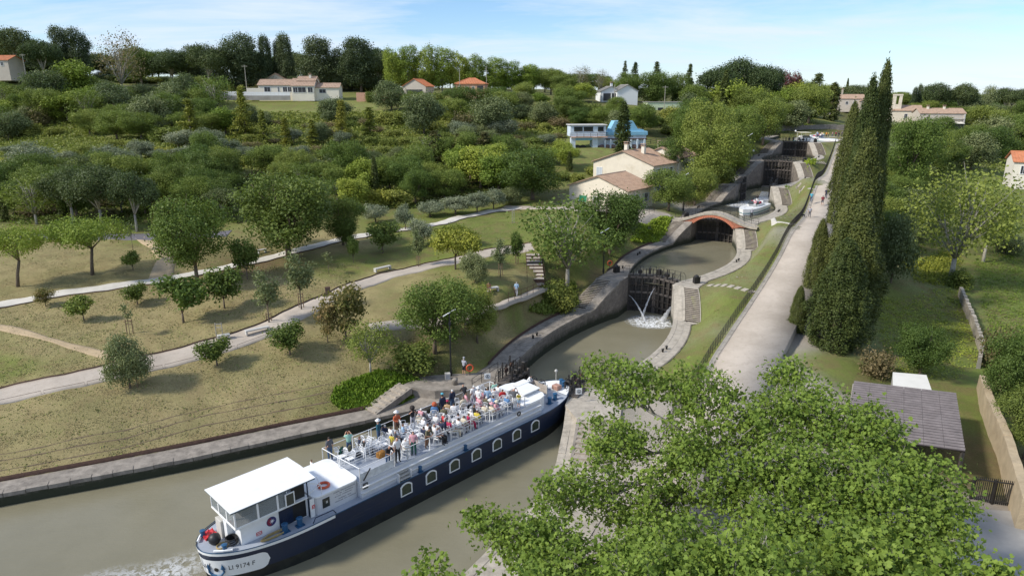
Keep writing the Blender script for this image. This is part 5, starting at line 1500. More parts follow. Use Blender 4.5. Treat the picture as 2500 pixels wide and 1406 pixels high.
def on_barge(o, x, y, z, rz=0):
 p = BW(x, y, z); o.location = p; o.rotation_euler = (0, 0, BH + rz); return o
mb = MB(); mb.torus(.33, .085, 0, 0, .085, 24, 10); o = mb.build('lifebuoy', M_ORANGE, smooth=True); on_barge(o, -11.65, -.95, 3.60); tag(o, 'orange lifebuoy lying flat on the white aft cabin roof', 'lifebuoy')
mb = MB(); mb.sphere(0, 0, .34, .36, 12, 8); o = mb.build('ball_fender', M_BLACK, smooth=True); on_barge(o, -18.4, .1, 2.28); tag(o, 'round black ball fender on the stern deck', 'fender')
mb = MB()
for i in range(9): mb.torus(.28 + .03 * (i % 3), .03, .02 * math.sin(i * 3), .03 * math.cos(i * 2), .06 + .05 * i, 14, 5)
o = mb.build('hose_coil', M_BLACK); on_barge(o, -17.7, -.62, 2.28); tag(o, 'tangled coil of black hose at the stern of the barge', 'hose')
mb = MB()
rr2 = random.Random(5)
for i in range(6):
 pts_ = [(math.cos(t * .8 + i) * (.75 + .1 * rr2.random()), math.sin(t * .8 + i) * (.16 + .05 * rr2.random()), .04 + .03 * i * rr2.random()) for t in range(9)]
 mb.tube(pts_, .03, 5)
o = mb.build('coiled_rope', M_ROPE); on_barge(o, -15.6, -1.72, 2.27); tag(o, 'yellow rope heaped along the side of the wheelhouse', 'rope')
mb = MB()
for i in range(5): mb.tube([(math.cos(t * .7 + i) * .35, math.sin(t * .7 + i) * .3, .04 + .02 * i) for t in range(8)], .028, 5)
o = mb.build('coiled_rope', M_ROPE); on_barge(o, -18.2, -.5, 2.28); tag(o, 'thin pale rope coiled behind the black ball fender', 'rope')
mb = MB(); V = [];
for i in range(7):
 for j in range(5): V.append((i * .12 - .36, j * .2 - .4, .12 + .14 * abs(math.sin(i * 1.7 + j)) ))
mb.add(V, [(i * 5 + j, (i + 1) * 5 + j, (i + 1) * 5 + j + 1, i * 5 + j + 1) for i in range(6) for j in range(4)])
for i in range(6): mb.box(i * .12 - .36, i * .12 - .3, -.4, .4, 0, .2)
o = mb.build('red_tarpaulin', M_RED); on_barge(o, -18.35, 1.05, 2.28); tag(o, 'crumpled red tarpaulin on the stern deck by the locker', 'tarpaulin')
# ------------------------------------------------------------------ people
POSES = {
 'stand': dict(pel=(0,0,.95), sp=(0,.01,1.16), ch=(0,0,1.34), nk=(0,-.01,1.49), h0=(0,.01,1.57), h1=(0,.015,1.70),
 shl=(-.18,0,1.42), ell=(-.25,-.02,1.14), wrl=(-.24,.08,.90), hal=(-.23,.10,.80), shr=(.18,0,1.42), elr=(.25,-.02,1.14), wrr=(.24,.08,.90), har=(.23,.10,.80),
 hil=(-.09,0,.90), knl=(-.11,.02,.50), anl=(-.12,-.02,.08), tol=(-.13,.14,.04), hir=(.09,0,.90), knr=(.11,.02,.50), anr=(.12,-.02,.08), tor=(.13,.14,.04)),
}
def pose(base, **k):
 d = dict(POSES[base]); d.update(k); return d
POSES['walk'] = pose('stand', knl=(-.10,.16,.52), anl=(-.10,.24,.09), tol=(-.10,.40,.05), knr=(.10,-.06,.50), anr=(.10,-.32,.14), tor=(.10,-.20,.04), wrl=(-.24,-.10,.92), hal=(-.23,-.12,.83), wrr=(.24,.22,.95), har=(.23,.27,.87))
POSES['photo'] = pose('stand', ell=(-.26,.16,1.30), wrl=(-.12,.32,1.52), hal=(-.06,.36,1.56), elr=(.26,.16,1.30), wrr=(.12,.32,1.52), har=(.06,.36,1.56))
POSES['lean'] = pose('stand', sp=(0,.06,1.14), ch=(0,.17,1.28), nk=(0,.26,1.40), h0=(0,.31,1.47), h1=(0,.36,1.59), shl=(-.18,.19,1.35), shr=(.18,.19,1.35), ell=(-.27,.32,1.13), elr=(.27,.32,1.13), wrl=(-.10,.46,1.07), hal=(-.02,.47,1.06), wrr=(.10,.46,1.07), har=(.02,.49,1.07), knl=(-.12,-.06,.50), anl=(-.13,-.2,.08), tol=(-.13,-.04,.04))
POSES['sit'] = pose('stand', pel=(0,0,.52), sp=(0,-.04,.72), ch=(0,-.07,.90), nk=(0,-.06,1.05), h0=(0,-.03,1.13), h1=(0,-.01,1.26), shl=(-.18,-.06,.98), shr=(.18,-.06,.98), ell=(-.25,-.02,.72), elr=(.25,-.02,.72), wrl=(-.17,.20,.66), hal=(-.13,.28,.62), wrr=(.17,.20,.66), har=(.13,.28,.62),
 hil=(-.09,.02,.50), knl=(-.12,.42,.50), anl=(-.12,.42,.09), tol=(-.12,.58,.05), hir=(.09,.02,.50), knr=(.12,.42,.50), anr=(.12,.42,.09), tor=(.12,.58,.05))
POSES['sit_turn'] = pose('sit' if False else 'stand', **{k: v for k, v in POSES['sit'].items()})
POSES['sit_turn'].update(h1=(.04,.0,1.25), ell=(-.3,.05,.85), wrl=(-.16,.2,1.05), hal=(-.1,.22,1.12), elr=(.3,-.1,.75), wrr=(.36,.12,.7), har=(.36,.2,.7))
POSES['arms'] = pose('stand', ell=(-.27,.06,1.18), wrl=(-.10,.24,1.22), hal=(-.02,.26,1.22), elr=(.27,.06,1.18), wrr=(.10,.24,1.15), har=(.02,.27,1.15))
BONES = [('pel','sp','T'),('sp','ch','S'),('ch','nk','S'),('nk','h0','N'),('h0','h1','H'),
 ('ch','shl','S'),('shl','ell','A'),('ell','wrl','F'),('wrl','hal','F'),('ch','shr','S'),('shr','elr','A'),('elr','wrr','F'),('wrr','har','F'),
 ('pel','hil','P'),('hil','knl','P'),('knl','anl','L'),('anl','tol','B'),('pel','hir','P'),('hir','knr','P'),('knr','anr','L'),('anr','tor','B')]
RAD = dict(pel=(.145,.115), sp=(.135,.10), ch=(.155,.115), nk=(.055,.055), h0=(.078,.088), h1=(.072,.085), shl=.068, shr=.068, ell=.045, elr=.045, wrl=.030, wrr=.030, hal=.034, har=.034, hil=.090, hir=.090, knl=.062, knr=.062, anl=.040, anr=.040, tol=.036, tor=.036)
skin_default = mat('skin_default', (.45, .25, .17), .6)
POSE_ME = {}
def build_pose(pn):
 J = POSES[pn]; names = list(J); idx = {n: i for i, n in enumerate(names)}
 me = bpy.data.meshes.new('body'); me.from_pydata([J[n] for n in names], [(idx[a], idx[b]) for a, b, _ in BONES], [])
 o = bpy.data.objects.new('body', me); C.objects.link(o)
 md = o.modifiers.new('skin', 'SKIN'); md.use_smooth_shade = True
 for n, i in idx.items():
  r = RAD[n]; me.skin_vertices[0].data[i].radius = (r, r) if not isinstance(r, tuple) else r
  me.skin_vertices[0].data[i].use_root = (n == 'pel')
 sb = o.modifiers.new('sub', 'SUBSURF'); sb.levels = 1; sb.render_levels = 1
 dg = bpy.context.evaluated_depsgraph_get()
 ev = bpy.data.meshes.new_from_object(o.evaluated_get(dg)); bpy.data.objects.remove(o)
 V = np.array([v.co[:] for v in ev.vertices]); Nn = np.array([v.normal[:] for v in ev.vertices])
 faces = [tuple(p.vertices) for p in ev.polygons]
 cen = np.array([V[list(f)].mean(0) for f in faces])
 seg = [(np.array(J[a]), np.array(J[b]), t) for a, b, t in BONES]
 D = []
 for a, b, t in seg:
  d = b - a; tt = np.clip(((cen - a) @ d) / (d @ d), 0, 1); D.append(np.linalg.norm(cen - a - tt[:, None] * d, axis=1))
 lab = np.array([seg[i][2] for i in np.argmin(np.array(D), 0)])
 hd = np.array(J['h0']);
 def sub(sel, off, nm):
  fs = [faces[i] for i in np.where(sel)[0]]
  vs = sorted(set(v for f in fs for v in f)); mp = {v: i for i, v in enumerate(vs)}
  m = bpy.data.meshes.new(nm); m.from_pydata([tuple(V[v] + Nn[v] * off) for v in vs], [], [tuple(mp[v] for v in f) for f in fs])
  m.polygons.foreach_set('use_smooth', [True] * len(fs)); m.materials.append(skin_default); m.update(); return m
 b = bpy.data.meshes.new('body'); b.from_pydata([tuple(v) for v in V], [], faces)
 b.materials.append(skin_default); b.materials.append(M_BLACK)
 b.polygons.foreach_set('material_index', [1 if l == 'B' else 0 for l in lab]); b.polygons.foreach_set('use_smooth', [True] * len(faces)); b.update()
 hz = cen[:, 2]; hy = cen[:, 1]
 H1 = np.array(J['h1'])
 hair = (lab == 'H') & ((hz > H1[2] - .03) | (hy < (hd[1] + H1[1]) / 2 - .015))
 POSE_ME[pn] = dict(body=b, shirt=sub(np.isin(lab, ['S', 'A', 'T']), .014, 'shirt'), longshirt=sub(np.isin(lab, ['S', 'A', 'T', 'F']) & ~((lab == 'F') & (np.minimum(np.linalg.norm(cen - np.array(J['hal']), axis=1), np.linalg.norm(cen - np.array(J['har']), axis=1)) < .09)), .016, 'jacket'),
  trousers=sub(np.isin(lab, ['P', 'L']), .013, 'trousers'), shorts=sub((lab == 'P'), .018, 'shorts'), hair=sub(hair, .018, 'hair'), hatpos=(tuple(H1), ))
for pn in POSES: build_pose(pn)
SK = [mat('skin_light', (.52, .29, .20), .6, var=.05), mat('skin_tan', (.40, .21, .13), .6, var=.05)]
def cl(name, c): return mat(name, c, .85, var=.12, scale=8)
CM = dict(white=cl('white_cloth', (.74, .73, .72)), black=cl('black_cloth', (.02, .02, .022)), navy=cl('navy_cloth', (.02, .028, .06)), grey=cl('grey_cloth', (.10, .10, .11)), lgrey=cl('light_grey_cloth', (.38, .38, .42)),
 red=cl('red_cloth', (.50, .025, .03)), crimson=cl('crimson_cloth', (.40, .02, .08)), mint=cl('mint_cloth', (.30, .52, .42)), blue=cl('blue_cloth', (.10, .22, .42)), lblue=cl('light_blue_cloth', (.33, .47, .62)), jeans=cl('denim', (.045, .085, .16)),
 teal=cl('teal_cloth', (.015, .09, .13)), pink=cl('pink_cloth', (.62, .32, .36)), orange=cl('rust_orange_cloth', (.45, .10, .04)), olive=cl('olive_cloth', (.13, .12, .07)), tan=cl('tan_cloth', (.48, .33, .18)), yellow=cl('yellow_cloth', (.60, .48, .06)),
 green=cl('dark_green_cloth', (.01, .08, .06)), cream=cl('cream_cloth', (.62, .55, .42)), aqua=cl('aqua_cloth', (.10, .40, .50)), dred=cl('dark_red_cloth', (.22, .03, .04)), hivis=cl('bright_yellow_cloth', (.72, .70, .05)), brown=cl('brown_cloth', (.13, .07, .045)), dorange=cl('bright_orange_cloth', (.75, .30, .04)))
HM = dict(grey=cl('grey_hair', (.42, .41, .40)), white=cl('white_hair', (.68, .67, .64)), dark=cl('dark_hair', (.03, .022, .018)), brown=cl('brown_hair', (.10, .055, .03)), auburn=cl('auburn_hair', (.22, .085, .04)), orange=cl('ginger_hair', (.38, .12, .03)), bald=None)
def hat_mesh(kind):
 mb = MB()
 if kind == 'hat': mb.lathe([(.19, 0), (.20, .012), (.11, .025), (.105, .09), (.075, .125), (.01, .13)], n=14)
 elif kind == 'cap': mb.lathe([(.105, 0), (.108, .05), (.08, .10), (.01, .12)], n=12); mb.add([(-.07, .08, .01), (.07, .08, .01), (.06, .19, 0), (-.06, .19, 0), (-.07, .08, .025), (.07, .08, .025), (.06, .19, .012), (-.06, .19, .012)], [(0, 3, 2, 1), (4, 5, 6, 7), (0, 1, 5, 4), (1, 2, 6, 5), (2, 3, 7, 6), (3, 0, 4, 7)])
 elif kind == 'big': mb.sphere(0, -.01, -.02, .19, 12, 8)
 return mb.mesh(kind, skin_default, True)
HAT = {k: hat_mesh(k) for k in ('hat', 'cap', 'big')}
cam_me = (lambda m: (m.box(-.06, .06, .36, .42, 1.52, 1.60), m)[1])(MB()).mesh('camera', M_BLACK)
def obj_mat(o, m, i=0):
 o.material_slots[i].link = 'OBJECT'; o.material_slots[i].material = m
def person(loc, face, pn='stand', top='white', bot='jeans', hair='dark', label='', scale=1.0, hat=None, hatc='white', sleeves=False, shorts=False, skin=0, group=None, shoes=None, held=None):
 """face: world angle the person looks toward (radians, 0 = +x)"""
 th = empty('person', tuple(loc), face - PI / 2, label=label, cat='person', group=group)
 th.scale = (scale,) * 3
 M_ = POSE_ME[pn]
 b = link('body', M_['body'], th); obj_mat(b, SK[skin])
 if shoes: obj_mat(b, CM[shoes], 1)
 s = link('jacket' if sleeves else 'shirt', M_['longshirt' if sleeves else 'shirt'], th); obj_mat(s, CM[top])
 t = link('shorts' if shorts else 'trousers', M_['shorts' if shorts else 'trousers'], th); obj_mat(t, CM[bot])
 if HM.get(hair): h = link('hair', M_['hair'], th); obj_mat(h, HM[hair])
 if hat:
  h1 = M_['hatpos'][0]; h = link('hat' if hat != 'big' else 'curly_hair', HAT[hat], th); h.location = (h1[0], h1[1], h1[2] + .035 if hat != 'big' else h1[2]); obj_mat(h, CM.get(hatc) or HM[hatc])
 if pn == 'photo' or held == 'camera':
  c = link('camera', cam_me); c.location = Vector(loc); c.rotation_euler = (0, 0, face - PI / 2); c.scale = (scale,) * 3
  tag(c, 'small black camera held by the ' + ' '.join(label.split()[:9]), 'camera')
 return th
def chair_meshes():
 out = []
 mb = MB(); mb.bevbox(-.22, .22, -.20, .22, .42, .455, .01); out.append(('seat', mb.mesh('seat', M_WHITEP)))
 mb = MB()
 mb.tube([(-.22, -.2, .44), (-.235, -.27, .70), (-.17, -.30, .86), (0, -.31, .89), (.17, -.30, .86), (.235, -.27, .70), (.22, -.2, .44)], .022, 5)
 for i in range(5): x = -.14 + i * .07; mb.tube([(x, -.21, .45), (x * 1.1, -.30, .86)], .014, 4)
 out.append(('backrest', mb.mesh('backrest', M_WHITEP)))
 for sx in (-1, 1):
  mb = MB(); mb.tube([(sx * .24, -.25, .66), (sx * .27, .0, .67), (sx * .26, .19, .64), (sx * .25, .22, .44)], .022, 5); out.append(('armrest', mb.mesh('armrest', M_WHITEP)))
  for sy in (-1, 1):
   mb = MB(); mb.tube([(sx * .20, sy * .19, .43), (sx * .25, sy * (.24), 0)], [.026, .018], 5); out.append(('leg', mb.mesh('leg', M_WHITEP)))
 return out
CHM = chair_meshes()
CH_GROUP = 'white plastic armchairs on the barge deck'
def chair(x, y, face, label, z=UD + .03):
 th = empty('plastic_chair', tuple(BW(x, y, z)), face - PI / 2, label=label, cat='chair', group=CH_GROUP); th.scale = (1.08,) * 3
 for n_, me in CHM: link(n_, me, th)
 return th
DZ = UD + .03
def bpx(u, v, z):
 p = PZ(u, v, z); dx, dy = p.x + 4.7, p.y - 48.0
 return dx * math.cos(BH) + dy * math.sin(BH), -dx * math.sin(BH) + dy * math.cos(BH)
c3 = lambda x, y: (760 + x / 6.11, 930 + y / 6.11)
c4 = lambda x, y: (1060 + x / 5.407, 860 + y / 5.407)
PPL = [
 (c3(240,855),'stand',100,'grey','jeans','dark',{}, 'in dark grey shirt and jeans at the aft port rail'),
 (c3(550,765),'photo',60,'mint','jeans','auburn',{}, 'in a mint green top taking a photo at the port rail'),
 (c3(990,605),'arms',-60,'teal','jeans','grey',{'hat':'hat','sleeves':True}, 'in blue sweater, jeans and white hat by the port rail'),
 (c3(1265,480),'arms',-90,'orange','brown','dark',{'hat':'hat','sleeves':True}, 'in a rust orange cardigan and white sun hat'),
 (c3(1505,405),'photo',-110,'black','lgrey','dark',{'hat':'big','hatc':'dark'}, 'with dark curly hair in a black vest taking a photo'),
 (c3(1835,350),'sit',40,'blue','jeans','orange',{'hat':'big','hatc':'orange'}, 'with big ginger curls in a blue top seated by the port rail'),
 (c3(1955,215),'stand',80,'navy','navy','dark',{'hat':'cap','hatc':'aqua','sleeves':True}, 'in navy jacket and bright blue hat'),
 (c3(2100,140),'stand',90,'navy','jeans','white',{'sleeves':True}, 'white haired in navy sweater and jeans at the port rail'),
 (c3(2290,90),'lean',80,'black','grey','bald',{'skin':1}, 'bald in a black t-shirt leaning on the port rail'),
 (c3(1565,790),'stand',-120,'pink','green','brown',{}, 'in pink flowered top and dark green trousers at the starboard rail'),
 (c3(1720,700),'lean',-90,'olive','brown','dark',{'hat':'cap','hatc':'black','skin':1}, 'in olive shirt and dark cap leaning over the starboard rail'),
 (c3(1290,865),'stand',-100,'white','black','bald',{'scale':1.03}, 'bald in a white shirt standing behind the man leaning on the rail'),
 (c3(1225,1010),'lean',-90,'black','jeans','bald',{'skin':1}, 'bald in black t-shirt and jeans leaning on the aft starboard rail'),
 (c3(1915,715),'sit',-70,'lgrey','black','grey',{}, 'in grey striped shirt and black trousers seated by the starboard rail'),
 (c3(2085,610),'stand',-40,'navy','white','grey',{'skin':1,'sleeves':True}, 'in navy top and white trousers standing at the starboard rail'),
 (c3(725,835),'sit',-20,'navy','navy','brown',{'sleeves':True}, 'in a navy jacket seated by the aft port rail'),
 (c3(785,865),'sit',-20,'black','black','white',{'sleeves':True}, 'white haired in a black jacket seated on the aft deck'),
 (c3(1100,660),'sit',20,'navy','black','grey',{'sleeves':True}, 'in navy seated with back to the port rail'),
 (c3(1190,690),'sit',0,'white','lgrey','dark',{}, 'dark haired in a white top seated behind the blue sweater person'),
 (c3(1260,740),'sit',-30,'grey','black','grey',{}, 'in grey seated in front of the cardigan wearer'),
 (c3(1195,800),'stand',30,'yellow','tan','dark',{'scale':.72}, 'a child in a mustard yellow top among the aft chairs'),
 (c3(1640,415),'sit',20,'pink','cream','white',{}, 'white haired in a pinkish top beside the woman in the black vest'),
 (c3(1710,460),'sit',10,'grey','black','grey',{}, 'grey haired in dark grey seated near the port side'),
 (c3(1680,550),'sit',0,'white','cream','white',{}, 'white haired in a white shirt seated mid deck'),
 (c3(1740,640),'sit',10,'white','lgrey','brown',{}, 'in a white t-shirt seated behind the olive shirt'),
 (c3(1810,650),'sit',0,'white','lgrey','bald',{'skin':1}, 'bald in a broad white shirt seated mid deck'),
 (c3(1865,500),'sit',10,'white','crimson','grey',{}, 'in white with red trousers seated in front of the blue top'),
 (c3(1975,390),'sit',30,'olive','brown','brown',{}, 'in olive green seated behind the navy jacket'),
 (c3(2030,320),'sit',30,'tan','brown','dark',{'hat':'cap','hatc':'crimson'}, 'in tan shirt and crimson cap'),
 (c3(2265,245),'sit',60,'cream','tan','brown',{}, 'in a cream yellow top seated below the black t-shirt'),
 (c3(1945,590),'sit',0,'navy','navy','dark',{'sleeves':True}, 'dark haired in navy seated mid deck'),
 (c3(2060,585),'sit',20,'crimson','black','grey',{}, 'in a crimson top seated mid deck'),
 (c3(2240,580),'sit',-20,'white','lgrey','dark',{}, 'dark haired in white seated near the starboard side'),
 (c3(2310,540),'sit',0,'cream','brown','brown',{}, 'in cream seated beside the woman in white'),
 (c4(487,758),'sit_turn',10,'white','jeans','white',{}, 'white haired in a white polo seated among the empty chairs'),
 (c4(530,765),'sit',20,'yellow','jeans','brown',{}, 'in a yellow top seated beside the white polo'),
 (c4(520,448),'stand',60,'white','lgrey','white',{}, 'white haired in a white shirt at the forward port corner'),
 (c4(580,485),'stand',20,'white','crimson','white',{'hat':'hat'}, 'in white shirt, crimson trousers and white hat'),
 (c4(640,510),'sit',50,'pink','cream','grey',{}, 'in pale pink seated behind the forward rail'),
 (c4(705,480),'stand',40,'lblue','jeans','brown',{}, 'in a blue and white striped shirt facing forward'),
 (c4(795,480),'sit_turn',50,'white','lgrey','dark',{}, 'dark haired in white with an arm raised at the forward rail'),
 (c4(900,495),'sit',60,'red','black','brown',{'skin':1}, 'in a bright red shirt seated at the forward end'),
 (c4(1080,498),'photo',20,'grey','white','bald',{}, 'in dark shirt and white trousers taking a photo at the bow end'),
 (c4(1152,560),'stand',30,'yellow','lblue','dark',{'scale':.68,'shorts':True}, 'a child in yellow top and blue shorts at the bow end'),
 (c4(600,590),'sit',0,'pink','crimson','white',{}, 'in pink and white seated below the crimson trousers'),
 (c4(740,645),'sit',-20,'black','black','grey',{'hat':'hat'}, 'in black with a wide white sun hat'),
 (c4(782,580),'sit',20,'blue','jeans','dark',{}, 'in blue seated below the raised arm'),
 (c4(670,690),'sit',10,'cream','grey','grey',{}, 'in a cream striped shirt seated forward'),
 (c4(770,700),'sit',10,'cream','lgrey','grey',{'hat':'hat','hatc':'pink'}, 'in cream with a pale pink sun hat near the starboard rail'),
 (c4(850,697),'sit',15,'pink','lgrey','grey',{'hat':'hat','hatc':'cream'}, 'in pale pink with a cream sun hat near the starboard rail'),
 (c4(350,885),'sit',-10,'white','crimson','dark',{}, 'in white with red trousers seated at the starboard side'),
 (c4(430,960),'sit',-30,'white','cream','white',{}, 'white haired all in white seated by the starboard rail'),
 (c4(510,905),'sit',-30,'crimson','crimson','brown',{}, 'in a raspberry red dress by the starboard rail'),
 (c4(80,1000),'sit',-60,'lgrey','black','grey',{}, 'grey haired in a pale striped shirt by the rail'),
]
rp2 = random.Random(21)
occ = []
for (uv, pn, fc, top, bot, hair, op, lab) in PPL:
 op = dict(op); op['scale'] = op.get('scale', 1.0) * 1.07; sc = op['scale']
 hh = {'sit': 1.2, 'sit_turn': 1.2, 'lean': 1.5}.get(pn, 1.64) * sc
 x, y = bpx(uv[0], uv[1], DZ + hh)
 y = max(SB + .38, min(PB - .35, y)); x = max(-9.4, min(6.0, x))
 if pn in ('lean',): pass
 for _ in range(14):
  for ox, oy in occ:
   d = math.hypot(x - ox, y - oy)
   if d < .50:
    ax = (x - ox) / max(d, .01); ay = (y - oy) / max(d, .01); x += ax * .08; y += ay * .08
  y = max(SB + .33, min(PB - .33, y))
 occ.append((x, y))
 o = dict(op);
 person(BW(x, y, DZ), BH + math.radians(fc + rp2.uniform(-12, 12)), pn, top, bot, hair, 'person ' + lab, group='passengers on the top deck of the barge', **o)
 if pn.startswith('sit'):
  a = BH + math.radians(fc)
  chair(x, y - .0, BH + math.radians(fc + rp2.uniform(-5, 5)), 'white plastic armchair taken by the passenger %s' % ' '.join(lab.split()[:7]))
XR = [('white','cream'),('lblue','jeans'),('navy','black'),('cream','tan'),('red','jeans'),('lgrey','jeans'),('white','jeans'),('black','black'),('pink','white'),('olive','brown'),('blue','navy'),('white','black'),('grey','jeans'),('mint','white')]
XN = dict(lblue='light blue', lgrey='pale grey')
slots = [(-5.0 + 1.15 * i * .85, SB + .55 + .68 * ((i * 3) % 5)) for i in range(14)]
for i, (x, y) in enumerate(slots):
 for _ in range(10):
  for ox, oy in occ:
   d = math.hypot(x - ox, y - oy)
   if d < .52: x += (x - ox) / max(d, .01) * .1; y += (y - oy) / max(d, .01) * .1
  y = max(SB + .35, min(PB - .35, y)); x = max(-9.2, min(6.0, x))
 if any(math.hypot(x - ox, y - oy) < .42 for ox, oy in occ): continue
 occ.append((x, y)); fc = rp2.uniform(-30, 60); t_, b_ = XR[i]; hr = rp2.choice(['white', 'grey', 'brown', 'dark', 'white'])
 person(BW(x, y, DZ), BH + math.radians(fc), 'sit', t_, b_, hr, 'person with %s hair in %s top and %s trousers seated in the deck crowd' % (hr, XN.get(t_, t_), {'jeans': 'denim'}.get(b_, b_)), scale=1.07, group='passengers on the top deck of the barge', sleeves=i % 3 == 0)
 chair(x, y, BH + math.radians(fc), 'white armchair under the crowd passenger in %s top and %s trousers' % (XN.get(t_, t_), {'jeans': 'denim'}.get(b_, b_)))
free = []
for ix in range(27):
 for iy in range(6):
  x = -8.9 + ix * .56 + (iy % 2) * .2; y = SB + .5 + iy * .66
  if x < -6.2 and y < .35: continue
  if any(math.hypot(x - ox, y - oy) < .58 for ox, oy in occ): continue
  free.append((x, y))
rp2.shuffle(free)
fwd = sorted(free[:34])
rowname = ['starboard rail', 'starboard side', 'middle aisle', 'middle of the deck', 'port side', 'port rail']
from collections import defaultdict
cnt = defaultdict(int)
ORDN = ['first', 'second', 'third', 'fourth', 'fifth', 'sixth', 'seventh', 'eighth', 'ninth', 'tenth', 'eleventh', 'twelfth', 'thirteenth', 'fourteenth', 'fifteenth', 'sixteenth', 'seventeenth', 'eighteenth', 'nineteenth', 'twentieth']
ORDN += ['twenty-' + o for o in ORDN[:9]] + ['thirtieth'] + ['thirty-' + o for o in ORDN[:9]]
for x, y in fwd:
 r = int((y - SB - .3) / .66); r = max(0, min(5, r)); cnt[r] += 1
 chair(x, y, BH + math.radians(rp2.choice([0, 10, -15, 25, 90, -90, 180])), 'empty white plastic armchair, %s from the stern along the %s' % (ORDN[cnt[r] - 1], rowname[r]))
for i in range(4):
 chair(-7.4 + .06 * i, .75, BH + PI, '%s chair of the stack of white armchairs beside the inner railing' % ['bottom', 'second', 'third', 'top'][i], z=DZ + .14 * i)
def cloth_drape(name, x, y, z, w, h, m, label, cat):
 mb = MB(); V = []; n = 7
 for i in range(n + 1):
  for j in range(6):
   V.append((-w / 2 + w * i / n + .01 * j * math.sin(i * 2.0), .04 * math.sin(i * 1.9 + j) + .02 * j, h * (1 - j / 5)))
 b = len(V); V += [(v[0], v[1] - .09, v[2]) for v in V]
 F = [(i * 6 + j, (i + 1) * 6 + j, (i + 1) * 6 + j + 1, i * 6 + j + 1) for i in range(n) for j in range(5)]
 F += [tuple(b + q for q in reversed(f)) for f in F]
 F += [(i * 6, b + i * 6, b + (i + 1) * 6, (i + 1) * 6) for i in range(n)]
 mb.add(V, F); o = mb.build(name, m, smooth=True); on_barge(o, x, y, z, rp2.uniform(-1, 1)); tag(o, label, cat); return o
cloth_drape('coat', -8.35, 1.25, DZ + .12, .5, .85, CM['olive'], 'dark olive coat hung over a chair back on the aft deck', 'coat')
cloth_drape('coat', -8.75, 1.6, DZ + .2, .42, .7, CM['green'], 'dark green coat hung over a chair behind the olive one', 'coat')
cloth_drape('jacket', 2.2, .35, DZ + .2, .4, .7, CM['black'], 'black jacket hung over a chair in the forward rows', 'jacket')
mb = MB(); mb.bevbox(-.3, .3, -.2, .2, 0, .42, .06); o = mb.build('patterned_bag', mat('patterned_orange_cloth', (.38, .17, .03), .8, var=.6, scale=9)); on_barge(o, -6.6, -.1, DZ, .2); tag(o, 'orange and brown patterned bag on a folded chair on the aft deck', 'bag')
mb = MB(); mb.sphere(0, 0, .18, .2, 10, 6); o = mb.build('backpack', CM['black'], smooth=True); on_barge(o, -7.75, 1.0, DZ); tag(o, 'black backpack on the deck below the hanging coats', 'backpack')
mb = MB(); mb.bevbox(-.16, .16, -.08, .08, 0, .32, .04); o = mb.build('handbag', CM['pink']); on_barge(o, -4.6, -1.1, DZ + .45); tag(o, 'pink handbag on a chair near the starboard rail', 'bag')
person(BW(bpx(757, 1120, 3.7)[0], 2.45, 2.27), BH - .2, 'stand', 'white', 'grey', 'brown', 'person, a boy in a white t-shirt beside the aft cabin', scale=.85)
person(BW(10.2, 1.5, 2.35), BH - 1.0, 'lean', 'white', 'lgrey', 'dark', 'person in a white shirt bending over the hatches at the bow', sleeves=True)
person(PZ(1133, 915, 2.14), math.radians(60), 'arms', 'lgrey', 'black', 'grey', 'person in grey vest and black shorts beside the lamp post on the landing', hat='cap', hatc='lgrey', shorts=True, shoes='white')
o = MB();
person(G(1261, 726) + Vector((0, 0, .12)), math.radians(80), 'walk', 'lblue', 'lgrey', 'grey', 'person in light blue shirt walking up the garden ramp')
person(G(1193, 716) + Vector((0, 0, -.02)), math.radians(-70), 'sit', 'crimson', 'tan', 'brown', 'person seated on the bench behind the leafy tree')
def on_path(u, v, z): return PZ(u, v, z)
def pathz(u, v):
 a = ray(u, v); best = None
 for i in range(190):
  m = (PATHL[i] + PATHR[i]) / 2; t = (PATHL[i].z - CAMH) / a[2]; d = abs(a[1] * t - m.y)
  if best is None or d < best[0]: best = (d, PATHL[i].z)
 return PZ(u, v, best[1] + .01)
person(pathz(1980, 494), math.radians(250), 'walk', 'aqua', 'jeans', 'white', 'person in turquoise top walking down the ramp near the railing')
person(pathz(2007, 502), math.radians(75), 'walk', 'dred', 'grey', 'dark', 'person in dark red top walking up the middle of the ramp', shorts=True)
person(pathz(2016, 485), math.radians(70), 'walk', 'navy', 'navy', 'dark', 'person in dark clothes walking highest of the three on the ramp')
person(pathz(1976, 531), math.radians(250), 'walk', 'lgrey', 'grey', 'grey', 'person in grey walking a black dog down the ramp')
person(pathz(2066, 351), math.radians(250), 'walk', 'black', 'jeans', 'dark', 'person in black at the head of the ramp')
th = empty('dog', tuple(pathz(1961, 530)), math.radians(200), label='small black dog walking on the ramp near the railing', cat='dog')
mb = MB()
mb.tube([(-.28, 0, .33), (-.12, 0, .36), (.08, 0, .34), (.22, 0, .38), (.30, 0, .46)], [.07, .10, .115, .10, .07], 8)
mb.tube([(.30, 0, .46), (.36, 0, .53), (.44, 0, .52), (.54, 0, .48)], [.06, .085, .06, .03], 8)
for x in (-.24, .18):
 for y in (-.07, .07):
  if x < 0: mb.tube([(x, y, .32), (x + .06, y, .2), (x - .04, y, .12), (x, y, 0), (x + .05, y, 0)], [.055, .04, .024, .022, .02], 6)
  else: mb.tube([(x, y, .32), (x, y, .17), (x + .01, y, 0), (x + .06, y, 0)], [.045, .03, .024, .02], 6)
mb.tube([(-.3, 0, .36), (-.42, 0, .46), (-.5, 0, .52)], [.025, .018, .01], 5)
for y in (-.06, .06): mb.add([(.33, y, .58), (.39, y, .58), (.35, y * 1.5, .50)], [(0, 1, 2)])
mb.build('body', M_BLACK, th, True)
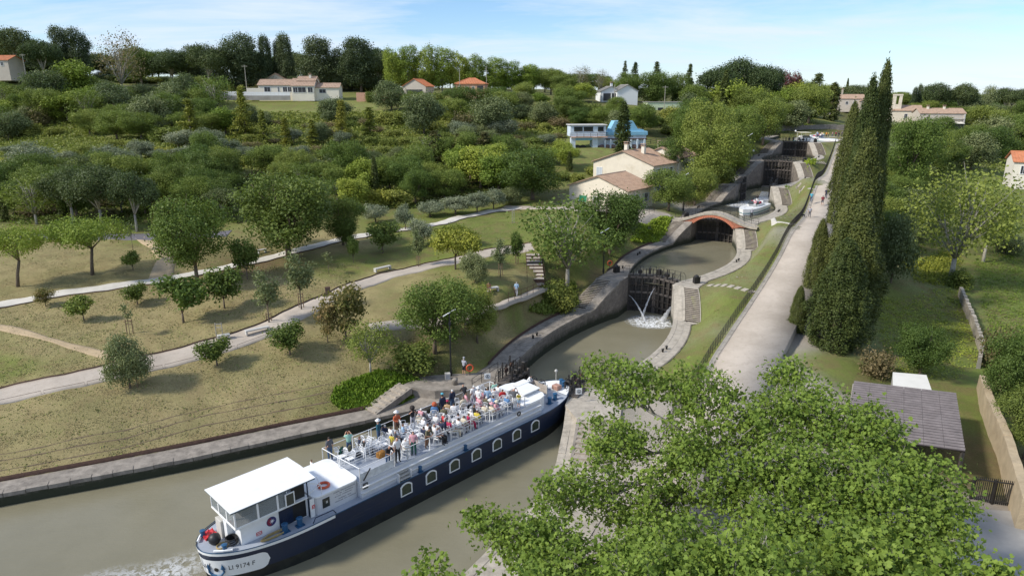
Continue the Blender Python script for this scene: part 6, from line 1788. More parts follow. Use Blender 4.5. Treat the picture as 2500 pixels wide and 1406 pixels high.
crowd = [(2010,337,'hivis','black','brown'),(2017,337,'dorange','black','dark'),(2022,337,'yellow','grey','dark'),(2032,336,'pink','jeans','brown'),(2040,336,'dred','black','grey'),(2047,338,'black','grey','dark'),(2055,334,'grey','black','dark'),(2072,335,'white','jeans','brown'),(2078,334,'pink','white','grey'),(2046,333,'brown','jeans','dark')]
for i, (u, v, t_, b_, h_) in enumerate(crowd):
 person(PZ(u, v, 15.5), rp2.uniform(0, 6), rp2.choice(['stand', 'arms', 'walk']), t_, b_, h_, 'person in %s, %s from the left at the ramp head' % ({'hivis': 'bright yellow', 'dorange': 'bright orange', 'dred': 'dark red'}.get(t_, t_), ORDN[i]), group='people gathered at the top of the ramp')
# ------------------------------------------------------------------ the two other boats
def cruiser(loc, rz, L, label, canopy=False, hullc=None):
 th = empty('motor_boat', tuple(loc), rz, label=label, cat='boat', group='white pleasure boats in the upper locks')
 hw = 1.75
 st = []
 for i in range(13):
  t = i / 12; x = -L / 2 + L * t; k = 1.0 if t < .62 else (max(0, 1 - ((t - .62) / .38) ** 2.2)) ** .7
  st.append((x, hw * max(k, .03) * (.93 if t < .05 else 1)))
 mb = MB(); V = []
 for x, w in st: V += [(x, -w * .9, -.2), (x, -w, .55), (x, -w * .98, .95), (x, w * .98, .95), (x, w, .55), (x, w * .9, -.2)]
 F = []
 for i in range(12):
  for j in range(5): F.append((i * 6 + j, i * 6 + j + 1, (i + 1) * 6 + j + 1, (i + 1) * 6 + j))
 F += [(0, 5, 4, 3, 2, 1), tuple(72 + q for q in range(6))]
 mi = []
 mb.add(V, F); mb.build('hull', M_WHITE, th)
 mb = MB(); V = []
 for x, w in st: V += [(x, -w * 1.01, .18), (x, -w * 1.012, .30), (x, w * 1.012, .30), (x, w * 1.01, .18)]
 mb.add(V, [(i * 4 + j, i * 4 + j + 1, (i + 1) * 4 + j + 1, (i + 1) * 4 + j) for i in range(12) for j in (0, 2)]); mb.build('teal_stripe', mat('teal_paint', (.02, .22, .25), .4), th)
 mb = MB(); V = []
 for x, w in st: V += [(x, -w * .95, .97), (x, w * .95, .97)]
 mb.add(V, [(2 * i, 2 * i + 2, 2 * i + 3, 2 * i + 1) for i in range(12)]); mb.build('deck', M_WHITE, th)
 mb = MB(); mb.prism(roundrect(-L * .32, L * .02, -1.1, 1.1, .35), .97, 1.35); mb.build('cockpit_coaming', M_WHITE, th)
 mb = MB(); mb.prism(roundrect(-L * .30, L * .0, -.95, .95, .3), 1.352, 1.36); mb.build('cockpit_floor', M_DECK, th)
 mb = MB(); mb.hexa([(L * .0, -1.0, 1.35), (L * .06, -.95, 1.35), (L * .06, .95, 1.35), (L * .0, 1.0, 1.35)], [(L * -.03, -.95, 1.85), (L * -.02, -.9, 1.85), (L * -.02, .9, 1.85), (L * -.03, .95, 1.85)]); mb.build('windscreen', M_GLASSD, th)
 mb = MB(); mb.bevbox(-L * .18, -L * .08, -.9, .9, 1.36, 1.75, .05); mb.build('bench_seat', mat('red_cushion', (.5, .06, .1), .7) if not canopy else M_CONC, th)
 mb = MB(); mb.bevbox(-L * .30, -L * .25, -.9, .9, 1.36, 1.7, .05); mb.build('bench_seat', M_WHITE, th)
 mb = MB(); mb.tube([(L * .12, -1.2, .97), (L * .12, -1.2, 1.5), (L * .3, -1.1, 1.5), (L * .46, -.2, 1.5), (L * .46, .2, 1.5), (L * .3, 1.1, 1.5), (L * .12, 1.2, 1.5), (L * .12, 1.2, .97)], .025, 5); mb.build('bow_rail', M_CONC, th)
 mb = MB(); mb.tube([(-L * .47, -1.3, .97), (-L * .47, -1.3, 1.6), (-L * .47, 1.3, 1.6), (-L * .47, 1.3, .97)], .025, 5); mb.build('stern_rail', M_CONC, th)
 if canopy:
  mb = MB()
  for x in (-L * .34, -L * .06):
   for y in (-1.2, 1.2): mb.tube([(x, y, .97), (x, y, 2.6)], .04, 5)
  mb.build('canopy_post', M_WHITE, th)
  mb = MB(); mb.bevbox(-L * .38, -L * .02, -1.45, 1.45, 2.6, 2.72, .05); mb.build('canopy', mat('cream_canopy', (.62, .56, .40), .7), th)
 return th
bc = PZ(1838, 511, WZ[2] + .6)
axd = cham(2)[1]; ba = math.atan2(axd.y, axd.x)
bA = ba + math.radians(-8)
cruiser((bc.x, bc.y, WZ[2] + .25), bA + PI, 10.5, 'white open motor boat with people aboard in the third lock chamber')
def on_boat(dx, dy, dz):
 a = bA + PI; return Vector((bc.x + dx * math.cos(a) - dy * math.sin(a), bc.y + dx * math.sin(a) + dy * math.cos(a), WZ[2] + .25 + dz))
person(on_boat(.5, .5, .95), ba + PI, 'sit', 'pink', 'white', 'brown', 'person in pink seated on the small white boat')
person(on_boat(-.3, .1, .95), ba + PI, 'sit', 'white', 'grey', 'dark', 'person in white seated in the middle of the small white boat')
person(on_boat(-.9, .6, .95), ba + PI, 'sit', 'lgrey', 'crimson', 'white', 'person with white hair seated on the small white boat')
person(on_boat(-3.6, -.6, 1.0), ba, 'arms', 'black', 'white', 'dark', 'person in black top and white trousers at the far end of the small boat', scale=.95)
person(PZ(1834, 533, QZ[2] + .03), math.radians(75), 'arms', 'lgrey', 'black', 'grey', 'person in grey top standing on the landing beside the small boat')
p = cpt(5, 9.0, 1.5, WZ[5]); cruiser((p.x, p.y, WZ[5] + .2), math.atan2(cham(5)[1].y, cham(5)[1].x) + PI + .5, 11, 'white boat with cream canopy waiting above the topmost gate', canopy=True)
p = cpt(5, 13.0, 5.0, WZ[5]); cruiser((p.x, p.y, WZ[5] + .3), math.atan2(cham(5)[1].y, cham(5)[1].x) + PI + .9, 12, 'white tour boat crowded with passengers at the top pound')
for i in range(9):
 q = cpt(5, 11.0 + (i % 5) * 1.2, 3.6 + (i // 5) * 1.1 + .3 * (i % 3), WZ[5] + 1.35)
 t_ = ['white', 'lblue', 'red', 'white', 'blue', 'cream', 'white', 'pink', 'lblue'][i]
 person(q, rp2.uniform(0, 6), 'stand' if i % 2 else 'sit', t_, 'jeans', ['white', 'dark', 'brown'][i % 3], 'person in %s, %s from the left aboard the distant tour boat' % (t_.replace('lblue', 'light blue'), ORDN[i]), group='passengers aboard the distant tour boat')
# ------------------------------------------------------------------ buildings
def tile_mat(name, c1, c2):
 m, nt, b = nodes_of(name)
 f = noise_f(nt, 1.2, 6, .7); f2 = noise_f(nt, 7, 5, .7)
 c = mixc(nt, ramp(nt, f2, .3, .7), c1, c2); c = mixc(nt, mk(nt, ramp(nt, f, .45, .65), .5), c, tuple(x * .55 for x in c1))
 nt.links.new(c, b.inputs['Base Color']); b.inputs['Roughness'].default_value = .9; bump(nt, b, f2, .5, .05); return m
M_TILE = tile_mat('weathered_tiles', (.36, .235, .16), (.50, .36, .26))
M_TILER = tile_mat('orange_tiles', (.50, .17, .075), (.60, .25, .12))
M_CREAM = mat('cream_render', (.72, .64, .51), .9, var=.07, scale=.6, dirt=(.48, .38, .24, .5))
M_CREAMP = mat('pale_render', (.74, .68, .56), .9, var=.06, scale=.6)
M_BEIGER = mat('beige_render', (.50, .44, .37), .9, var=.08, scale=.6)  # plain beige render, deeper in tone than the cream ones
M_SHUT = mat('grey_shutter', (.50, .53, .56), .6, var=.05)
M_SALMON = mat('salmon_render', (.58, .33, .22), .9, var=.08, scale=.7)
M_COB = mat('coral_render', (.60, .20, .12), .9, var=.08, scale=.7)
M_WWALL = mat('white_render', (.72, .72, .70), .85, var=.05)
M_GREENW = mat('pale_green_render', (.55, .62, .42), .9, var=.06)
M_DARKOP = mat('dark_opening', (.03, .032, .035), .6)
def bld(name, loc, rz, label, cat='building'): return empty(name, tuple(loc), rz, label=label, cat=cat)
def roof_gable(b, x0, x1, y0, y1, z, h, m, axis='y', over=.35, rows=True, fascia=None, roll=.28):
 """gable roof, ridge along axis; built as two slopes with tile rolls"""
 rf = MB()
 if axis == 'y': xm = (x0 + x1) / 2; A = [((x0 - over, y0 - over), (x0 - over, y1 + over), (xm, y0 - over), (xm, y1 + over)), ((x1 + over, y1 + over), (x1 + over, y0 - over), (xm, y1 + over), (xm, y0 - over))]
 else: ym = (y0 + y1) / 2; A = [((x1 + over, y0 - over), (x0 - over, y0 - over), (x1 + over, ym), (x0 - over, ym)), ((x0 - over, y1 + over), (x1 + over, y1 + over), (x0 - over, ym), (x1 + over, ym))]
 half_ = (x1 - x0) / 2 if axis == 'y' else (y1 - y0) / 2
 ze = z - h * over / half_
 root = None
 for e0, e1, r0, r1 in A:
  mb = MB(); t = .14
  mb.hexa([(*e0, ze), (*e1, ze), (*r1, z + h), (*r0, z + h)], [(*e0, ze + t), (*e1, ze + t), (*r1, z + h + t), (*r0, z + h + t)])
  o = mb.build('roof', m, b)
  L = math.hypot(e1[0] - e0[0], e1[1] - e0[1]); n = int(L / roll)
  if rows and n > 2:
   mb = MB()
   for i in range(n + 1):
    f = i / n; p = Vector((e0[0] + (e1[0] - e0[0]) * f, e0[1] + (e1[1] - e0[1]) * f, ze + t)); q = Vector((r0[0] + (r1[0] - r0[0]) * f, r0[1] + (r1[1] - r0[1]) * f, z + h + t))
    mb.tube([p, q], .075, 4, cap=True)
   k = mb.build('tile_rolls', m, o); k['kind'] = 'stuff'
 mb = MB()
 if axis == 'y': mb.tube([((x0 + x1) / 2, y0 - over, z + h + .14), ((x0 + x1) / 2, y1 + over, z + h + .14)], .13, 6)
 else: mb.tube([(x0 - over, (y0 + y1) / 2, z + h + .14), (x1 + over, (y0 + y1) / 2, z + h + .14)], .13, 6)
 mb.build('ridge', m, b)
def walls_gable(b, x0, x1, y0, y1, z, h, m, axis='y', m2=None):
 mb = MB()
 if axis == 'y': xm = (x0 + x1) / 2; P = [(x0, -2), (x1, -2), (x1, z), (xm, z + h), (x0, z)]; mb.prism_y(P, y0, y1)
 else:
  ym = (y0 + y1) / 2; P = [(y0, -2), (y1, -2), (y1, z), (ym, z + h), (y0, z)]; prism_x(mb, P, x0, x1)
 return mb.build('wall', m, b)
def win(b, x, y, z, w, h, face, m=None, pane=None, frame=M_WHITE, th=.06, shutters=None):
 """window centred at x,y on a wall facing -y ('s'), +x ('e'), -x ('w')"""
 def bx(mb, a0, a1, d0, d1, z0, z1):
  if face == 's': mb.box(x + a0, x + a1, y - d1, y - d0, z0, z1)
  elif face == 'e': mb.box(x + d0, x + d1, y + a0, y + a1, z0, z1)
  else: mb.box(x - d1, x - d0, y + a0, y + a1, z0, z1)
 mb = MB(); t = .09
 bx(mb, -w / 2 - t, -w / 2, .002, th, z - t, z + h + t); bx(mb, w / 2, w / 2 + t, .002, th, z - t, z + h + t); bx(mb, -w / 2, w / 2, .002, th, z + h, z + h + t); bx(mb, -w / 2, w / 2, .002, th + .05, z - t, z)
 fr = mb.build('window', frame, b)
 mb = MB(); bx(mb, -w / 2, w / 2, .003, .02, z, z + h); mb.build('pane', pane or M_DARKOP, fr)
 mb = MB(); bx(mb, -.025, .025, .021, .035, z, z + h); mb.build('mullion', frame, fr)
 if shutters:
  for s in (-1, 1):
   mb = MB(); a = s * (w / 2 + t + w * .27); bx(mb, a - w * .25, a + w * .25, .002, .05, z, z + h); mb.build('shutter', shutters, fr)
def chimney(b, x, y, z0, z1, m=M_CREAMP, cap=M_TILE):
 mb = MB(); mb.box(x - .35, x + .35, y - .35, y + .35, z0, z1); o = mb.build('chimney', m, b)
 mb = MB(); mb.box(x - .45, x + .45, y - .45, y + .45, z1, z1 + .1)
 for sx in (-1, 1):
  for sy in (-1, 1): mb.box(x + sx * .32 - .06, x + sx * .32 + .06, y + sy * .32 - .06, y + sy * .32 + .06, z1 + .1, z1 + .4)
 mb.box(x - .5, x + .5, y - .5, y + .5, z1 + .4, z1 + .5); mb.build('chimney_cap', cap, o)
def solve_rz(p, q): return math.atan2(q.y - p.y, q.x - p.x)
fz_ = 8.9
A0 = PT(1390, 455, 131); B0 = PT(1545, 500, 118)
rz = math.radians(-40)
b = bld('stone_house', (10.6, 126.5, 8.5), rz, 'low cream house with a shallow tiled roof nearest the locks')
walls_gable(b, 0, 12.4, 0, 9.0, 3.3, 2.1, M_CREAM)
roof_gable(b, 0, 12.4, 0, 9.0, 3.3, 2.1, M_TILE)
mb = MB(); mb.box(2.3, 3.9, -.05, -.003, 0.2, 1.7); mb.build('green_awning', mat('green_awning', (.03, .25, .12), .6), b)
win(b, 6.0, 0, .5, 1.3, 1.2, 's', frame=M_WHITE); win(b, 12.4, 3.0, .9, 1.1, 1.4, 'e', shutters=M_SHUT); win(b, 12.4, 6.5, .9, 1.1, 1.4, 'e', shutters=M_SHUT)
mb = MB(); mb.tube([(12.5, 2.0, 3.1), (12.5, 2.0, 0)], .05, 5); mb.build('drainpipe', M_CONC, b)
mb = MB(); mb.box(-.4, 10.6, -.42, -.34, 3.0, 3.1);
b = bld('stone_house', (17.0, 144.0, 8.9), rz, 'taller cream house with tiled roof and two chimneys behind the low one')
walls_gable(b, 0, 14.0, 0, 10.0, 5.6, 2.4, M_CREAM)
roof_gable(b, 0, 14.0, 0, 10.0, 5.6, 2.4, M_TILE)
win(b, 1.5, 0, 2.6, 1.3, 1.9, 's', pane=M_SHUT)
for y in (2.0, 4.6, 7.4): win(b, 14.0, y, 3.2, 1.0, 1.6, 'e', shutters=M_SHUT); win(b, 14.0, y, .6, 1.0, 1.7, 'e', shutters=M_SHUT)
chimney(b, 6.3, 2.4, 6.5, 9.3); chimney(b, 9.0, 4.6, 6.3, 8.9)
b = bld('stone_house', (28.0, 148.0, 9.0), rz, 'tiled roof house behind the two chimneys, partly hidden by trees')
walls_gable(b, 0, 8.5, 0, 8.0, 6.4, 1.8, M_CREAMP); roof_gable(b, 0, 8.5, 0, 8.0, 6.4, 1.8, M_TILE); chimney(b, 2.2, 3, 7.2, 8.9)
win(b, 8.5, 3, 3.6, 1.0, 1.5, 'e', shutters=M_SHUT)
vp = PT(640, 236, 232)
def far(u, v, t): p = PT(u, v, t); return p
b = bld('villa', far(632, 232, 232), .02, 'long low cream villa with brown tiled roofs behind a white fence')
def wing(b, x0, x1, y0, y1, z, h, m, mr, axis='x', roll=.5): walls_gable(b, x0, x1, y0, y1, z, h, m, axis); roof_gable(b, x0, x1, y0, y1, z, h, mr, axis, .3, True, roll=roll)
wing(b, 0, 12.5, 0, 7, 3.2, 1.7, M_CREAMP, M_TILE); wing(b, 11.5, 19.0, -1.2, 6, 3.0, 2.2, M_CREAMP, M_TILE); wing(b, 13, 19, 1, 7, 4.6, 1.3, M_CREAMP, M_TILE); wing(b, 19.0, 27, .5, 6, 2.4, 1.3, M_CREAMP, M_TILE)
mb = MB(); mb.box(-4, 0, 0, 4, -1, 2.2); mb.build('annexe', M_CREAMP, b)
for x, w in ((3, 2.0), (6.8, .5), (9.0, 1.4), (10.6, 1.3)): win(b, x, 0, 1.0, w, 1.5, 's')
for x, w in ((12.8, 1.5), (15.0, 2.6), (17.8, 1.6)): win(b, x, -1.2, .8, w, 1.6, 's')
win(b, 21.5, .5, .6, 2.2, 1.2, 's'); chimney(b, 17, 3, 5, 6.6)
fe = empty('white_fence', tuple(far(518, 233, 229)), .015, label='long white panel fence on a grey wall in front of the cream villa', cat='fence')
mb = MB(); mb.box(0, 26, 0, .2, -1.6, -.1); mb.build('base_wall', M_CONCS, fe)
for i in range(20): mb = MB(); mb.box(i * 1.3 + .02, i * 1.3 + 1.26, .05, .12, -.1, 1.3 - i * .02); mb.build('fence_panel', M_WHITE, fe)
bg = bld('house', far(675, 222, 262), 0.0, 'small stone gabled house behind the long cream villa'); wing(bg, -4, 4, 0, 6, 4.0, 2.2, M_STONE, M_TILE, 'y')
gw = empty('terrace_wall', tuple(far(870, 240, 232)), 0, label='salmon and red terrace walls right of the long villa', cat='wall')
for i, (x, w, h, m) in enumerate(((0, 4, 1.8, M_SALMON), (4.2, 6, 1.2, M_COB), (10.5, 5, 1.6, M_SALMON), (15.6, 7, 1.1, M_COB))): mb = MB(); mb.box(x, x + w, 0, .4, -1.2, h); mb.build('wall_section', m, gw)
b = bld('house', far(1012, 232, 240), -.25, 'small beige house with orange tiled edge left of the orange-roofed villa'); wing(b, -4.3, 4.3, 0, 8, 2.9, 2.4, M_BEIGER, M_TILER, 'y')
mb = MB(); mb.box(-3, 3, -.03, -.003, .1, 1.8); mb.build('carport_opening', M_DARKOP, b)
def hip(b, x0, x1, y0, y1, z, h, m, over=.4):
 X0_, X1_, Y0_, Y1_ = x0 - over, x1 + over, y0 - over, y1 + over; d = (Y1_ - Y0_) / 2; ym = (Y0_ + Y1_) / 2
 r0, r1 = X0_ + d, X1_ - d
 if r0 > r1: r0 = r1 = (X0_ + X1_) / 2
 V = [(X0_, Y0_, z), (X1_, Y0_, z), (X1_, Y1_, z), (X0_, Y1_, z), (r0, ym, z + h), (r1, ym, z + h), (X0_, Y0_, z - .15), (X1_, Y0_, z - .15), (X1_, Y1_, z - .15), (X0_, Y1_, z - .15)]
 mb = MB(); mb.add(V, [(0, 1, 5, 4), (1, 2, 5), (2, 3, 4, 5), (3, 0, 4), (6, 9, 8, 7), (0, 6, 7, 1), (1, 7, 8, 2), (2, 8, 9, 3), (3, 9, 6, 0)]); o = mb.build('roof', m, b)
 mb = MB()
 for p, q in (((X0_, Y0_), (r0, ym)), ((X1_, Y0_), (r1, ym)), ((r0, ym), (r1, ym))):
  z0 = z if p[0] in (X0_, X1_) and p[1] == Y0_ else z + h; mb.tube([(*p, z0 + .05), (*q, z + h + .05)], .14, 5)
 for i in range(int((X1_ - X0_) / .6)):
  x = X0_ + i * .6; k = min(1, (x - X0_) / d, (X1_ - x) / d); mb.tube([(x, Y0_, z + .03), (x, Y0_ + (ym - Y0_) * k, z + h * k + .03)], .08, 4)
 k = mb.build('tile_rolls', m, o); k['kind'] = 'stuff'
b = bld('villa', far(1113, 236, 240), -.12, 'salmon villa with bright orange hipped roof in front of the plane trees')
mb = MB(); mb.box(0, 10.2, 0, 8, -2, 4.2); mb.build('wall', M_SALMON, b); hip(b, 0, 10.2, 0, 8, 4.3, 1.9, M_TILER)
for x, w in ((1.2, .8), (4.0, 1.2), (6.2, .8)): win(b, x, 0, 1.9, w, 1.4, 's')
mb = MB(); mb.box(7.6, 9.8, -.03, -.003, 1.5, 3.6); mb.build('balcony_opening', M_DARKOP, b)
b = bld('house', far(1470, 246, 226), .1, 'white gabled house with a porch on the wooded slope')
wing(b, 0, 7, 2, 10, 2.9, 1.5, M_WWALL, M_CONCS, 'y'); wing(b, 5.0, 12.0, 0, 10, 3.0, 1.9, M_WWALL, M_CONCS, 'y')
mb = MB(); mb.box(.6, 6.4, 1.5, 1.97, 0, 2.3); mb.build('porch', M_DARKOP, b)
mb = MB()
for x in (.5, 3.4, 6.4): mb.box(x - .12, x + .12, 1.2, 1.49, -.5, 2.5)
mb.build('porch_posts', M_WWALL, b); chimney(b, 4.4, 6, 3, 5.6, M_WWALL)
b = bld('shed', far(1580, 268, 216), .05, 'low pale green flat building with two dark openings')
mb = MB(); mb.box(0, 11.5, 0, 6, -1.5, 2.2); mb.build('wall', M_GREENW, b); mb = MB(); mb.box(-.2, 11.7, -.2, 6.2, 2.2, 2.35); mb.build('roof', M_CONCS, b)
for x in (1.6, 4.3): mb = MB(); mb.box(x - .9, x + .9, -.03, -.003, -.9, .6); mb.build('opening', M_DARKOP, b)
b = bld('stone_house', far(-40, 182, 232), 0, 'stone house with orange tiled roof at the far left edge'); wing(b, 0, 9.0, 0, 8, 4.6, 1.5, M_BEIGER, M_TILER, 'x'); win(b, 6.9, 0, 2.8, .9, 1.2, 's')
b = bld('shed', far(232, 222, 226), 0, 'long low sheds under the trees at the upper left'); mb = MB(); mb.box(0, 14, 0, 4, -1, 1.5); mb.build('wall', M_BEIGER, b); mb = MB(); mb.box(-.2, 14.2, -.3, 4.2, 1.5, 1.65); mb.build('roof', M_CONCS, b)
b = bld('house', far(1905, 256, 290), -.1, 'small coral house with tiled hipped roof above the locks'); mb = MB(); mb.box(0, 8.6, 0, 7, -2, 2.4); mb.build('wall', M_COB, b); hip(b, 0, 8.6, 0, 7, 2.4, 1.5, M_TILE)
win(b, 3, 0, .6, 1, 1.2, 's')
b = bld('house', far(2048, 262, 300), -.35, 'stone house with tiled roof left of the tall cypresses'); wing(b, 0, 12, 0, 8, 3.6, 1.6, M_BEIGER, M_TILE, 'x'); wing(b, 8, 14, -4, 3, 2.6, 1.3, M_STONE, M_TILE, 'y'); chimney(b, 1, 4, 4, 7.6, M_STONE)
win(b, 3, 0, 1.2, 1, 1.2, 's'); win(b, 6, 0, 1.2, 1, 1.2, 's')
b = bld('house', far(1998, 268, 285), -.2, 'low tiled outbuilding left of the dark cedar'); wing(b, 0, 6, 0, 5, 1.6, 1.1, M_CREAMP, M_TILE, 'x')
b = bld('chapel', far(2174, 300, 268), -.3, 'pale stone chapel with an open bell gable right of the tall cypresses')
wing(b, 0, 10.5, 0, 8, 4.6, 1.8, M_CREAM, M_TILE, 'x')
mb = MB(); mb.box(.0, 1.1, 1.0, 2.0, 4, 10.2); mb.box(2.2, 3.2, 1.0, 2.0, 4, 10.2); mb.box(-.1, 3.3, .9, 2.1, 10.2, 10.8); mb.box(1.1, 2.2, 1.05, 1.95, 4, 7.0); mb.build('bell_gable', M_CREAM, b)
win(b, 5, 0, 1.8, 1, 1.6, 's'); win(b, 8, 0, 1.8, 1, 1.6, 's')
b = bld('restaurant', far(2242, 312, 255), -.22, 'long stone restaurant with tiled roof and cream awning')
wing(b, 0, 15, 0, 9, 5.2, 1.6, M_BEIGER, M_TILE, 'x'); chimney(b, 3.5, 4, 6, 7.6); chimney(b, 9, 4, 6, 7.6)
mb = MB(); mb.hexa([(1, -3.2, 1.6), (14.2, -3.2, 1.6), (14.2, -.02, 2.1), (1, -.02, 2.1)], [(1, -3.2, 1.75), (14.2, -3.2, 1.75), (14.2, -.02, 2.25), (1, -.02, 2.25)]); mb.build('awning', mat('cream_awning', (.66, .62, .52), .8), b)
mb = MB(); mb.box(1.2, 14, -2.9, -2.7, 0, 1.6); mb.build('glass_front', M_GLASSD, b)
mb = MB(); mb.box(14.6, 15.0, -.5, -.02, 0, 5.0); mb.box(1.0, 15, -.6, -.02, 3.2, 3.4); mb.build('canopy_beam', M_CONC, b)
b = bld('house', far(2470, 436, 135), -.45, 'pink-white house corner with reddish roof at the right edge'); wing(b, 0, 9, 0, 8, 3.3, 1.6, M_CREAMP, M_TILER, 'x'); win(b, 1.6, 0, 1.0, .8, 1.5, 's'); win(b, 4.5, 0, 1.0, .8, 1.5, 's')
c0 = PZ(2062, 1062, 3.9); c1 = PZ(2085, 932, 4.4); c2 = PZ(2335, 962, 4.4); c3_ = PZ(2358, 1105, 3.9)
sh = empty('corrugated_shed', (0, 0, 0), label='open shed with a dark corrugated roof at the lower right', cat='shed')
def lerp4(s, t): return (c0.lerp(c3_, s)).lerp(c1.lerp(c2, s), t)
NR = 22
M_RIB = mat('painted_light_ridge', (.19, .163, .158), .7, .1, var=.25, scale=1.2)  # paler ridges over darker valleys: rib light and shade painted in
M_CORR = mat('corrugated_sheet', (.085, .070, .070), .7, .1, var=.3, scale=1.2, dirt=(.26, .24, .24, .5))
for pnl in range(6):
 mb = MB(); V = []; s0_, s1_ = pnl / 6, (pnl + 1) / 6 - .002; n = NR * 4
 for i in range(n + 1):
  t = i / n; h = .10 * math.cos(i * PI / 2)
  for s in (s0_, s1_): p = lerp4(s, t); V.append((p.x, p.y, p.z + h + pnl * .004))
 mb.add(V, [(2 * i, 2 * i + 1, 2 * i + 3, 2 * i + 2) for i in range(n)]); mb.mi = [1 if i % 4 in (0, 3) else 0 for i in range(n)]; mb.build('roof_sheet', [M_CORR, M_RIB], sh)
for s, t in ((.02, .02), (.98, .02), (.02, .98), (.98, .98), (.5, .02), (.5, .98)):
 p = lerp4(s, t); mb = MB(); mb.box(p.x - .1, p.x + .1, p.y - .1, p.y + .1, 0, p.z - .05); mb.build('post', M_TIMBER, sh)
mb = MB(); a_, b2_ = lerp4(0, .97), lerp4(1, .97); mb.hexa([(a_.x, a_.y, 0), (b2_.x, b2_.y, 0), (b2_.x, b2_.y + .15, 0), (a_.x, a_.y + .15, 0)], [(a_.x, a_.y, a_.z - .1), (b2_.x, b2_.y, b2_.z - .1), (b2_.x, b2_.y + .15, b2_.z - .1), (a_.x, a_.y + .15, a_.z - .1)]); mb.build('back_wall', M_CONCS, sh)
d0, d1, d2, d3 = PZ(2180, 950, 4.0), PZ(2180, 908, 4.0), PZ(2262, 915, 4.0), PZ(2277, 958, 4.0)
ct = empty('white_container', (0, 0, 0), label='white box container standing behind the corrugated shed', cat='container')
mb = MB(); mb.hexa([(p.x, p.y, .5) for p in (d0, d3, d2, d1)], [(p.x, p.y, 3.9) for p in (d0, d3, d2, d1)]); mb.build('body', M_CONCS, ct)
mb = MB(); mb.hexa([(p.x, p.y, 3.9) for p in (d0, d3, d2, d1)], [(p.x, p.y, 4.0) for p in (d0, d3, d2, d1)]); mb.build('roof', mat('dusty_white_sheet', (.68, .65, .58), .8, var=.06, scale=.8), ct)
wl_ = empty('ochre_wall', (0, 0, 0), label='tall ochre rendered wall at the right edge beside the shed', cat='wall')
Wp = [PZ(2498, 1215, 3.4), PZ(2450, 1060, 3.4), PZ(2405, 960, 3.2), PZ(2392, 915, 2.8)]
Wp = [Vector((p.x, p.y, p.z)) for p in Wp]
for i in range(3):
 a, b2 = Wp[i], Wp[i + 1]; d = (b2 - a).to_2d().normalized(); nn = Vector((-d.y, d.x, 0)) * -1
 if nn.x < 0: nn = -nn
 mb = MB(); n = 6; V = []
 for j in range(n + 1):
  p = a.lerp(b2, j / n); zz2 = p.z + .05 * math.sin(j * 2.7 + i * 9)
  V += [(p.x - .12, p.y, .3), (p.x, p.y, zz2), (p.x + nn.x * .55, p.y + nn.y * .55, zz2 + .05), (p.x + nn.x * .6, p.y + nn.y * .6, .3)]
 mb.add(V, [(j * 4 + q, (j + 1) * 4 + q, (j + 1) * 4 + q + 1, j * 4 + q + 1) for j in range(n) for q in range(3)] + [(0, 1, 2, 3), (n * 4 + 3, n * 4 + 2, n * 4 + 1, n * 4)]); mb.build('wall_section', M_OCHRE, wl_)
gw2 = empty('stone_wall', (0, 0, 0), label='old low stone garden wall running uphill behind the bushes on the right', cat='wall')
Wq = [G(2388, 900), G(2395, 860), G(2375, 800), G(2350, 740), G(2342, 722)]
for a, b2 in zip(Wq, Wq[1:]):
 n = max(2, int((b2 - a).length / .7))
 for j in range(n):
  p, q = a.lerp(b2, j / n), a.lerp(b2, (j + 1) / n - .02); h = 1.35 + random.uniform(-.12, .12)
  mb = MB(); mb.hexa([(p.x - .25, p.y, p.z - .5), (p.x + .25, p.y, p.z - .5), (q.x + .25, q.y, q.z - .5), (q.x - .25, q.y, q.z - .5)], [(p.x - .2, p.y, p.z + h), (p.x + .2, p.y, p.z + h), (q.x + .2, q.y, q.z + h), (q.x - .2, q.y, q.z + h)]); mb.build('stone', M_STONE, gw2)
fg = railing('iron_gate', [PZ(2368, 1222, 1.0), PZ(2420, 1232, 1.0), PZ(2488, 1240, 1.0)], 1.9, M_IRON, 'dark iron picket gate at the lower right', cat='gate', post=2.4, bars=(.93, .15), r=.06)
a, b2 = PZ(2368, 1222, 1.0), PZ(2488, 1240, 1.0)
for i in range(26):
 p = a.lerp(b2, i / 25); mb = MB(); mb.box(p.x - .02, p.x + .02, p.y - .02, p.y + .02, p.z, p.z + 1.95); mb.build('picket', M_IRON, fg)
gy = MB(); P = [PZ(2330, 1245, 1.02), PZ(2500, 1255, 1.02), PZ(2700, 1420, 1.02), PZ(2650, 1500, 1.02), PZ(2300, 1500, 1.02)]
gy.add([tuple(p) for p in P], [(0, 4, 3, 2, 1)]); o = gy.build('pavement', M_CONCS); sset(o, kind='structure'); o.location.z = .2
# ------------------------------------------------------------------ the blue water-slope machine
b = empty('water_slope_machine', tuple(PT(1392, 368, 168)), math.radians(6), label='old pale blue canal lift machine with cab and large rusty wheels', cat='machine')
M_PB = mat('faded_pale_blue', (.60, .68, .75), .6, var=.08, scale=.7, dirt=(.30, .16, .09, .35)); M_PB2 = mat('sky_blue_paint', (.24, .50, .66), .6, var=.12, scale=.7, dirt=(.3, .35, .36, .4))
def bx(nm, m, *a): mb = MB(); mb.bevbox(*a, .08); return mb.build(nm, m, b)
bx('cab', M_PB, 0, 8.8, 0, 4.5, 3.4, 6.0); bx('cab_roof', M_CONC, -.3, 9.1, -.3, 4.8, 6.0, 6.2)
bx('cab_leg', M_PB, .2, 1.3, 0, 1.5, -.5, 3.4); bx('cab_leg', M_PB, 5.6, 6.9, 0, 3.5, -.5, 3.4); bx('platform', M_PB2, 1.3, 5.6, .5, 4.2, 2.4, 3.38)
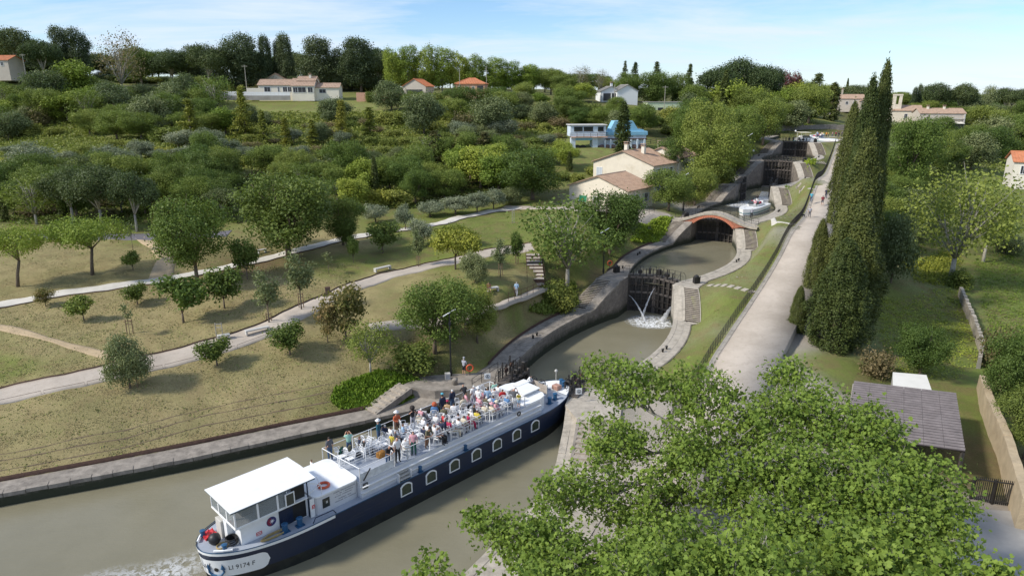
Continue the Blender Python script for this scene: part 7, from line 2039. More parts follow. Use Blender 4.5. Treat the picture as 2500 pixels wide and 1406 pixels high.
bx('balcony', M_SALMON, -.2, 9.2, -.6, -.02, 3.15, 3.3)
for x, w in ((1.9, 2.1), (4.4, 2.3), (7.5, 1.4)):
 mb = MB(); mb.box(x - w / 2, x + w / 2, -.05, -.003, 4.7, 5.6); f = mb.build('cab_window', M_GLASSD, b)
 mb = MB(); mb.box(x - w / 2 - .07, x + w / 2 + .07, -.09, -.051, 5.6, 5.7); mb.box(x - w / 2 - .07, x + w / 2 + .07, -.09, -.051, 4.6, 4.7); mb.build('frame', M_RUST, f)
railing('machine_railing', [b.matrix_basis @ Vector((-.2, -.55, 3.3)), b.matrix_basis @ Vector((6.6, -.55, 3.3)), b.matrix_basis @ Vector((9.2, -.55, 3.3))], .9, M_RUST, 'rusty balcony rail on the front of the pale blue machine', post=1.6, bars=(1.0, .5), r=.04)
bx('body', M_PB, 6.9, 19.3, 1.0, 5.0, 1.0, 3.6); bx('body', M_PB2, 9.2, 19.6, .8, 5.2, 3.6, 4.5)
mb = MB(); P = [(10.0, 4.5), (11.2, 7.0), (13.4, 7.0), (13.4, 6.4), (12.0, 6.2), (11.6, 4.5)]; mb.prism_y(P, 1.2, 4.6); mb.build('engine_hood', M_PB2, b)
mb = MB(); P = [(14.2, 4.5), (14.2, 7.0), (15.8, 7.0), (17.2, 5.0), (18.6, 4.9), (18.8, 4.5)]; mb.prism_y(P, 1.2, 4.6); mb.build('engine_hood', M_PB2, b)
bx('hood_bridge', M_PB2, 13.2, 14.4, 1.3, 4.5, 5.8, 6.9)
for i, x in enumerate((1.95, 3.3, 8.1, 9.5, 10.9, 14.6, 16.2, 17.8)):
 mb = MB(); mb.lathe([(.3, -.3), (.95, -.3), (1.0, -.1), (1.0, .1), (.95, .3), (.3, .3)], n=18)
 w = mb.build('wheel', M_BLACK if i < 2 else mat('rubber_rusty', (.20, .13, .12), .9), b); w.location = (x, .75, .35); w.rotation_euler = (PI / 2, 0, 0)
 mb = MB(); mb.lathe([(.35, -.34), (.2, -.38), (.2, .38), (.35, .34)], n=12); h = mb.build('hub', M_RUST, w)
for x in (8.8, 10.2, 13.2, 15.4, 17.0, 18.8): bx('wheel_guard', M_PB, x - .18, x + .18, .3, 1.0, .2, 2.6)
bx('rail_beam', M_RUST, 9.0, 19.5, .6, .98, 2.5, 2.8)
tr = railing('timber_walkway', [tuple(PT(1575, 352, 172)), tuple(PT(1655, 343, 176))], 1.0, M_TIMBER2, 'rusty timber walkway leading right from the pale blue machine', cat='walkway', post=1.6, bars=(1.0, .5, .0), r=.06)
cw_ = empty('concrete_channel', (0, 0, 0), label='low concrete channel wall left of the pale blue machine', cat='wall')
a, b2 = PT(1318, 388, 160), PT(1405, 374, 164); mb = MB()
mb.hexa([(a.x, a.y, a.z - 1), (b2.x, b2.y, b2.z - 1), (b2.x, b2.y + 1.0, b2.z - 1), (a.x, a.y + 1.0, a.z - 1)], [(a.x, a.y, a.z + .6), (b2.x, b2.y, b2.z + .6), (b2.x, b2.y + .4, b2.z + .6), (a.x, a.y + .4, a.z + .6)]); mb.build('channel_wall', M_STONE, cw_)
rw = empty('retaining_wall', (0, 0, 0), label='dark stone retaining wall behind the top of the locks', cat='wall')
P = [PT(1880, 330, 222), PT(1960, 328, 226), PT(2040, 330, 228), PT(2090, 334, 228)]
for a, b2 in zip(P, P[1:]):
 mb = MB(); mb.hexa([(a.x, a.y, 12), (b2.x, b2.y, 12), (b2.x, b2.y + 1, 12), (a.x, a.y + 1, 12)], [(a.x, a.y, 18.0), (b2.x, b2.y, 18.3), (b2.x, b2.y + 1, 18.3), (a.x, a.y + 1, 18.0)]); mb.build('wall_section', M_STONE_D, rw)
# ------------------------------------------------------------------ vegetation
LM = dict(
 broad=leaf_mat('leaves_mid_green', (.055, .090, .019), (.145, .205, .042)),
 dark=leaf_mat('leaves_dark_green', (.036, .066, .016), (.100, .150, .032)),
 bright=leaf_mat('leaves_bright_green', (.090, .145, .020), (.205, .275, .045)),
 yellow=leaf_mat('leaves_yellow_green', (.11, .14, .02), (.23, .25, .04)),
 pine=leaf_mat('needles_dark', (.030, .050, .020), (.085, .115, .040), .2),
 pineb=leaf_mat('needles_bluish', (.030, .048, .024), (.080, .105, .045), .2),
 olive=leaf_mat('leaves_grey_olive', (.095, .115, .068), (.23, .26, .165), .25),
 willow=leaf_mat('leaves_grey_green', (.065, .088, .036), (.160, .195, .085), .25),
 brown=leaf_mat('leaves_brownish', (.085, .078, .036), (.18, .155, .065)),
 red=leaf_mat('leaves_purple_red', (.060, .022, .020), (.150, .060, .050)),
 gold=leaf_mat('leaves_gold_and_green', (.055, .080, .018), (.23, .18, .065)),
 cyp=leaf_mat('cypress_foliage', (.020, .036, .010), (.088, .110, .028), .15),
 ycon=leaf_mat('young_conifer_foliage', (.085, .11, .018), (.22, .235, .04), .2),
 brownc=leaf_mat('olive_brown_conifer', (.05, .052, .02), (.13, .125, .045), .15),
 bushg=leaf_mat('bush_leaves', (.068, .100, .020), (.185, .22, .05)),
 ivy=leaf_mat('ivy_leaves', (.055, .120, .012), (.170, .270, .030)),
 plane=leaf_mat('plane_tree_leaves', (.045, .085, .012), (.185, .250, .045), .45, rnd=.15))
def rot_quads(c, n, s, rng, aspect=1.5, jitter=.9):
 """leaf quads at centres c, facing about n"""
 m = len(c)
 nn = n + rng.normal(0, jitter, (m, 3)); nn /= np.linalg.norm(nn, axis=1, keepdims=True) + 1e-9
 a = np.cross(nn, rng.normal(0, 1, (m, 3))); a /= np.linalg.norm(a, axis=1, keepdims=True) + 1e-9
 b = np.cross(nn, a); ss = (s * rng.uniform(.6, 1.3, m))[:, None]
 a = a * ss * aspect / 2; b = b * ss / 2
 V = np.stack([c - a, c + b * 1.0, c + a, c - b * 1.0], 1).reshape(-1, 3)
 return V, np.arange(4 * m).reshape(m, 4)
def clumps(centers, normals, per, rad, s, rng, flat=1.0, aspect=1.5, keep=1.0):
 m = len(centers); C_ = np.repeat(centers, per, 0); N_ = np.repeat(normals, per, 0)
 off = rng.normal(0, 1, (m * per, 3)) * rad; off[:, 2] *= flat
 tint = np.clip(np.repeat(rng.uniform(0, 1, m), per) * .65 + rng.uniform(0, .35, m * per), 0, 1)
 V, F = rot_quads(C_ + off, N_, s, rng, aspect)
 return V, F, tint
def lobes_points(lobes, n, rng, shell=.28, upper=0.0):
 """points near the surfaces of a union of ellipsoids (cx,cy,cz,rx,ry,rz)"""
 L = np.array(lobes, float); vol = L[:, 3] * L[:, 4] + L[:, 4] * L[:, 5] + L[:, 3] * L[:, 5]; pr = vol / vol.sum()
 P = []; Nn = []
 while sum(len(p) for p in P) < n:
  k = rng.choice(len(L), n, p=pr); d = rng.normal(0, 1, (n, 3)); d /= np.linalg.norm(d, axis=1, keepdims=True)
  if upper: d[:, 2] = np.where(d[:, 2] < -upper, -d[:, 2], d[:, 2])
  r = 1 - shell * rng.random(n) ** 1.5; p = L[k, :3] + d * L[k, 3:] * r[:, None]
  ok = np.ones(n, bool)
  for j in range(len(L)):
   q = (p - L[j, :3]) / L[j, 3:]; inn_ = (q ** 2).sum(1) < .55; ok &= ~(inn_ & (k != j))
  P.append(p[ok]); Nn.append(d[ok])
 return np.concatenate(P)[:n], np.concatenate(Nn)[:n]
def branch_mesh(name, targets, z_fork, r0, m, seed, lean=(0, 0), n=5, sub=True):
 rr = random.Random(seed); mb = MB()
 fork = Vector((lean[0] * z_fork, lean[1] * z_fork, z_fork))
 mb.tube([(0, 0, -.3), (fork.x * .4, fork.y * .4, z_fork * .5), fork], [r0 * 1.25, r0, r0 * .85], 8)
 for t in targets:
  t = Vector(t); mid = fork.lerp(t, .5) + Vector((rr.uniform(-.2, .2), rr.uniform(-.2, .2), rr.uniform(-.1, .3))) * (t - fork).length * .3
  mb.tube([fork, mid, t], [r0 * .6, r0 * .36, r0 * .1], n)
  if sub:
   for _ in range(2):
    e = t + Vector((rr.uniform(-1, 1), rr.uniform(-1, 1), rr.uniform(-.2, .8))) * (t - fork).length * .35
    mb.tube([mid, mid.lerp(e, .6), e], [r0 * .25, r0 * .15, r0 * .05], 4)
 return mb.mesh(name, m, True)
PROTO = {}
def reg(kind, W, H, crown, trunk): PROTO.setdefault(kind, []).append((W, H, crown, trunk))
def mk_lobed(kind, W, H, base, nl, n, per, s, mkey, seed, shape='round', crad=.35, trunk_r=.16, bark=None, flat=1.0, sparse=False, lean=(0, 0), zf=None):
 rng = np.random.default_rng(seed); rr = random.Random(seed); lobes = []
 if kind in ('broad', 'dark', 'bright', 'pine', 'pinetall', 'willow', 'plane_row', 'brushy', 'olive', 'flat'): per = int(per * (2.2 if kind in ('broad', 'dark', 'brushy') else 1.75)); s *= .62 if kind in ('broad', 'dark', 'brushy') else .72; crad *= .92
 zc = (base + H) / 2; hz = (H - base) / 2
 for i in range(nl):
  a = rr.uniform(0, 2 * PI); q = rr.random() ** .6
  if shape == 'round':
   ph = rr.uniform(-1, 1); R = W / 2 * .72 * math.sqrt(max(0, 1 - ph * ph * .8)) * (.35 + .65 * q)
   lobes.append((R * math.cos(a), R * math.sin(a), zc + ph * hz * .66, W * rr.uniform(.11, .25), W * rr.uniform(.11, .25), hz * rr.uniform(.18, .40)))
  elif shape == 'flat':
   R = W / 2 * .72 * math.sqrt(rr.random()); lobes.append((R * math.cos(a), R * math.sin(a), base + (H - base) * (.70 - .35 * (R / (W / 2)) ** 2 + rr.uniform(-.12, .12)), W * rr.uniform(.15, .24), W * rr.uniform(.15, .24), (H - base) * rr.uniform(.14, .24)))
  elif shape == 'dome':
   R = W / 2 * .66 * math.sqrt(rr.random()); zt = base + (H - base) * .78 * math.sqrt(max(0, 1 - (R / (W / 2)) ** 2)); zz = rr.uniform(base * .6 + .3, zt)
   lobes.append((R * math.cos(a), R * math.sin(a), zz, W * rr.uniform(.16, .26), W * rr.uniform(.16, .26), (H - base) * rr.uniform(.18, .28)))
  elif shape == 'tall':
   t = (i + .5) / nl; R = W / 2 * .5 * rr.random(); lobes.append((R * math.cos(a), R * math.sin(a), base + (H - base) * (.08 + .84 * t), W * rr.uniform(.22, .36) * (1 - .35 * abs(t - .45)), W * rr.uniform(.22, .36) * (1 - .35 * abs(t - .45)), (H - base) * rr.uniform(.10, .17)))
 P, Nn = lobes_points(lobes, n, rng, .35 if not sparse else .8)
 P[:, 2] = np.maximum(P[:, 2], .15)
 if not sparse and shape != 'dome': pass
 V, F, T = clumps(P, Nn + np.array([0, 0, .5]), per, crad, s, rng, flat)
 V[:, 2] = np.maximum(V[:, 2], .03)
 me = np_mesh('crown', V, F, LM[mkey], tint=T)
 tg = [(l[0] * .8, l[1] * .8, l[2]) for l in lobes[:8 if not sparse else 14]]
 tr = branch_mesh('trunk', tg, zf if zf else max(.5, base * .95 if base > 1 else H * .22), trunk_r, bark or M_BARK, seed, lean)
 reg(kind, W, H, me, tr)
for sd_ in (1, 2, 3): mk_lobed('broad', 9, 9.5, 2.0, 20, 620, 13, .26, 'broad', sd_, crad=.42, trunk_r=.22)
for sd_ in (4, 5): mk_lobed('dark', 9, 9, 1.6, 20, 650, 13, .26, 'dark', sd_, crad=.42, trunk_r=.25)
for sd_ in (6, 7): mk_lobed('bright', 6, 6.5, .8, 16, 420, 12, .24, 'bright', sd_, crad=.34)
for sd_ in (8, 9): mk_lobed('pine', 9, 9.5, 3.0, 22, 640, 13, .26, 'pine', sd_, 'flat', crad=.40, trunk_r=.24, bark=M_BARKL)
for sd_ in (10, 11): mk_lobed('pinetall', 7, 11, 1.6, 20, 760, 12, .26, 'pineb', sd_, 'tall', crad=.45, trunk_r=.22)
for sd_ in (12, 13): mk_lobed('olive', 5, 5, 1.0, 14, 360, 12, .20, 'olive', sd_, crad=.33, trunk_r=.14)
for sd_ in (14, 15): mk_lobed('willow', 8, 7, .7, 18, 560, 12, .25, 'willow', sd_, crad=.42)
for sd_ in (16, 17, 18): mk_lobed('bush', 4, 3, .1, 12, 260, 12, .20, 'bushg', sd_, 'dome', crad=.30, trunk_r=.07)
for sd_ in (19,): mk_lobed('brownbush', 4, 3.2, .1, 12, 240, 11, .17, 'brown', sd_, 'dome', crad=.34, trunk_r=.07)
for sd_ in (20,): mk_lobed('yellowbush', 4, 3, .1, 12, 240, 11, .19, 'yellow', sd_, 'dome', crad=.30, trunk_r=.07)
for sd_ in (21, 22): mk_lobed('loose', 9, 9, 2.0, 22, 420, 7, .22, 'broad', sd_, crad=.5, trunk_r=.18, bark=M_BARKL, sparse=True)
for sd_ in (23, 24): mk_lobed('plane_row', 7.5, 12, 2.0, 18, 620, 12, .27, 'bright', sd_, 'tall', crad=.42, trunk_r=.22, bark=M_BARKL)
for sd_ in (61, 62): mk_lobed('looseg', 9, 9, 2.0, 26, 560, 9, .16, 'broad', sd_, crad=.5, trunk_r=.18, bark=M_BARKL, sparse=True)
mk_lobed('bare', 9, 11, 3.0, 20, 330, 7, .17, 'brown', 25, 'round', crad=.6, trunk_r=.2, bark=M_BARKL, sparse=True)
mk_lobed('red', 6, 8, 1.0, 14, 380, 11, .24, 'red', 26, 'tall', crad=.4)
for sd_ in (27, 28): mk_lobed('small', 3, 3.3, 1.0, 11, 210, 11, .15, 'broad', sd_, crad=.19, trunk_r=.06)
mk_lobed('smalldark', 3, 3.3, .8, 11, 230, 11, .15, 'dark', 29, crad=.19, trunk_r=.07)
mk_lobed('smallolive', 2.2, 4.2, 1.6, 9, 170, 10, .13, 'willow', 30, crad=.20, trunk_r=.05, sparse=True)
for sd_ in (31, 32): mk_lobed('flat', 8, 6.5, 3.0, 20, 420, 12, .20, 'bright', sd_, 'flat', crad=.34, trunk_r=.17, lean=(-.25, 0))
mk_lobed('goldtree', 4.2, 4.0, .9, 12, 240, 9, .18, 'gold', 33, crad=.24, trunk_r=.08, sparse=True)
mk_lobed('sapling', 1.2, 3.2, 1.4, 5, 40, 7, .11, 'willow', 34, crad=.14, trunk_r=.025, sparse=True)
mk_lobed('yellowflat', 6, 4.5, 1.6, 18, 380, 12, .20, 'yellow', 35, 'flat', crad=.30, trunk_r=.12)
mk_lobed('brushy', 7.5, 8, .3, 24, 900, 12, .24, 'broad', 36, 'dome', crad=.36, trunk_r=.12)
def mk_column(kind, W, H, n, per, s, mkey, seed, taper=1.0, crad=.13, streak=0):
 rng = np.random.default_rng(seed); P = []; Nn = []
 for i in range(n):
  t = rng.random() ** .85; a = rng.uniform(0, 2 * PI)
  prof = (math.sin(PI * min(1, (t * .93 + .07)) ** .62) ** .55) * (1 - .15 * t) if taper else 1
  R = W / 2 * prof * (1 + .10 * math.sin(a * 3 + t * 9) + .34 * mnoise.noise(Vector((math.cos(a) * 2.6, math.sin(a) * 2.2, t * 7 + seed))) + .24 * mnoise.noise(Vector((math.cos(a) * 6, math.sin(a) * 6, t * 18 + seed)))) * (1 - .12 * rng.random())
  P.append((R * math.cos(a), R * math.sin(a), t * H)); Nn.append((math.cos(a), math.sin(a), .9))
 V, F, T = clumps(np.array(P), np.array(Nn), per, crad, s, rng, 1.9, 1.6)
 V[:, 2] = np.maximum(V[:, 2], .05)
 me = np_mesh('crown', V, F, LM[mkey], tint=T)
 mb = MB(); mb.tube([(0, 0, -.3), (0, 0, H * .5), (0, 0, H * .93)], [W * .09 + .04, W * .06, .02], 7); reg(kind, W, H, me, mb.mesh('trunk', M_BARK, True))
mk_column('cypress', 1.5, 8, 420, 9, .17, 'cyp', 40, crad=.10); mk_column('cypress', 1.6, 8, 420, 9, .17, 'cyp', 41, crad=.10)
for sd_ in (42, 43): mk_column('bigcypress', 4.8, 13, 3300, 15, .115, 'cyp', sd_, crad=.15)
def mk_layer(kind, W, H, n, per, s, mkey, seed, z0=.06, layers=13, droop=.16, crad=.12, topw=.04, pads=False):
 rng = np.random.default_rng(seed); rr = random.Random(seed); P = []; Nn = []; mb = MB()
 mb.tube([(0, 0, -.3), (0, 0, H * .5), (0, 0, H)], [W * .035 + .05, W * .02 + .03, .015], 7)
 nb = 0
 for l in range(layers):
  t = (l + rr.random() * .5) / layers; z = H * (z0 + (1 - z0) * t); R = W / 2 * ((1 - t) ** (.85 if not pads else .5) + topw) * rr.uniform(.75, 1.1)
  for q in range(rr.randint(5, 8)):
   a = rr.uniform(0, 2 * PI); L = R * rr.uniform(.6, 1.05)
   e = Vector((math.cos(a) * L, math.sin(a) * L, z - droop * L * (1 if not pads else -.15)))
   if nb % 2 == 0: mb.tube([(0, 0, z), e], [.03 * W / 4, .008], 3)
   nb += 1
   m_ = max(5, int(2.6 * n * L / (layers * 6.5 * W * .4)))
   for i in range(m_):
    f = rr.random() ** .6; P.append((e.x * f + rr.gauss(0, .10) * L * .6, e.y * f + rr.gauss(0, .10) * L * .6, z + (e.z - z) * f)); Nn.append((0, 0, 1))
 V, F, T = clumps(np.array(P), np.array(Nn), per, crad, s, rng, .6, 1.7)
 V[:, 2] = np.maximum(V[:, 2], .05)
 reg(kind, W, H, np_mesh('crown', V, F, LM[mkey], tint=T), mb.mesh('trunk', M_BARK, True))
mk_layer('ycon', 6, 9, 560, 9, .18, 'ycon', 50, layers=19, crad=.24); mk_layer('ycon', 6, 9, 520, 9, .18, 'ycon', 51, layers=17, crad=.24)
mk_layer('thincon', 4, 9, 300, 8, .18, 'ycon', 52, layers=17, crad=.2)
mk_layer('cedar', 8, 11, 900, 9, .20, 'pine', 53, z0=.12, layers=19, droop=.02, crad=.26, topw=.02); mk_layer('cedar', 8, 11, 900, 9, .20, 'pineb', 54, z0=.12, layers=17, droop=-.04, crad=.28, topw=.05)
mk_layer('leyland', 5, 7, 560, 10, .20, 'brownc', 55, layers=14, droop=-.55, crad=.20)
VEGN = defaultdict(int)
PN = dict(broad=('leafy_tree','tree'), dark=('dark_leafy_tree','tree'), bright=('leafy_tree','tree'), pine=('umbrella_pine','pine tree'), pinetall=('pine_tree','pine tree'), olive=('olive_tree','olive tree'), willow=('grey_green_tree','tree'), bush=('bush','bush'), brownbush=('bush','bush'), yellowbush=('bush','bush'), loose=('sparse_tree','tree'), looseg=('sparse_tree','tree'), plane_row=('plane_tree','plane tree'), bare=('sparse_tree','tree'), red=('red_leaved_tree','tree'), small=('garden_tree','tree'), smalldark=('garden_tree','tree'), smallolive=('young_olive_tree','olive tree'), flat=('flat_crowned_tree','tree'), goldtree=('loquat_tree','tree'), sapling=('sapling','sapling'), yellowflat=('flat_crowned_tree','tree'), brushy=('bushy_tree','tree'), cypress=('cypress','cypress'), bigcypress=('cypress','cypress'), ycon=('young_conifer','conifer'), thincon=('young_conifer','conifer'), cedar=('cedar','cedar'), leyland=('bushy_conifer','conifer'))
rv = random.Random(99)
def veg(kind, u, vb, vt, w, label=None, t=None, group=None, rot=None, hmul=1.0, variant=None):
 p = G(u, vb) if t is None else PT(u, vb, t)
 if t is not None:
  hz_ = HT(p.x, p.y)
  top = PT(u, vt, t)
  base = Vector((p.x, p.y, hz_)); h = top.z - hz_; p = base
  d = proj(*p)[2]
 else:
  d = proj(*p)[2]; dep = math.atan2(CAMH - p.z, math.hypot(p.x, p.y))
  h = (vb - vt) / FPX * d / math.cos(dep)
  h -= (w / FPX * d) * math.sin(dep) * .30
 h = max(h, .8); ww = w / FPX * d
 W, H, cr, tr = PROTO[kind][variant if variant is not None else rv.randrange(len(PROTO[kind]))]
 nm, cat = PN[kind]
 th = empty(nm, (p.x, p.y, p.z - .05), rot if rot is not None else rv.uniform(0, 2 * PI), label=label, cat=cat, group=group)
 k_ = rv.uniform(.88, 1.14); th.scale = (ww / W * 1.04 * k_, ww / W * 1.04 / k_, h / H * hmul)
 link('trunk', tr, th); link('crown', cr, th)
 return th
V_ = veg
SKY = [('pine',45,198,74,112,250),('pine',112,205,100,92,240),('pinetall',157,188,71,52,262),('pinetall',204,192,79,58,262),('dark',348,216,112,86,262),
 ('pine',425,214,124,96,262),('pinetall',470,212,120,70,268),('pine',512,214,112,92,258),('pinetall',590,212,92,104,264),('pinetall',657,210,93,42,266),('pinetall',682,210,104,36,270),('pinetall',706,210,89,50,266),('pinetall',770,212,97,94,260),('pinetall',832,215,126,46,262),('pinetall',882,218,99,88,260),('pine',925,220,140,56,262),
 ('pine',15,192,90,60,275)]
for i, (k, u, vb, vt, w, t) in enumerate(SKY):
 V_(k, u, vb, vt, w, None, t, group='dark pines on the skyline').__setitem__('zone', 'on the skyline left of the plane trees')
for i, u in enumerate((962, 1000, 1040, 1080, 1124, 1166, 1208, 1250, 1290)):
 V_('plane_row', u, 224, (122, 116, 116, 120, 132, 138, 143, 153, 160)[i], 58, None, 252 + i, group='row of tall plane trees on the hill').__setitem__('zone', 'in the tall skyline row')
one = [
 ('bare',300,230,72,135,222,'large half-bare reddish-trunked tree rising above the left hillside'),
 ('broad',1345,228,168,70,262,'rounded green tree at the right end of the plane tree row'),
 ('bare',1412,232,158,74,258,'half-bare greyish tree on the skyline above the blue machine, left one'),
 ('bare',1465,232,166,44,262,'half-bare slender tree on the skyline, right of its greyish twin'),
 ('dark',1385,245,178,90,246,'dark round tree below the two half-bare skyline trees'),
 ('cedar',1523,236,150,30,262,'slim dark cedar spire above the white gabled house'),
 ('cedar',1548,236,153,44,268,'second cedar, right of the slim spire above the white house'),
 ('cedar',1600,236,152,56,262,'flat-layered cedar right of the two spires'),
 ('broad',1535,240,178,84,248,'broad green tree behind the white gabled house'),
 ('dark',1600,246,170,90,244,'dark leafy mass of a tree right of the white gabled house'),
 ('dark',1655,246,176,70,248,'dark leafy tree between the layered cedar and the tall spired cedar'),
 ('cedar',1680,242,157,48,256,'spired cedar with level branches left of the big umbrella pines'),
 ('pine',1752,240,165,104,250,'left one of the three great umbrella pines above the locks'),
 ('pine',1808,240,147,118,256,'tallest middle one of the three great umbrella pines'),
 ('pine',1868,244,163,84,252,'right one of the three great umbrella pines'),
 ('cypress',1767,256,174,26,236,'tall dark cypress standing before the great umbrella pines'),
 ('red',1918,258,180,42,272,'reddish-purple tree left of the big dark cedar'),
 ('red',1940,258,182,36,276,'second reddish tree just left of the big dark cedar'),
 ('cedar',1988,276,180,96,258,'big dark cedar with level branches above the locks'),
 ('cypress',2030,282,205,34,252,'dark column tree at the right side of the big cedar'),
 ('pine',2083,262,208,92,330,'distant umbrella pine between the cedar and the tall cypresses'),
 ('cypress',2064,250,194,8,360,'tiny far cypress spire sticking up from the skyline'),
 ('dark',1822,262,212,44,240,'purple-brown tinted tree under the umbrella pines'),
 ('bright',1848,276,212,84,232,'sunlit yellow-green tree below the umbrella pines'),
 ('broad',1775,270,222,70,238,'green tree left below the umbrella pines'),
 ('broad',1700,262,204,74,240,'green tree below the spired cedar'),
 ('pinetall',2228,262,215,18,330,'small spire of a conifer right of the tall cypresses'),
 ('pinetall',2242,262,208,16,332,'taller of the small conifer spires right of the tall cypresses'),
 ('pine',2284,262,205,62,318,'dark round pine behind the chapel, left one'),
 ('pine',2348,264,204,62,316,'dark round pine behind the restaurant, right one'),
 ('willow',2405,262,210,52,330,'pale green tree right of the two round pines'),
 ('pine',2452,262,216,60,380,'distant dark pine at the right skyline'),
 ('pine',2492,262,218,50,380,'distant dark pine cut by the right edge of the skyline'),
 ('broad',2200,268,226,60,340,'green tree on the skyline just right of the tall cypresses'),
]
for k, u, vb, vt, w, t, l in one: V_(k, u, vb, vt, w, l, t)
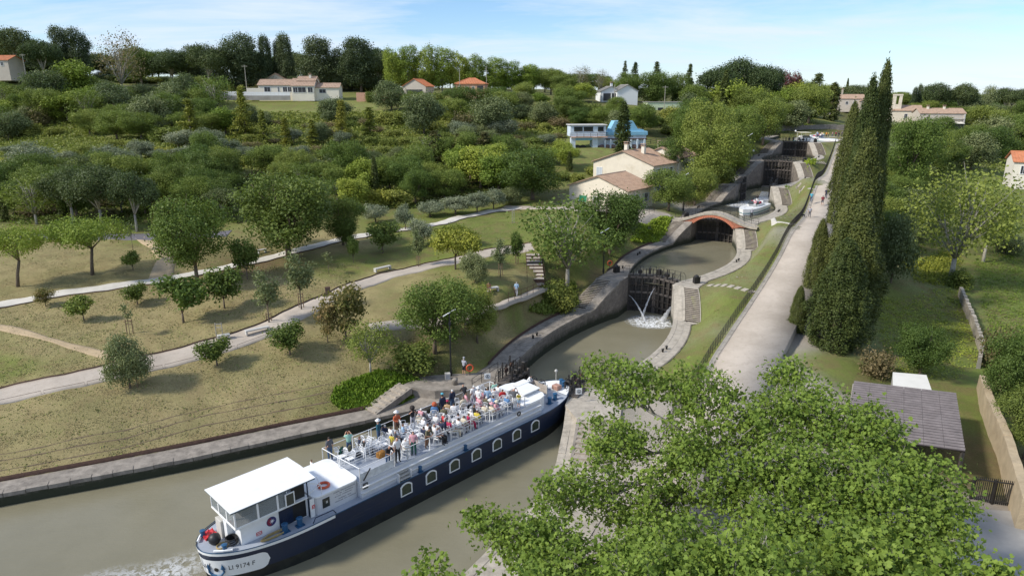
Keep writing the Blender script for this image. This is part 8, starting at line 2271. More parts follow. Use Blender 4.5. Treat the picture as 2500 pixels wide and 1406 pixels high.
mid = [
 ('ycon',470,352,243,100,'large yellow-green young conifer at the centre left of the hillside'),
 ('ycon',600,338,212,82,'tall bluish young conifer below the white fence'),
 ('thincon',645,352,270,46,'thin yellowish conifer right of the tall one below the fence'),
 ('ycon',838,352,245,62,'layered young conifer below the right end of the long villa'),
 ('thincon',905,348,262,52,'narrow layered conifer right of its broader neighbour'),
 ('thincon',700,355,288,44,'small sparse conifer below the long villa'),
 ('thincon',765,358,292,44,'small sparse conifer between the layered ones'),
 ('olive',92,432,350,104,'big silvery olive tree at the left edge of the hillside'),
 ('olive',262,418,345,66,'silvery olive tree near the white hillside track'),
 ('olive',328,422,356,52,'smaller olive right beside the white hillside track'),
 ('willow',820,300,240,90,'grey-green tree at the right end of the long villa'),
 ('willow',1035,330,228,108,'large grey-green tree below the small beige house'),
 ('willow',1195,332,236,116,'large grey-green tree left of the pale blue machine'),
 ('brownbush',1130,325,262,60,'brownish shrub between the two big grey-green trees'),
 ('leyland',1062,400,318,78,'olive-brown bushy conifer, left one of the trio'),
 ('leyland',1122,404,326,58,'olive-brown bushy conifer, middle one of the trio'),
 ('leyland',1182,406,322,70,'olive-brown bushy conifer, right one of the trio'),
 ('dark',1300,488,350,178,'big dark walnut-like tree left of the low cream house'),
 ('bright',1130,456,362,66,'pointed bright green tree below the bushy conifers'),
 ('cypress',917,478,386,18,'thin dark cypress in the middle of the hillside'),
 ('cypress',12,540,478,17,'small dark cypress at the left edge behind the road'),
 ('cypress',156,530,464,17,'small dark cypress behind the road at left'),
 ('cypress',385,566,478,19,'small dark cypress at the left of the big lime tree'),
 ('cypress',1390,418,372,15,'small cypress left of the taller cream house'),
 ('cypress',1519,384,258,34,'dark cypress standing in front of the pale blue machine'),
 ('loose',90,548,425,130,'sparse dark pine-like tree behind the road at far left'),
 ('pine',250,556,402,130,'dark spreading pine behind the road'),
 ('pine',335,566,420,110,'dark pine with pale trunk behind the end of the road'),
 ('pine',180,545,410,110,'dark pine left of the spreading one behind the road'),
 ('dark',420,500,395,110,'dark tree at the upper left of the big lime tree'),
 ('dark',540,470,380,90,'dark leafy tree above the big lime tree'),
 ('broad',500,430,320,80,'grey-barked leafy tree in the meadow left of centre'),
 ('bush',1150,425,372,66,'bright bush below the olive-brown conifers'),
 ('brownbush',95,310,252,60,'reddish-brown bush high on the left hillside'),
 ('bush',1065,262,228,50,'round garden bush left of the orange-roofed villa'),
 ('bush',905,250,222,26,'clipped round hedge bush below the long villa'),
 ('bush',565,222,205,18,'clipped ball shrub behind the white fence'),
 ('broad',482,690,470,186,'large rounded lime-green tree left of the huge dark tree'),
 ('dark',705,628,400,262,'huge dark spreading tree over the upper path'),
 ('dark',838,598,470,100,'dark tree at the right side of the huge spreading one'),
 ('broad',800,470,392,110,'tall leafy tree behind the huge spreading one'),
 ('flat',42,700,545,150,'flat-crowned tree cut by the left edge'),
 ('flat',225,672,520,180,'leaning flat-crowned tree right of the one at the left edge'),
 ('small',205,783,713,68,'small compact tree alone on the lawn at left'),
 ('goldtree',112,748,698,56,'thin yellowish shrub tree beside the pale path at far left'),
 ('smalldark',336,743,684,62,'small dark tree just below the pale path'),
 ('small',448,788,668,112,'spreading open-trunked small tree below the pale path'),
 ('smalldark',548,752,642,96,'vase-shaped small tree between the two paths'),
 ('smallolive',657,788,660,62,'thin grey tree with ring stakes right of the vase-shaped one'),
 ('smallolive',736,756,618,64,'taller grey-green staked tree left of the litter bin'),
 ('small',325,660,612,46,'little round tree on the lawn below the road'),
 ('sapling',325,612,540,26,'slender sapling beside the road'),
 ('smalldark',604,682,575,66,'small dark tree under the big trees beside the pale path'),
 ('smalldark',708,866,774,94,'glossy magnolia-like shrub tree beside the lower path'),
 ('smalldark',530,893,815,78,'small magnolia on a thin stem below the lower path'),
 ('willow',318,948,808,104,'small grey-green oak inside a wooden stake frame'),
 ('sapling',318,822,732,30,'slender sapling between two stakes above the lower path'),
 ('smalldark',934,618,535,78,'vase-shaped dark tree above the bend of the lower path'),
 ('olive',917,545,490,62,'silvery olive tree standing left of the upper path'),
 ('sapling',803,668,610,28,'thin sapling on the shaded lawn'),
 ('small',863,642,578,34,'slim young tree on the shaded lawn'),
 ('smallolive',1022,652,560,36,'staked grey sapling above the path bend'),
 ('dark',845,602,540,50,'small dark tree beside the upper path'),
 ('olive',1033,600,520,66,'silvery olive right of the upper path, nearest one'),
 ('olive',990,560,500,52,'silvery olive behind the upper path, first of the row'),
 ('olive',1050,530,484,62,'silvery olive behind the upper path, second of the row'),
 ('olive',1112,524,478,70,'silvery olive behind the upper path, third of the row'),
 ('olive',1165,520,468,64,'silvery olive behind the upper path, fourth of the row'),
 ('olive',1205,510,460,56,'silvery olive behind the upper path, fifth of the row'),
 ('willow',1245,500,452,60,'grey-green tree at the head of the upper path'),
 ('yellowflat',1112,658,556,112,'flat yellow-green tree between the two paths'),
 ('yellowflat',1105,600,545,90,'layered yellow-green tree behind the flat one'),
 ('smallolive',1222,676,582,42,'staked grey-green young tree by the lower path'),
 ('smalldark',1262,645,562,34,'small dark staked tree by the timber-edged steps'),
 ('willow',1160,690,610,70,'silver-grey tree below the flat yellow-green one'),
 ('loose',1385,700,474,226,'large airy tree with visible pale branches left of the second chamber'),
 ('dark',1490,622,450,170,'dense dark maple-like tree left of the brick bridge'),
 ('goldtree',845,830,688,120,'gold and green loquat tree by the lower path'),
 ('goldtree',800,835,732,66,'smaller gold-leaved loquat left of the big one'),
 ('loose',905,912,770,120,'multi-stemmed sparse tree below the lower path'),
 ('broad',1062,862,664,200,'big bushy green tree filling the bank by the lamp post'),
 ('broad',1165,835,690,112,'loose leafy tree overlapping the right side of the big bushy one'),
 ('bush',1010,900,828,100,'dense bush at the foot of the big bushy tree, left side'),
 ('bush',1372,760,690,70,'bright bush on the bank below the airy tree'),
 ('bush',1350,740,672,70,'bush on the bank right of the garden handrail'),
 ('broad',1632,516,408,124,'round-headed plaza tree right of the low cream house'),
 ('broad',1695,504,405,96,'second round-headed plaza tree beside the lamp post'),
 ('broad',1732,462,300,150,'large leafy tree behind the third chamber'),
 ('broad',1720,420,245,110,'leafy tree behind the taller cream house'),
 ('dark',1640,440,330,100,'dark leafy tree right of the chimneys'),
 ('bright',1790,418,345,76,'light green tree left of the fifth gate'),
 ('broad',1800,380,262,110,'broad tree above the light green one by the locks'),
 ('broad',1862,355,240,104,'leafy tree beside the top gate, left side'),
 ('willow',1925,318,246,104,'grey-green round tree above the topmost gate'),
 ('willow',1870,300,238,90,'grey-green round tree left of the other one above the locks'),
 ('bush',1772,448,410,44,'dark bush beside the stairs of the fourth gate'),
 ('bright',1975,300,262,60,'small light tree above the stone retaining wall'),
 ('willow',2175,690,515,118,'grey olive-like tree in shade right of the cypresses'),
 ('dark',2245,918,775,118,'dark round bush tree behind the white container'),
 ('brownbush',2145,915,830,84,'brownish bare bush at the foot of the cypress row'),
 ('dark',2462,1010,790,150,'dark hedge-like tree at the right edge above the ochre wall'),
 ('brownbush',2440,900,770,90,'brownish shrub by the old garden wall'),
 ('dark',2500,1120,930,120,'dark tree behind the ochre wall at the right edge'),
 ('broad',2205,490,285,130,'round leafy tree right of the tall cypresses'),
 ('cypress',2312,352,288,14,'slim cypress in front of the restaurant'),
 ('cypress',2290,350,312,10,'smaller slim cypress beside the restaurant'),
 ('bush',2340,700,655,60,'bush overgrowing the end of the old garden wall'),
 ('ycon',2165,860,790,1,''),
]
for r in mid:
 if not r[5] : continue
 k, u, vb, vt, w, l = r; V_(k, u, vb, vt, w, l)
V_('looseg', 2320, 690, 390, 270, 'large sparse tree with white branches on the right meadow', variant=1)
V_('looseg', 2400, 640, 430, 170, 'second sparse tree merging with the white-branched one', variant=0)
V_('dark', 1520, 560, 468, 90, 'dark leafy tree close behind the maple-like one')
def cyp(x, y, top_u, top_v, w, label, hm=None, var=0):
 z = HT(x, y); a = ray(top_u, top_v); t = y / a[1]; zt = CAMH + a[2] * t
 W, H, cr, tr = PROTO['bigcypress'][var % 2]
 th = empty('cypress', (x, y, z - .1), rv.uniform(0, 6), label=label, cat='cypress', group='tall cypresses beside the ramp'); th.scale = (w / W, w / W, (zt - z) / H)
 link('trunk', tr, th); link('crown', cr, th)
for x, y, tu, tv, w, lab, var in (
 (33.2, 66.0, 1985, 590, 5.4, 'nearest cypress, low and broad, at the foot of the row', 0),
 (36.6, 70.5, 2010, 505, 5.7, 'broad cypress second from the foot of the row', 1),
 (38.6, 76.0, 2050, 455, 5.4, 'cypress third from the foot of the row', 2),
 (41.2, 80.5, 2085, 330, 5.2, 'tall cypress fourth from the foot of the row', 0),
 (43.6, 86.0, 2118, 204, 4.0, 'very tall pointed cypress left of the highest one', 1),
 (45.8, 87.5, 2150, 168, 3.7, 'highest cypress reaching far above the skyline', 2),
 (30.3, 68.8, 1925, 700, 1.7, 'small cypress at the left flank of the nearest one', 2),
 (50.5, 104.0, 2118, 260, 3.8, 'cypress behind the very tall pair on the ramp side', 0),
 (46.9, 90.0, 2150, 290, 3.4, 'cypress behind the highest one on its right', 1),
 (36.0, 78.0, 1990, 540, 2.6, 'slim cypress on the ramp side of the row', 0),
 (61.5, 125.0, 2082, 330, 3.0, 'farthest small cypress of the row beside the ramp', 2)):
 cyp(x, y, tu, tv, w, lab, var=var)
def in_poly(u, v, P):
 c = False; j = len(P) - 1
 for i in range(len(P)):
  if (P[i][1] > v) != (P[j][1] > v) and u < (P[j][0] - P[i][0]) * (v - P[i][1]) / (P[j][1] - P[i][1]) + P[i][0]: c = not c
  j = i
 return c
KINDW = dict(broad='leafy green trees', dark='dark leafy trees', bright='bright green trees', willow='grey-green trees', bush='green bushes', brownbush='brownish bushes', yellowbush='yellow-green bushes', olive='silvery olive trees', pine='dark pines', pinetall='dark tall pines', loose='sparse trees', plane_row='tall plane trees', small='small trees', leyland='bushy conifers')
KIND1 = dict(broad='leafy green tree', dark='dark leafy tree', bright='bright green tree', willow='grey-green tree', bush='green bush', brownbush='brownish bush', yellowbush='yellow-green bush', olive='silvery olive tree', pine='dark pine', pinetall='dark tall pine', loose='sparse tree', plane_row='tall plane tree', small='small tree', leyland='bushy conifer')
FILL = []
taken = []
def fill(P, n, kinds, wr, ar, zone, mind, tmode=None, seed=0):
 rf = random.Random(seed); us = [p[0] for p in P]; vs = [p[1] for p in P]; k = 0; tries = 0
 while k < n and tries < n * 60:
  tries += 1; u = rf.uniform(min(us), max(us)); v = rf.uniform(min(vs), max(vs))
  if not in_poly(u, v, P): continue
  if any(abs(u - a) < mind and abs(v - b) < mind * .45 for a, b in taken): continue
  taken.append((u, v)); kd = rf.choice(kinds); w = rf.uniform(*wr) * (1.25 if 'bush' not in kd else .9)
  asp = rf.uniform(*ar) * (.7 if 'bush' in kd else 1.05)
  o = V_(kd, u, v, v - w * asp, w, None, tmode); o['zone'] = zone; FILL.append((o, kd, zone)); k += 1
fill([(0,250),(520,250),(560,330),(400,345),(0,345)], 46, ['broad','bush','willow','loose','willow','bright','bush','broad'], (52,96), (.6,.85), 'on the upper left hillside', 40, seed=1)
fill([(0,375),(300,360),(600,345),(760,370),(640,420),(450,440),(0,470)], 56, ['bush','bush','yellowbush','olive','brownbush'], (34,62), (.5,.8), 'by the white hillside track', 32, seed=2)
fill([(0,455),(430,450),(560,430),(560,540),(0,535)], 40, ['dark','broad','brownbush','dark','broad','pine','bush'], (60,95), (.8,1.15), 'in the wood behind the road', 34, seed=3)
fill([(560,300),(900,300),(1000,340),(1380,330),(1330,385),(1000,380),(880,430),(600,420)], 62, ['bush','willow','bush','brownbush','olive'], (32,60), (.55,.8), 'in the mid-height meadow scrub', 34, seed=4)
fill([(560,380),(900,400),(1230,400),(1260,470),(1050,505),(860,510),(700,470)], 38, ['broad','bright','yellowbush','loose','bush','bright','broad'], (54,92), (.7,1.0), 'in the thicket above the upper path', 36, seed=5)
fill([(540,300),(870,300),(960,268),(1100,268),(1250,262),(1380,268),(1400,300),(1330,325),(950,318),(600,312)], 34, ['broad','willow','brownbush','bush','dark','bush'], (42,72), (.6,.85), 'below the hilltop houses', 38, seed=6)
fill([(1380,270),(1700,290),(1760,330),(1640,345),(1400,330)], 18, ['broad','dark','bush','willow'], (44,74), (.6,.85), 'around the pale blue machine', 40, seed=7)
fill([(1290,375),(1400,385),(1500,395),(1450,440),(1380,450),(1330,440)], 8, ['bush','bright','bush'], (36,58), (.6,.9), 'left of the cream houses', 34, seed=8)
fill([(1640,300),(1760,260),(1960,262),(1990,300),(1880,330),(1780,400),(1700,440)], 30, ['broad','bright','broad','dark'], (56,90), (.7,.95), 'left of the upper locks', 34, seed=9)
fill([(2150,350),(2340,362),(2500,300),(2500,400),(2300,420),(2180,520),(2140,420)], 44, ['broad','dark','broad','willow','bush'], (52,92), (.65,.95), 'below the chapel', 34, seed=10)
fill([(2130,430),(2250,470),(2280,560),(2210,640),(2140,600)], 12, ['broad','willow','brownbush','dark'], (56,90), (.7,1.0), 'right of the tall cypresses', 34, seed=11)
fill([(2400,560),(2500,520),(2500,640),(2440,640)], 4, ['bush','willow'], (50,70), (.6,.8), 'at the right meadow edge', 36, seed=12)
fill([(0,228),(500,238),(505,262),(0,252)], 14, ['broad','dark','bush','willow'], (40,66), (.6,.8), 'under the skyline pines', 34, seed=13)
fill([(1215,240),(1455,250),(1450,268),(1215,262)], 9, ['broad','bush','dark','bright'], (36,60), (.6,.8), 'among the hilltop gardens', 34, seed=14)
fill([(1200,742),(1380,690),(1430,700),(1400,760),(1230,800)], 0, ['bush'], (30, 40), (.6, .8), '', 20, seed=15)
def rank(u0, u1, n, t0, t1, vt, kinds, w, zone, seed):
 rf = random.Random(seed)
 for i in range(n):
  u = u0 + (u1 - u0) * (i + rf.uniform(.1, .9)) / n; t = rf.uniform(t0, t1); kd = rf.choice(kinds)
  o = V_(kd, u, 235, rf.uniform(*vt), rf.uniform(*w), None, t); o['zone'] = zone; FILL.append((o, kd, zone))
rank(-20, 960, 34, 270, 320, (118, 168), ['pine','dark','pinetall','pine','broad'], (70, 105), 'in the left skyline rear rank', 31)
rank(-30, 960, 24, 262, 285, (178, 194), ['bush','willow','brownbush'], (60, 90), 'low under the left skyline pines', 30)
rank(940, 1500, 18, 290, 330, (160, 192), ['broad','dark','broad'], (56, 80), 'behind the plane tree row', 32)
rank(1480, 2080, 16, 300, 350, (205, 228), ['broad','dark','pine'], (50, 76), 'on the skyline above the locks', 33)
rank(2140, 2510, 18, 350, 460, (218, 240), ['broad','pine','broad'], (40, 66), 'in the right skyline rear rank', 34)
rank(2140, 2510, 14, 300, 340, (236, 262), ['broad','willow','dark'], (52, 80), 'in the right skyline middle rank', 35)
for o in C.objects:
 if o.get('zone') and (o, 0) not in FILL and not any(o is f[0] for f in FILL):
  kd = 'plane_row' if o.name.startswith('plane') else ('pine' if o.name.startswith('umbrella') else ('dark' if o.name.startswith('dark') else 'pinetall')); FILL.append((o, kd, o['zone']))
gz = defaultdict(list)
for o, kd, z in FILL: gz[(kd, z)].append(o)
def onum(i):
 return ORDN[i]
for (kd, z), L in gz.items():
 L.sort(key=lambda o: proj(*o.location)[0])
 for i, o in enumerate(L):
  if len(L) == 1: o['label'] = 'lone %s %s' % (KIND1[kd], z)
  else: o['label'] = '%s, %s from the left %s' % (KIND1[kd], onum(i), z)
  o['group'] = '%s %s' % (KINDW[kd], z)
  if 'zone' in o: del o['zone']
def scatter(name, P, n, size, mkey, label, per=7, rad=.3, zoff=.06, seed=0, up=.4, avoid=None, hgt=1.0, aspect=1.6):
 """leafy ground growth spread over a region given by image corners"""
 rng = np.random.default_rng(seed); pts_ = []; rf = random.Random(seed)
 W_ = [G(u, v) for u, v in P]; xs_ = [w.x for w in W_]; ys_ = [w.y for w in W_]; poly = [(w.x, w.y) for w in W_]
 k = 0
 while len(pts_) < n and k < n * 30:
  k += 1; x = rf.uniform(min(xs_), max(xs_)); y = rf.uniform(min(ys_), max(ys_))
  if not in_poly(x, y, poly): continue
  if avoid and avoid(x, y): continue
  pts_.append((x, y, HT(x, y) + zoff))
 Cc = np.array(pts_); V, F, T = clumps(Cc, np.tile([0, 0, 1.0], (len(Cc), 1)), per, rad, size, rng, up, aspect)
 base = np.repeat(Cc[:, 2], per * 4); V[:, 2] = base + np.abs(V[:, 2] - base) * hgt
 o = link(name, np_mesh(name, V, F, LM[mkey], tint=T)); sset(o, kind='stuff', label=label); return o
scatter('undergrowth', [(-100,250),(1500,262),(1420,330),(900,330),(-100,350)], 9000, .45, 'bushg', 'rough green undergrowth on the upper hillside', 6, .8, seed=1)
scatter('undergrowth', [(-100,440),(600,430),(1260,420),(1250,490),(860,520),(560,545),(-100,545)], 5000, .32, 'dark', 'dark undergrowth between the trees behind the road', 6, .5, seed=2)
scatter('undergrowth', [(1640,330),(1760,270),(1980,262),(1990,305),(1870,335),(1800,400),(1740,450)], 2600, .3, 'broad', 'undergrowth on the slope left of the upper locks', 6, .5, seed=3)
scatter('undergrowth', [(2120,300),(2520,270),(2520,420),(2300,450),(2250,640),(2120,640)], 4200, .4, 'broad', 'undergrowth in the wood at right', 6, .7, seed=4)
scatter('scrub', [(-100,350),(560,335),(900,330),(1380,335),(1330,400),(880,430),(600,420),(430,440),(-100,470)], 3600, .34, 'bushg', 'low scrub scattered over the hillside meadow', 9, .7, seed=21, hgt=1.3)
scatter('ivy', [(808,980),(820,950),(870,925),(920,908),(985,915),(1045,935),(1020,962),(975,990),(900,1000),(830,998)], 2600, .13, 'ivy', 'bright green ivy patch on the bank above the quay', 7, .12, seed=5, hgt=2.2)
scatter('ivy', [(1560,548),(1600,535),(1640,533),(1625,575),(1610,590),(1540,590)], 1200, .2, 'ivy', 'bright ground ivy left of the brick bridge', 6, .2, seed=6, hgt=1.5)
scatter('ivy', [(1885,505),(1912,462),(1925,466),(1922,500),(1912,512)], 500, .16, 'ivy', 'bright creeper on the slope beside the fourth gate stairs', 6, .2, seed=7, hgt=2)
scatter('ivy', [(1962,412),(1968,396),(1992,394),(1990,405),(1972,414)], 400, .22, 'ivy', 'bright creeper beside the fifth gate stairs', 6, .25, seed=8, hgt=2.5)
scatter('ivy', [(1290,760),(1360,720),(1400,690),(1410,745),(1330,770)], 1500, .15, 'broad', 'leafy ground cover on the shady bank by the stairs', 6, .2, seed=9, hgt=2.5)
scatter('weeds', [(2200,640),(2330,600),(2340,640),(2300,700),(2230,690)], 900, .18, 'yellow', 'yellow flowering weeds on the right meadow', 6, .3, seed=10, hgt=1.5)
scatter('weeds', [(2140,730),(2350,700),(2390,880),(2330,930),(2160,930)], 1500, .14, 'bright', 'tall green weeds behind the white container', 6, .3, seed=11, hgt=.7)
scatter('weeds', [(2380,640),(2520,600),(2520,900),(2420,840)], 1800, .15, 'bright', 'long green grass of the right meadow', 6, .3, seed=12, hgt=.6)
M_TUFT, nt, b = nodes_of('dry_grass_tufts')
at = nt.nodes.new('ShaderNodeAttribute'); at.attribute_name = 'tint'
f = noise_f(nt, .5, 6, .65)
c = mixc(nt, at.outputs['Fac'], (.29, .25, .115), (.42, .35, .19)); c = mixc(nt, mk(nt, ramp(nt, f, .50, .66), .6), c, (.17, .19, .05))
nt.links.new(c, b.inputs['Base Color']); b.inputs['Roughness'].default_value = .9
M_TUFTG, nt, b = nodes_of('green_grass_tufts')
at = nt.nodes.new('ShaderNodeAttribute'); at.attribute_name = 'tint'
nt.links.new(mixc(nt, at.outputs['Fac'], (.13, .18, .03), (.27, .29, .08)), b.inputs['Base Color']); b.inputs['Roughness'].default_value = .9
def tufts(P, n, seed, name='grass', label='', s=.055, green=False):
 rng = np.random.default_rng(seed); W_ = [G(u, v) for u, v in P]; poly = np.array([(w.x, w.y) for w in W_])
 x = rng.uniform(poly[:, 0].min(), poly[:, 0].max(), n * 3); y = rng.uniform(poly[:, 1].min(), poly[:, 1].max(), n * 3)
 ok = inside(x, y, [(a, b_, 0) for a, b_ in poly]); ok &= ~inside(x, y, CANAL_POLY)
 for PP_, w in ((LPP, 1.6), (UPP, 1.3), (RPP, 1.15)):
  d, _ = polyline_dist(x, y, [(p.x, p.y, 0) for p in PP_[::3]]); ok &= d > w
 x, y = x[ok][:n], y[ok][:n]; kd_ = [(rng.uniform(0, 6.3), rng.uniform(.25, 3.2), rng.uniform(0, 6.3)) for _ in range(14)]; keep = rng.random(len(x)) < np.clip(.55 + .22 * sum(np.sin((x * math.cos(a) + y * math.sin(a)) * k + c) for a, k, c in kd_), .12, 1); x, y = x[keep], y[keep]
 i = np.clip(np.searchsorted(GX, x) - 1, 0, len(GX) - 2); j = np.clip(np.searchsorted(GY, y) - 1, 0, len(GY) - 2)
 a = (x - GX[i]) / (GX[i + 1] - GX[i]); c_ = (y - GY[j]) / (GY[j + 1] - GY[j])
 z = (GZ[j, i] * (1 - a) + GZ[j, i + 1] * a) * (1 - c_) + (GZ[j + 1, i] * (1 - a) + GZ[j + 1, i + 1] * a) * c_
 m = len(x); an = rng.uniform(0, 2 * PI, m); w = s * rng.uniform(.5, 1.2, m); h = s * rng.uniform(.4, 1.3, m); lx = rng.normal(0, s * .5, m); ly = rng.normal(0, s * .5, m)
 V = np.stack([np.stack([x - np.cos(an) * w, y - np.sin(an) * w, z - .01], 1), np.stack([x + np.cos(an) * w, y + np.sin(an) * w, z - .01], 1), np.stack([x + lx, y + ly, z + h], 1)], 1).reshape(-1, 3)
 o = link(name, np_mesh(name, V, np.arange(3 * m).reshape(m, 3), M_TUFTG if green else M_TUFT, tint=rng.random(m))); sset(o, kind='stuff', label=label); return o
tufts([(-60,1000),(300,915),(700,820),(1100,800),(1280,780),(1180,880),(1000,990),(480,1080),(-60,1180)], 50000, 1, label='short dry grass on the bank above the long quay')
tufts([(-60,760),(400,690),(700,640),(900,640),(780,730),(600,815),(300,895),(-60,965)], 55000, 2, label='short dry grass between the two garden paths')
tufts([(-60,600),(400,590),(600,600),(500,660),(200,705),(-60,735)], 26000, 3, label='short grass between the road and the pale path')
tufts([(1000,560),(1260,515),(1480,540),(1560,600),(1440,660),(1300,690),(1180,640)], 30000, 4, label='grass of the upper garden left of the second chamber', green=True)
tufts([(1700,905),(1760,690),(1860,560),(1990,350),(2030,350),(1900,600),(1760,860)], 36000, 5, label='green grass slope between the locks and the ramp', green=True, s=.09)
tufts([(-60,1000),(300,915),(700,820),(1100,800),(1280,780),(1180,880),(1000,990),(480,1080),(-60,1180)], 5000, 11, label='green blades among the dry grass of the bank', green=True, s=.09)
tufts([(-60,760),(400,690),(700,640),(900,640),(780,730),(600,815),(300,895),(-60,965)], 8000, 12, label='green blades among the dry grass between the paths', green=True, s=.09)
tufts([(-100,345),(760,330),(1380,330),(1390,400),(900,430),(600,430),(-100,450)], 60000, 13, label='long wild grass of the hillside meadow', green=True, s=.30)
# ------------------------------------------------------------------ stake frames round young trees
def stakes(u, v, w, h, label, n=2, col=M_PICKET):
 p = G(u, v); th = empty('tree_stakes', tuple(p), 0, label=label, cat='tree stakes', group='wooden stakes round young trees')
 for s in (-1, 1):
  mb = MB(); mb.tube([(s * w / 2, 0, -.1), (s * w / 2, 0, h)], .045, 6); mb.build('stake', col, th)
 for k in range(n):
  mb = MB(); mb.box(-w / 2, w / 2, -.02, .02, h - .18 - k * .35, h - .10 - k * .35); mb.build('crossbar', col, th)
stakes(318, 946, 1.25, 1.1, 'brown stake frame round the small grey-green oak', 1)
stakes(318, 815, .62, 1.5, 'pale stakes round the slender sapling above the lower path'); stakes(537, 828, .62, 1.7, 'tall pale stake pair behind the small magnolia', col=M_BARKL)
stakes(657, 784, .5, .9, 'short stake ring round the thin grey tree'); stakes(736, 752, .5, 1.7, 'tall stakes beside the grey-green tree left of the bin'); stakes(1222, 672, .4, 1.5, 'stakes of the young tree by the lower path'); stakes(1262, 643, .4, 1.5, 'stakes of the dark young tree by the steps'); stakes(1253, 545, .3, 2.2, 'pale stakes on the lawn near the head of the upper path', col=M_BARKL); stakes(1022, 650, .4, 1.4, 'stakes of the grey sapling above the path bend')
# ------------------------------------------------------------------ the great plane trees in the foreground
LEAF = np.array([(0, -.5, 0), (.52, -.2, -.1), (.2, .02, .03), (.36, .36, -.06), (0, .58, -.1), (-.36, .36, -.06), (-.2, .02, .03), (-.52, -.2, -.1)])
def plane_tree(trunk, fork_z, lobes, nclump, per, size, seed, label, tr=.34, nlimb=9):
 rng = np.random.default_rng(seed); rr = random.Random(seed)
 x0, y0, z0 = trunk
 lob = [(l[0] - x0, l[1] - y0, l[2] - z0, l[3], l[4], l[5]) for l in lobes]
 P, Nn = lobes_points(lob, nclump, rng, .75)
 th = empty('plane_tree', trunk, 0, label=label, cat='plane tree', group='great plane trees in the foreground')
 m = nclump * per; Cc = np.repeat(P, per, 0) + rng.normal(0, 1, (m, 3)) * np.array([.31, .31, .24])
 nn = np.repeat(Nn * .5, per, 0) + np.array([-.15, -.25, .5]) + rng.normal(0, .8, (m, 3)); nn /= np.linalg.norm(nn, axis=1, keepdims=True)
 a = np.cross(nn, rng.normal(0, 1, (m, 3))); a /= np.linalg.norm(a, axis=1, keepdims=True); b = np.cross(nn, a)
 s = (size * np.repeat(rng.uniform(.75, 1.2, nclump), per) * rng.uniform(.45, 1.3, m))[:, None, None]
 V = Cc[:, None, :] + s * (LEAF[None, :, 0:1] * a[:, None, :] + LEAF[None, :, 1:2] * b[:, None, :] + LEAF[None, :, 2:3] * nn[:, None, :])
 T = np.clip(np.repeat(rng.random(nclump), per) * .5 + rng.random(m) * .5, 0, 1)
 cr = link('crown', np_mesh('crown', V.reshape(-1, 3), np.arange(8 * m).reshape(m, 8), LM['plane'], tint=T), th)
 mb = MB(); fork = Vector((0, 0, fork_z)); mb.tube([(0, 0, -.3), (.1, 0, fork_z * .5), fork], [tr * 1.2, tr, tr * .9], 10)
 cent = P[rng.choice(nclump, nlimb, replace=False)]
 for _ in range(6):
  lab_ = np.argmin(((P[:, None] - cent[None]) ** 2).sum(-1), 1)
  cent = np.array([P[lab_ == k].mean(0) if (lab_ == k).any() else cent[k] for k in range(nlimb)])
 for k in range(nlimb):
  pk = P[lab_ == k]
  if not len(pk): continue
  c0_ = Vector(cent[k]) * .82; mid_ = fork.lerp(c0_, .5) + Vector((rr.uniform(-.5, .5), rr.uniform(-.5, .5), rr.uniform(0, .5)))
  mb.tube([fork, mid_, c0_], [tr * .5, tr * .34, tr * .2], 7)
  ns = max(2, len(pk) // 14); cc = pk[rng.choice(len(pk), ns, replace=False)]
  for _ in range(3):
   l2 = np.argmin(((pk[:, None] - cc[None]) ** 2).sum(-1), 1); cc = np.array([pk[l2 == q].mean(0) if (l2 == q).any() else cc[q] for q in range(ns)])
  for q in range(ns):
   e_ = Vector(cc[q]); st_ = mid_.lerp(c0_, rr.uniform(.3, 1)); m2 = st_.lerp(e_, .5) + Vector((rr.uniform(-.2, .2), rr.uniform(-.2, .2), rr.uniform(-.1, .25)))
   mb.tube([st_, m2, e_], [tr * .16, tr * .11, tr * .05], 5)
   for w in pk[l2 == q][:9]: mb.tube([m2.lerp(e_, rr.uniform(.4, 1)), Vector(w)], [.014, .006], 3, cap=False)
 mb.build('trunk', M_BARKL, th, True)
 return th
def lob(u, v, t, r, rz=None): p = PT(u, v, t); return (p.x, p.y, p.z, r, r, rz or r * .75)
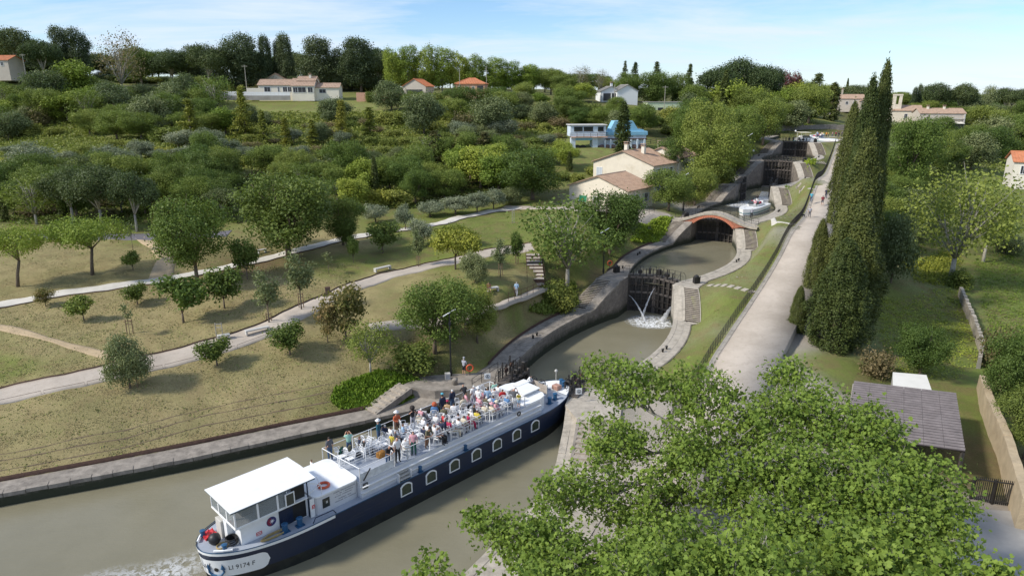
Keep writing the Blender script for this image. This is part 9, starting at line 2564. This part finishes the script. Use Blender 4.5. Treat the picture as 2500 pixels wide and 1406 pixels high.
plane_tree((12.5, 38.5, 1.9), 4.5, [lob(1475, 905, 45, 1.5, 1.1), lob(1540, 930, 44, 2.3, 1.6), lob(1700, 960, 43, 2.6, 1.9), lob(1500, 1080, 41, 2.2, 1.6), lob(1680, 1120, 40, 3.0, 2.2), lob(1850, 1030, 41, 2.6), lob(1440, 1190, 38, 2.0, 1.5), lob(1360, 1200, 37, 1.5, 1.2), lob(1580, 1250, 38, 2.6, 2.0), lob(1790, 1190, 38, 2.6, 2.0), lob(1925, 925, 44, 1.7, 1.3)], 1500, 17, .205, 201, 'great plane tree over the right quay, its crown nearest the barge bow')
plane_tree((19.5, 33.0, 1.6), 4.5, [lob(2000, 1010, 41, 2.4), lob(2120, 1060, 39, 2.4), lob(1960, 1150, 37, 2.8, 2.0), lob(2120, 1200, 35.5, 2.6, 2.0), lob(2260, 1190, 35.5, 2.2, 1.6), lob(2060, 1330, 33, 2.7, 2.0), lob(2230, 1320, 33, 2.5, 1.9), lob(2310, 1260, 34, 1.5, 1.2), lob(1900, 1300, 34, 2.2, 1.8)], 1750, 17, .205, 202, 'great plane tree at lower right whose crown hides the shed corner')
plane_tree((7.5, 26.5, 1.2), 4.5, [lob(1330, 1330, 33, 1.8, 1.4), lob(1240, 1300, 34, 1.3, 1.0), lob(1420, 1400, 31, 2.1, 1.6), lob(1560, 1370, 31, 2.0, 1.5), lob(1700, 1390, 29, 2.4, 1.8), lob(1860, 1400, 27, 2.3, 1.8), lob(1170, 1270, 35, .8, .6), lob(1600, 1480, 27, 2.6, 2), lob(1350, 1500, 28, 2.4, 1.8)], 1600, 17, .200, 203, 'nearest great plane tree at the bottom edge of the picture')
plane_tree((-3.5, 20.0, 1.1), 4.0, [lob(1055, 1378, 33, .65, .55), lob(1030, 1430, 31, .9, .8), lob(1100, 1480, 29, 1.5, 1.2), lob(1000, 1560, 27, 1.8, 1.4)], 150, 12, .26, 204, 'plane tree of which only a leafy tip rises at the bottom edge', nlimb=4)
plane_tree((22.0, 26.5, 1.2), 4.0, [lob(2120, 1400, 29, 2.1, 1.6), lob(2230, 1420, 28, 1.9, 1.5), lob(2300, 1440, 28, 1.2, 1.0), lob(2440, 1420, 27, .8, .6)], 420, 13, .26, 205, 'plane tree at the bottom right corner, only its top in view', nlimb=5)
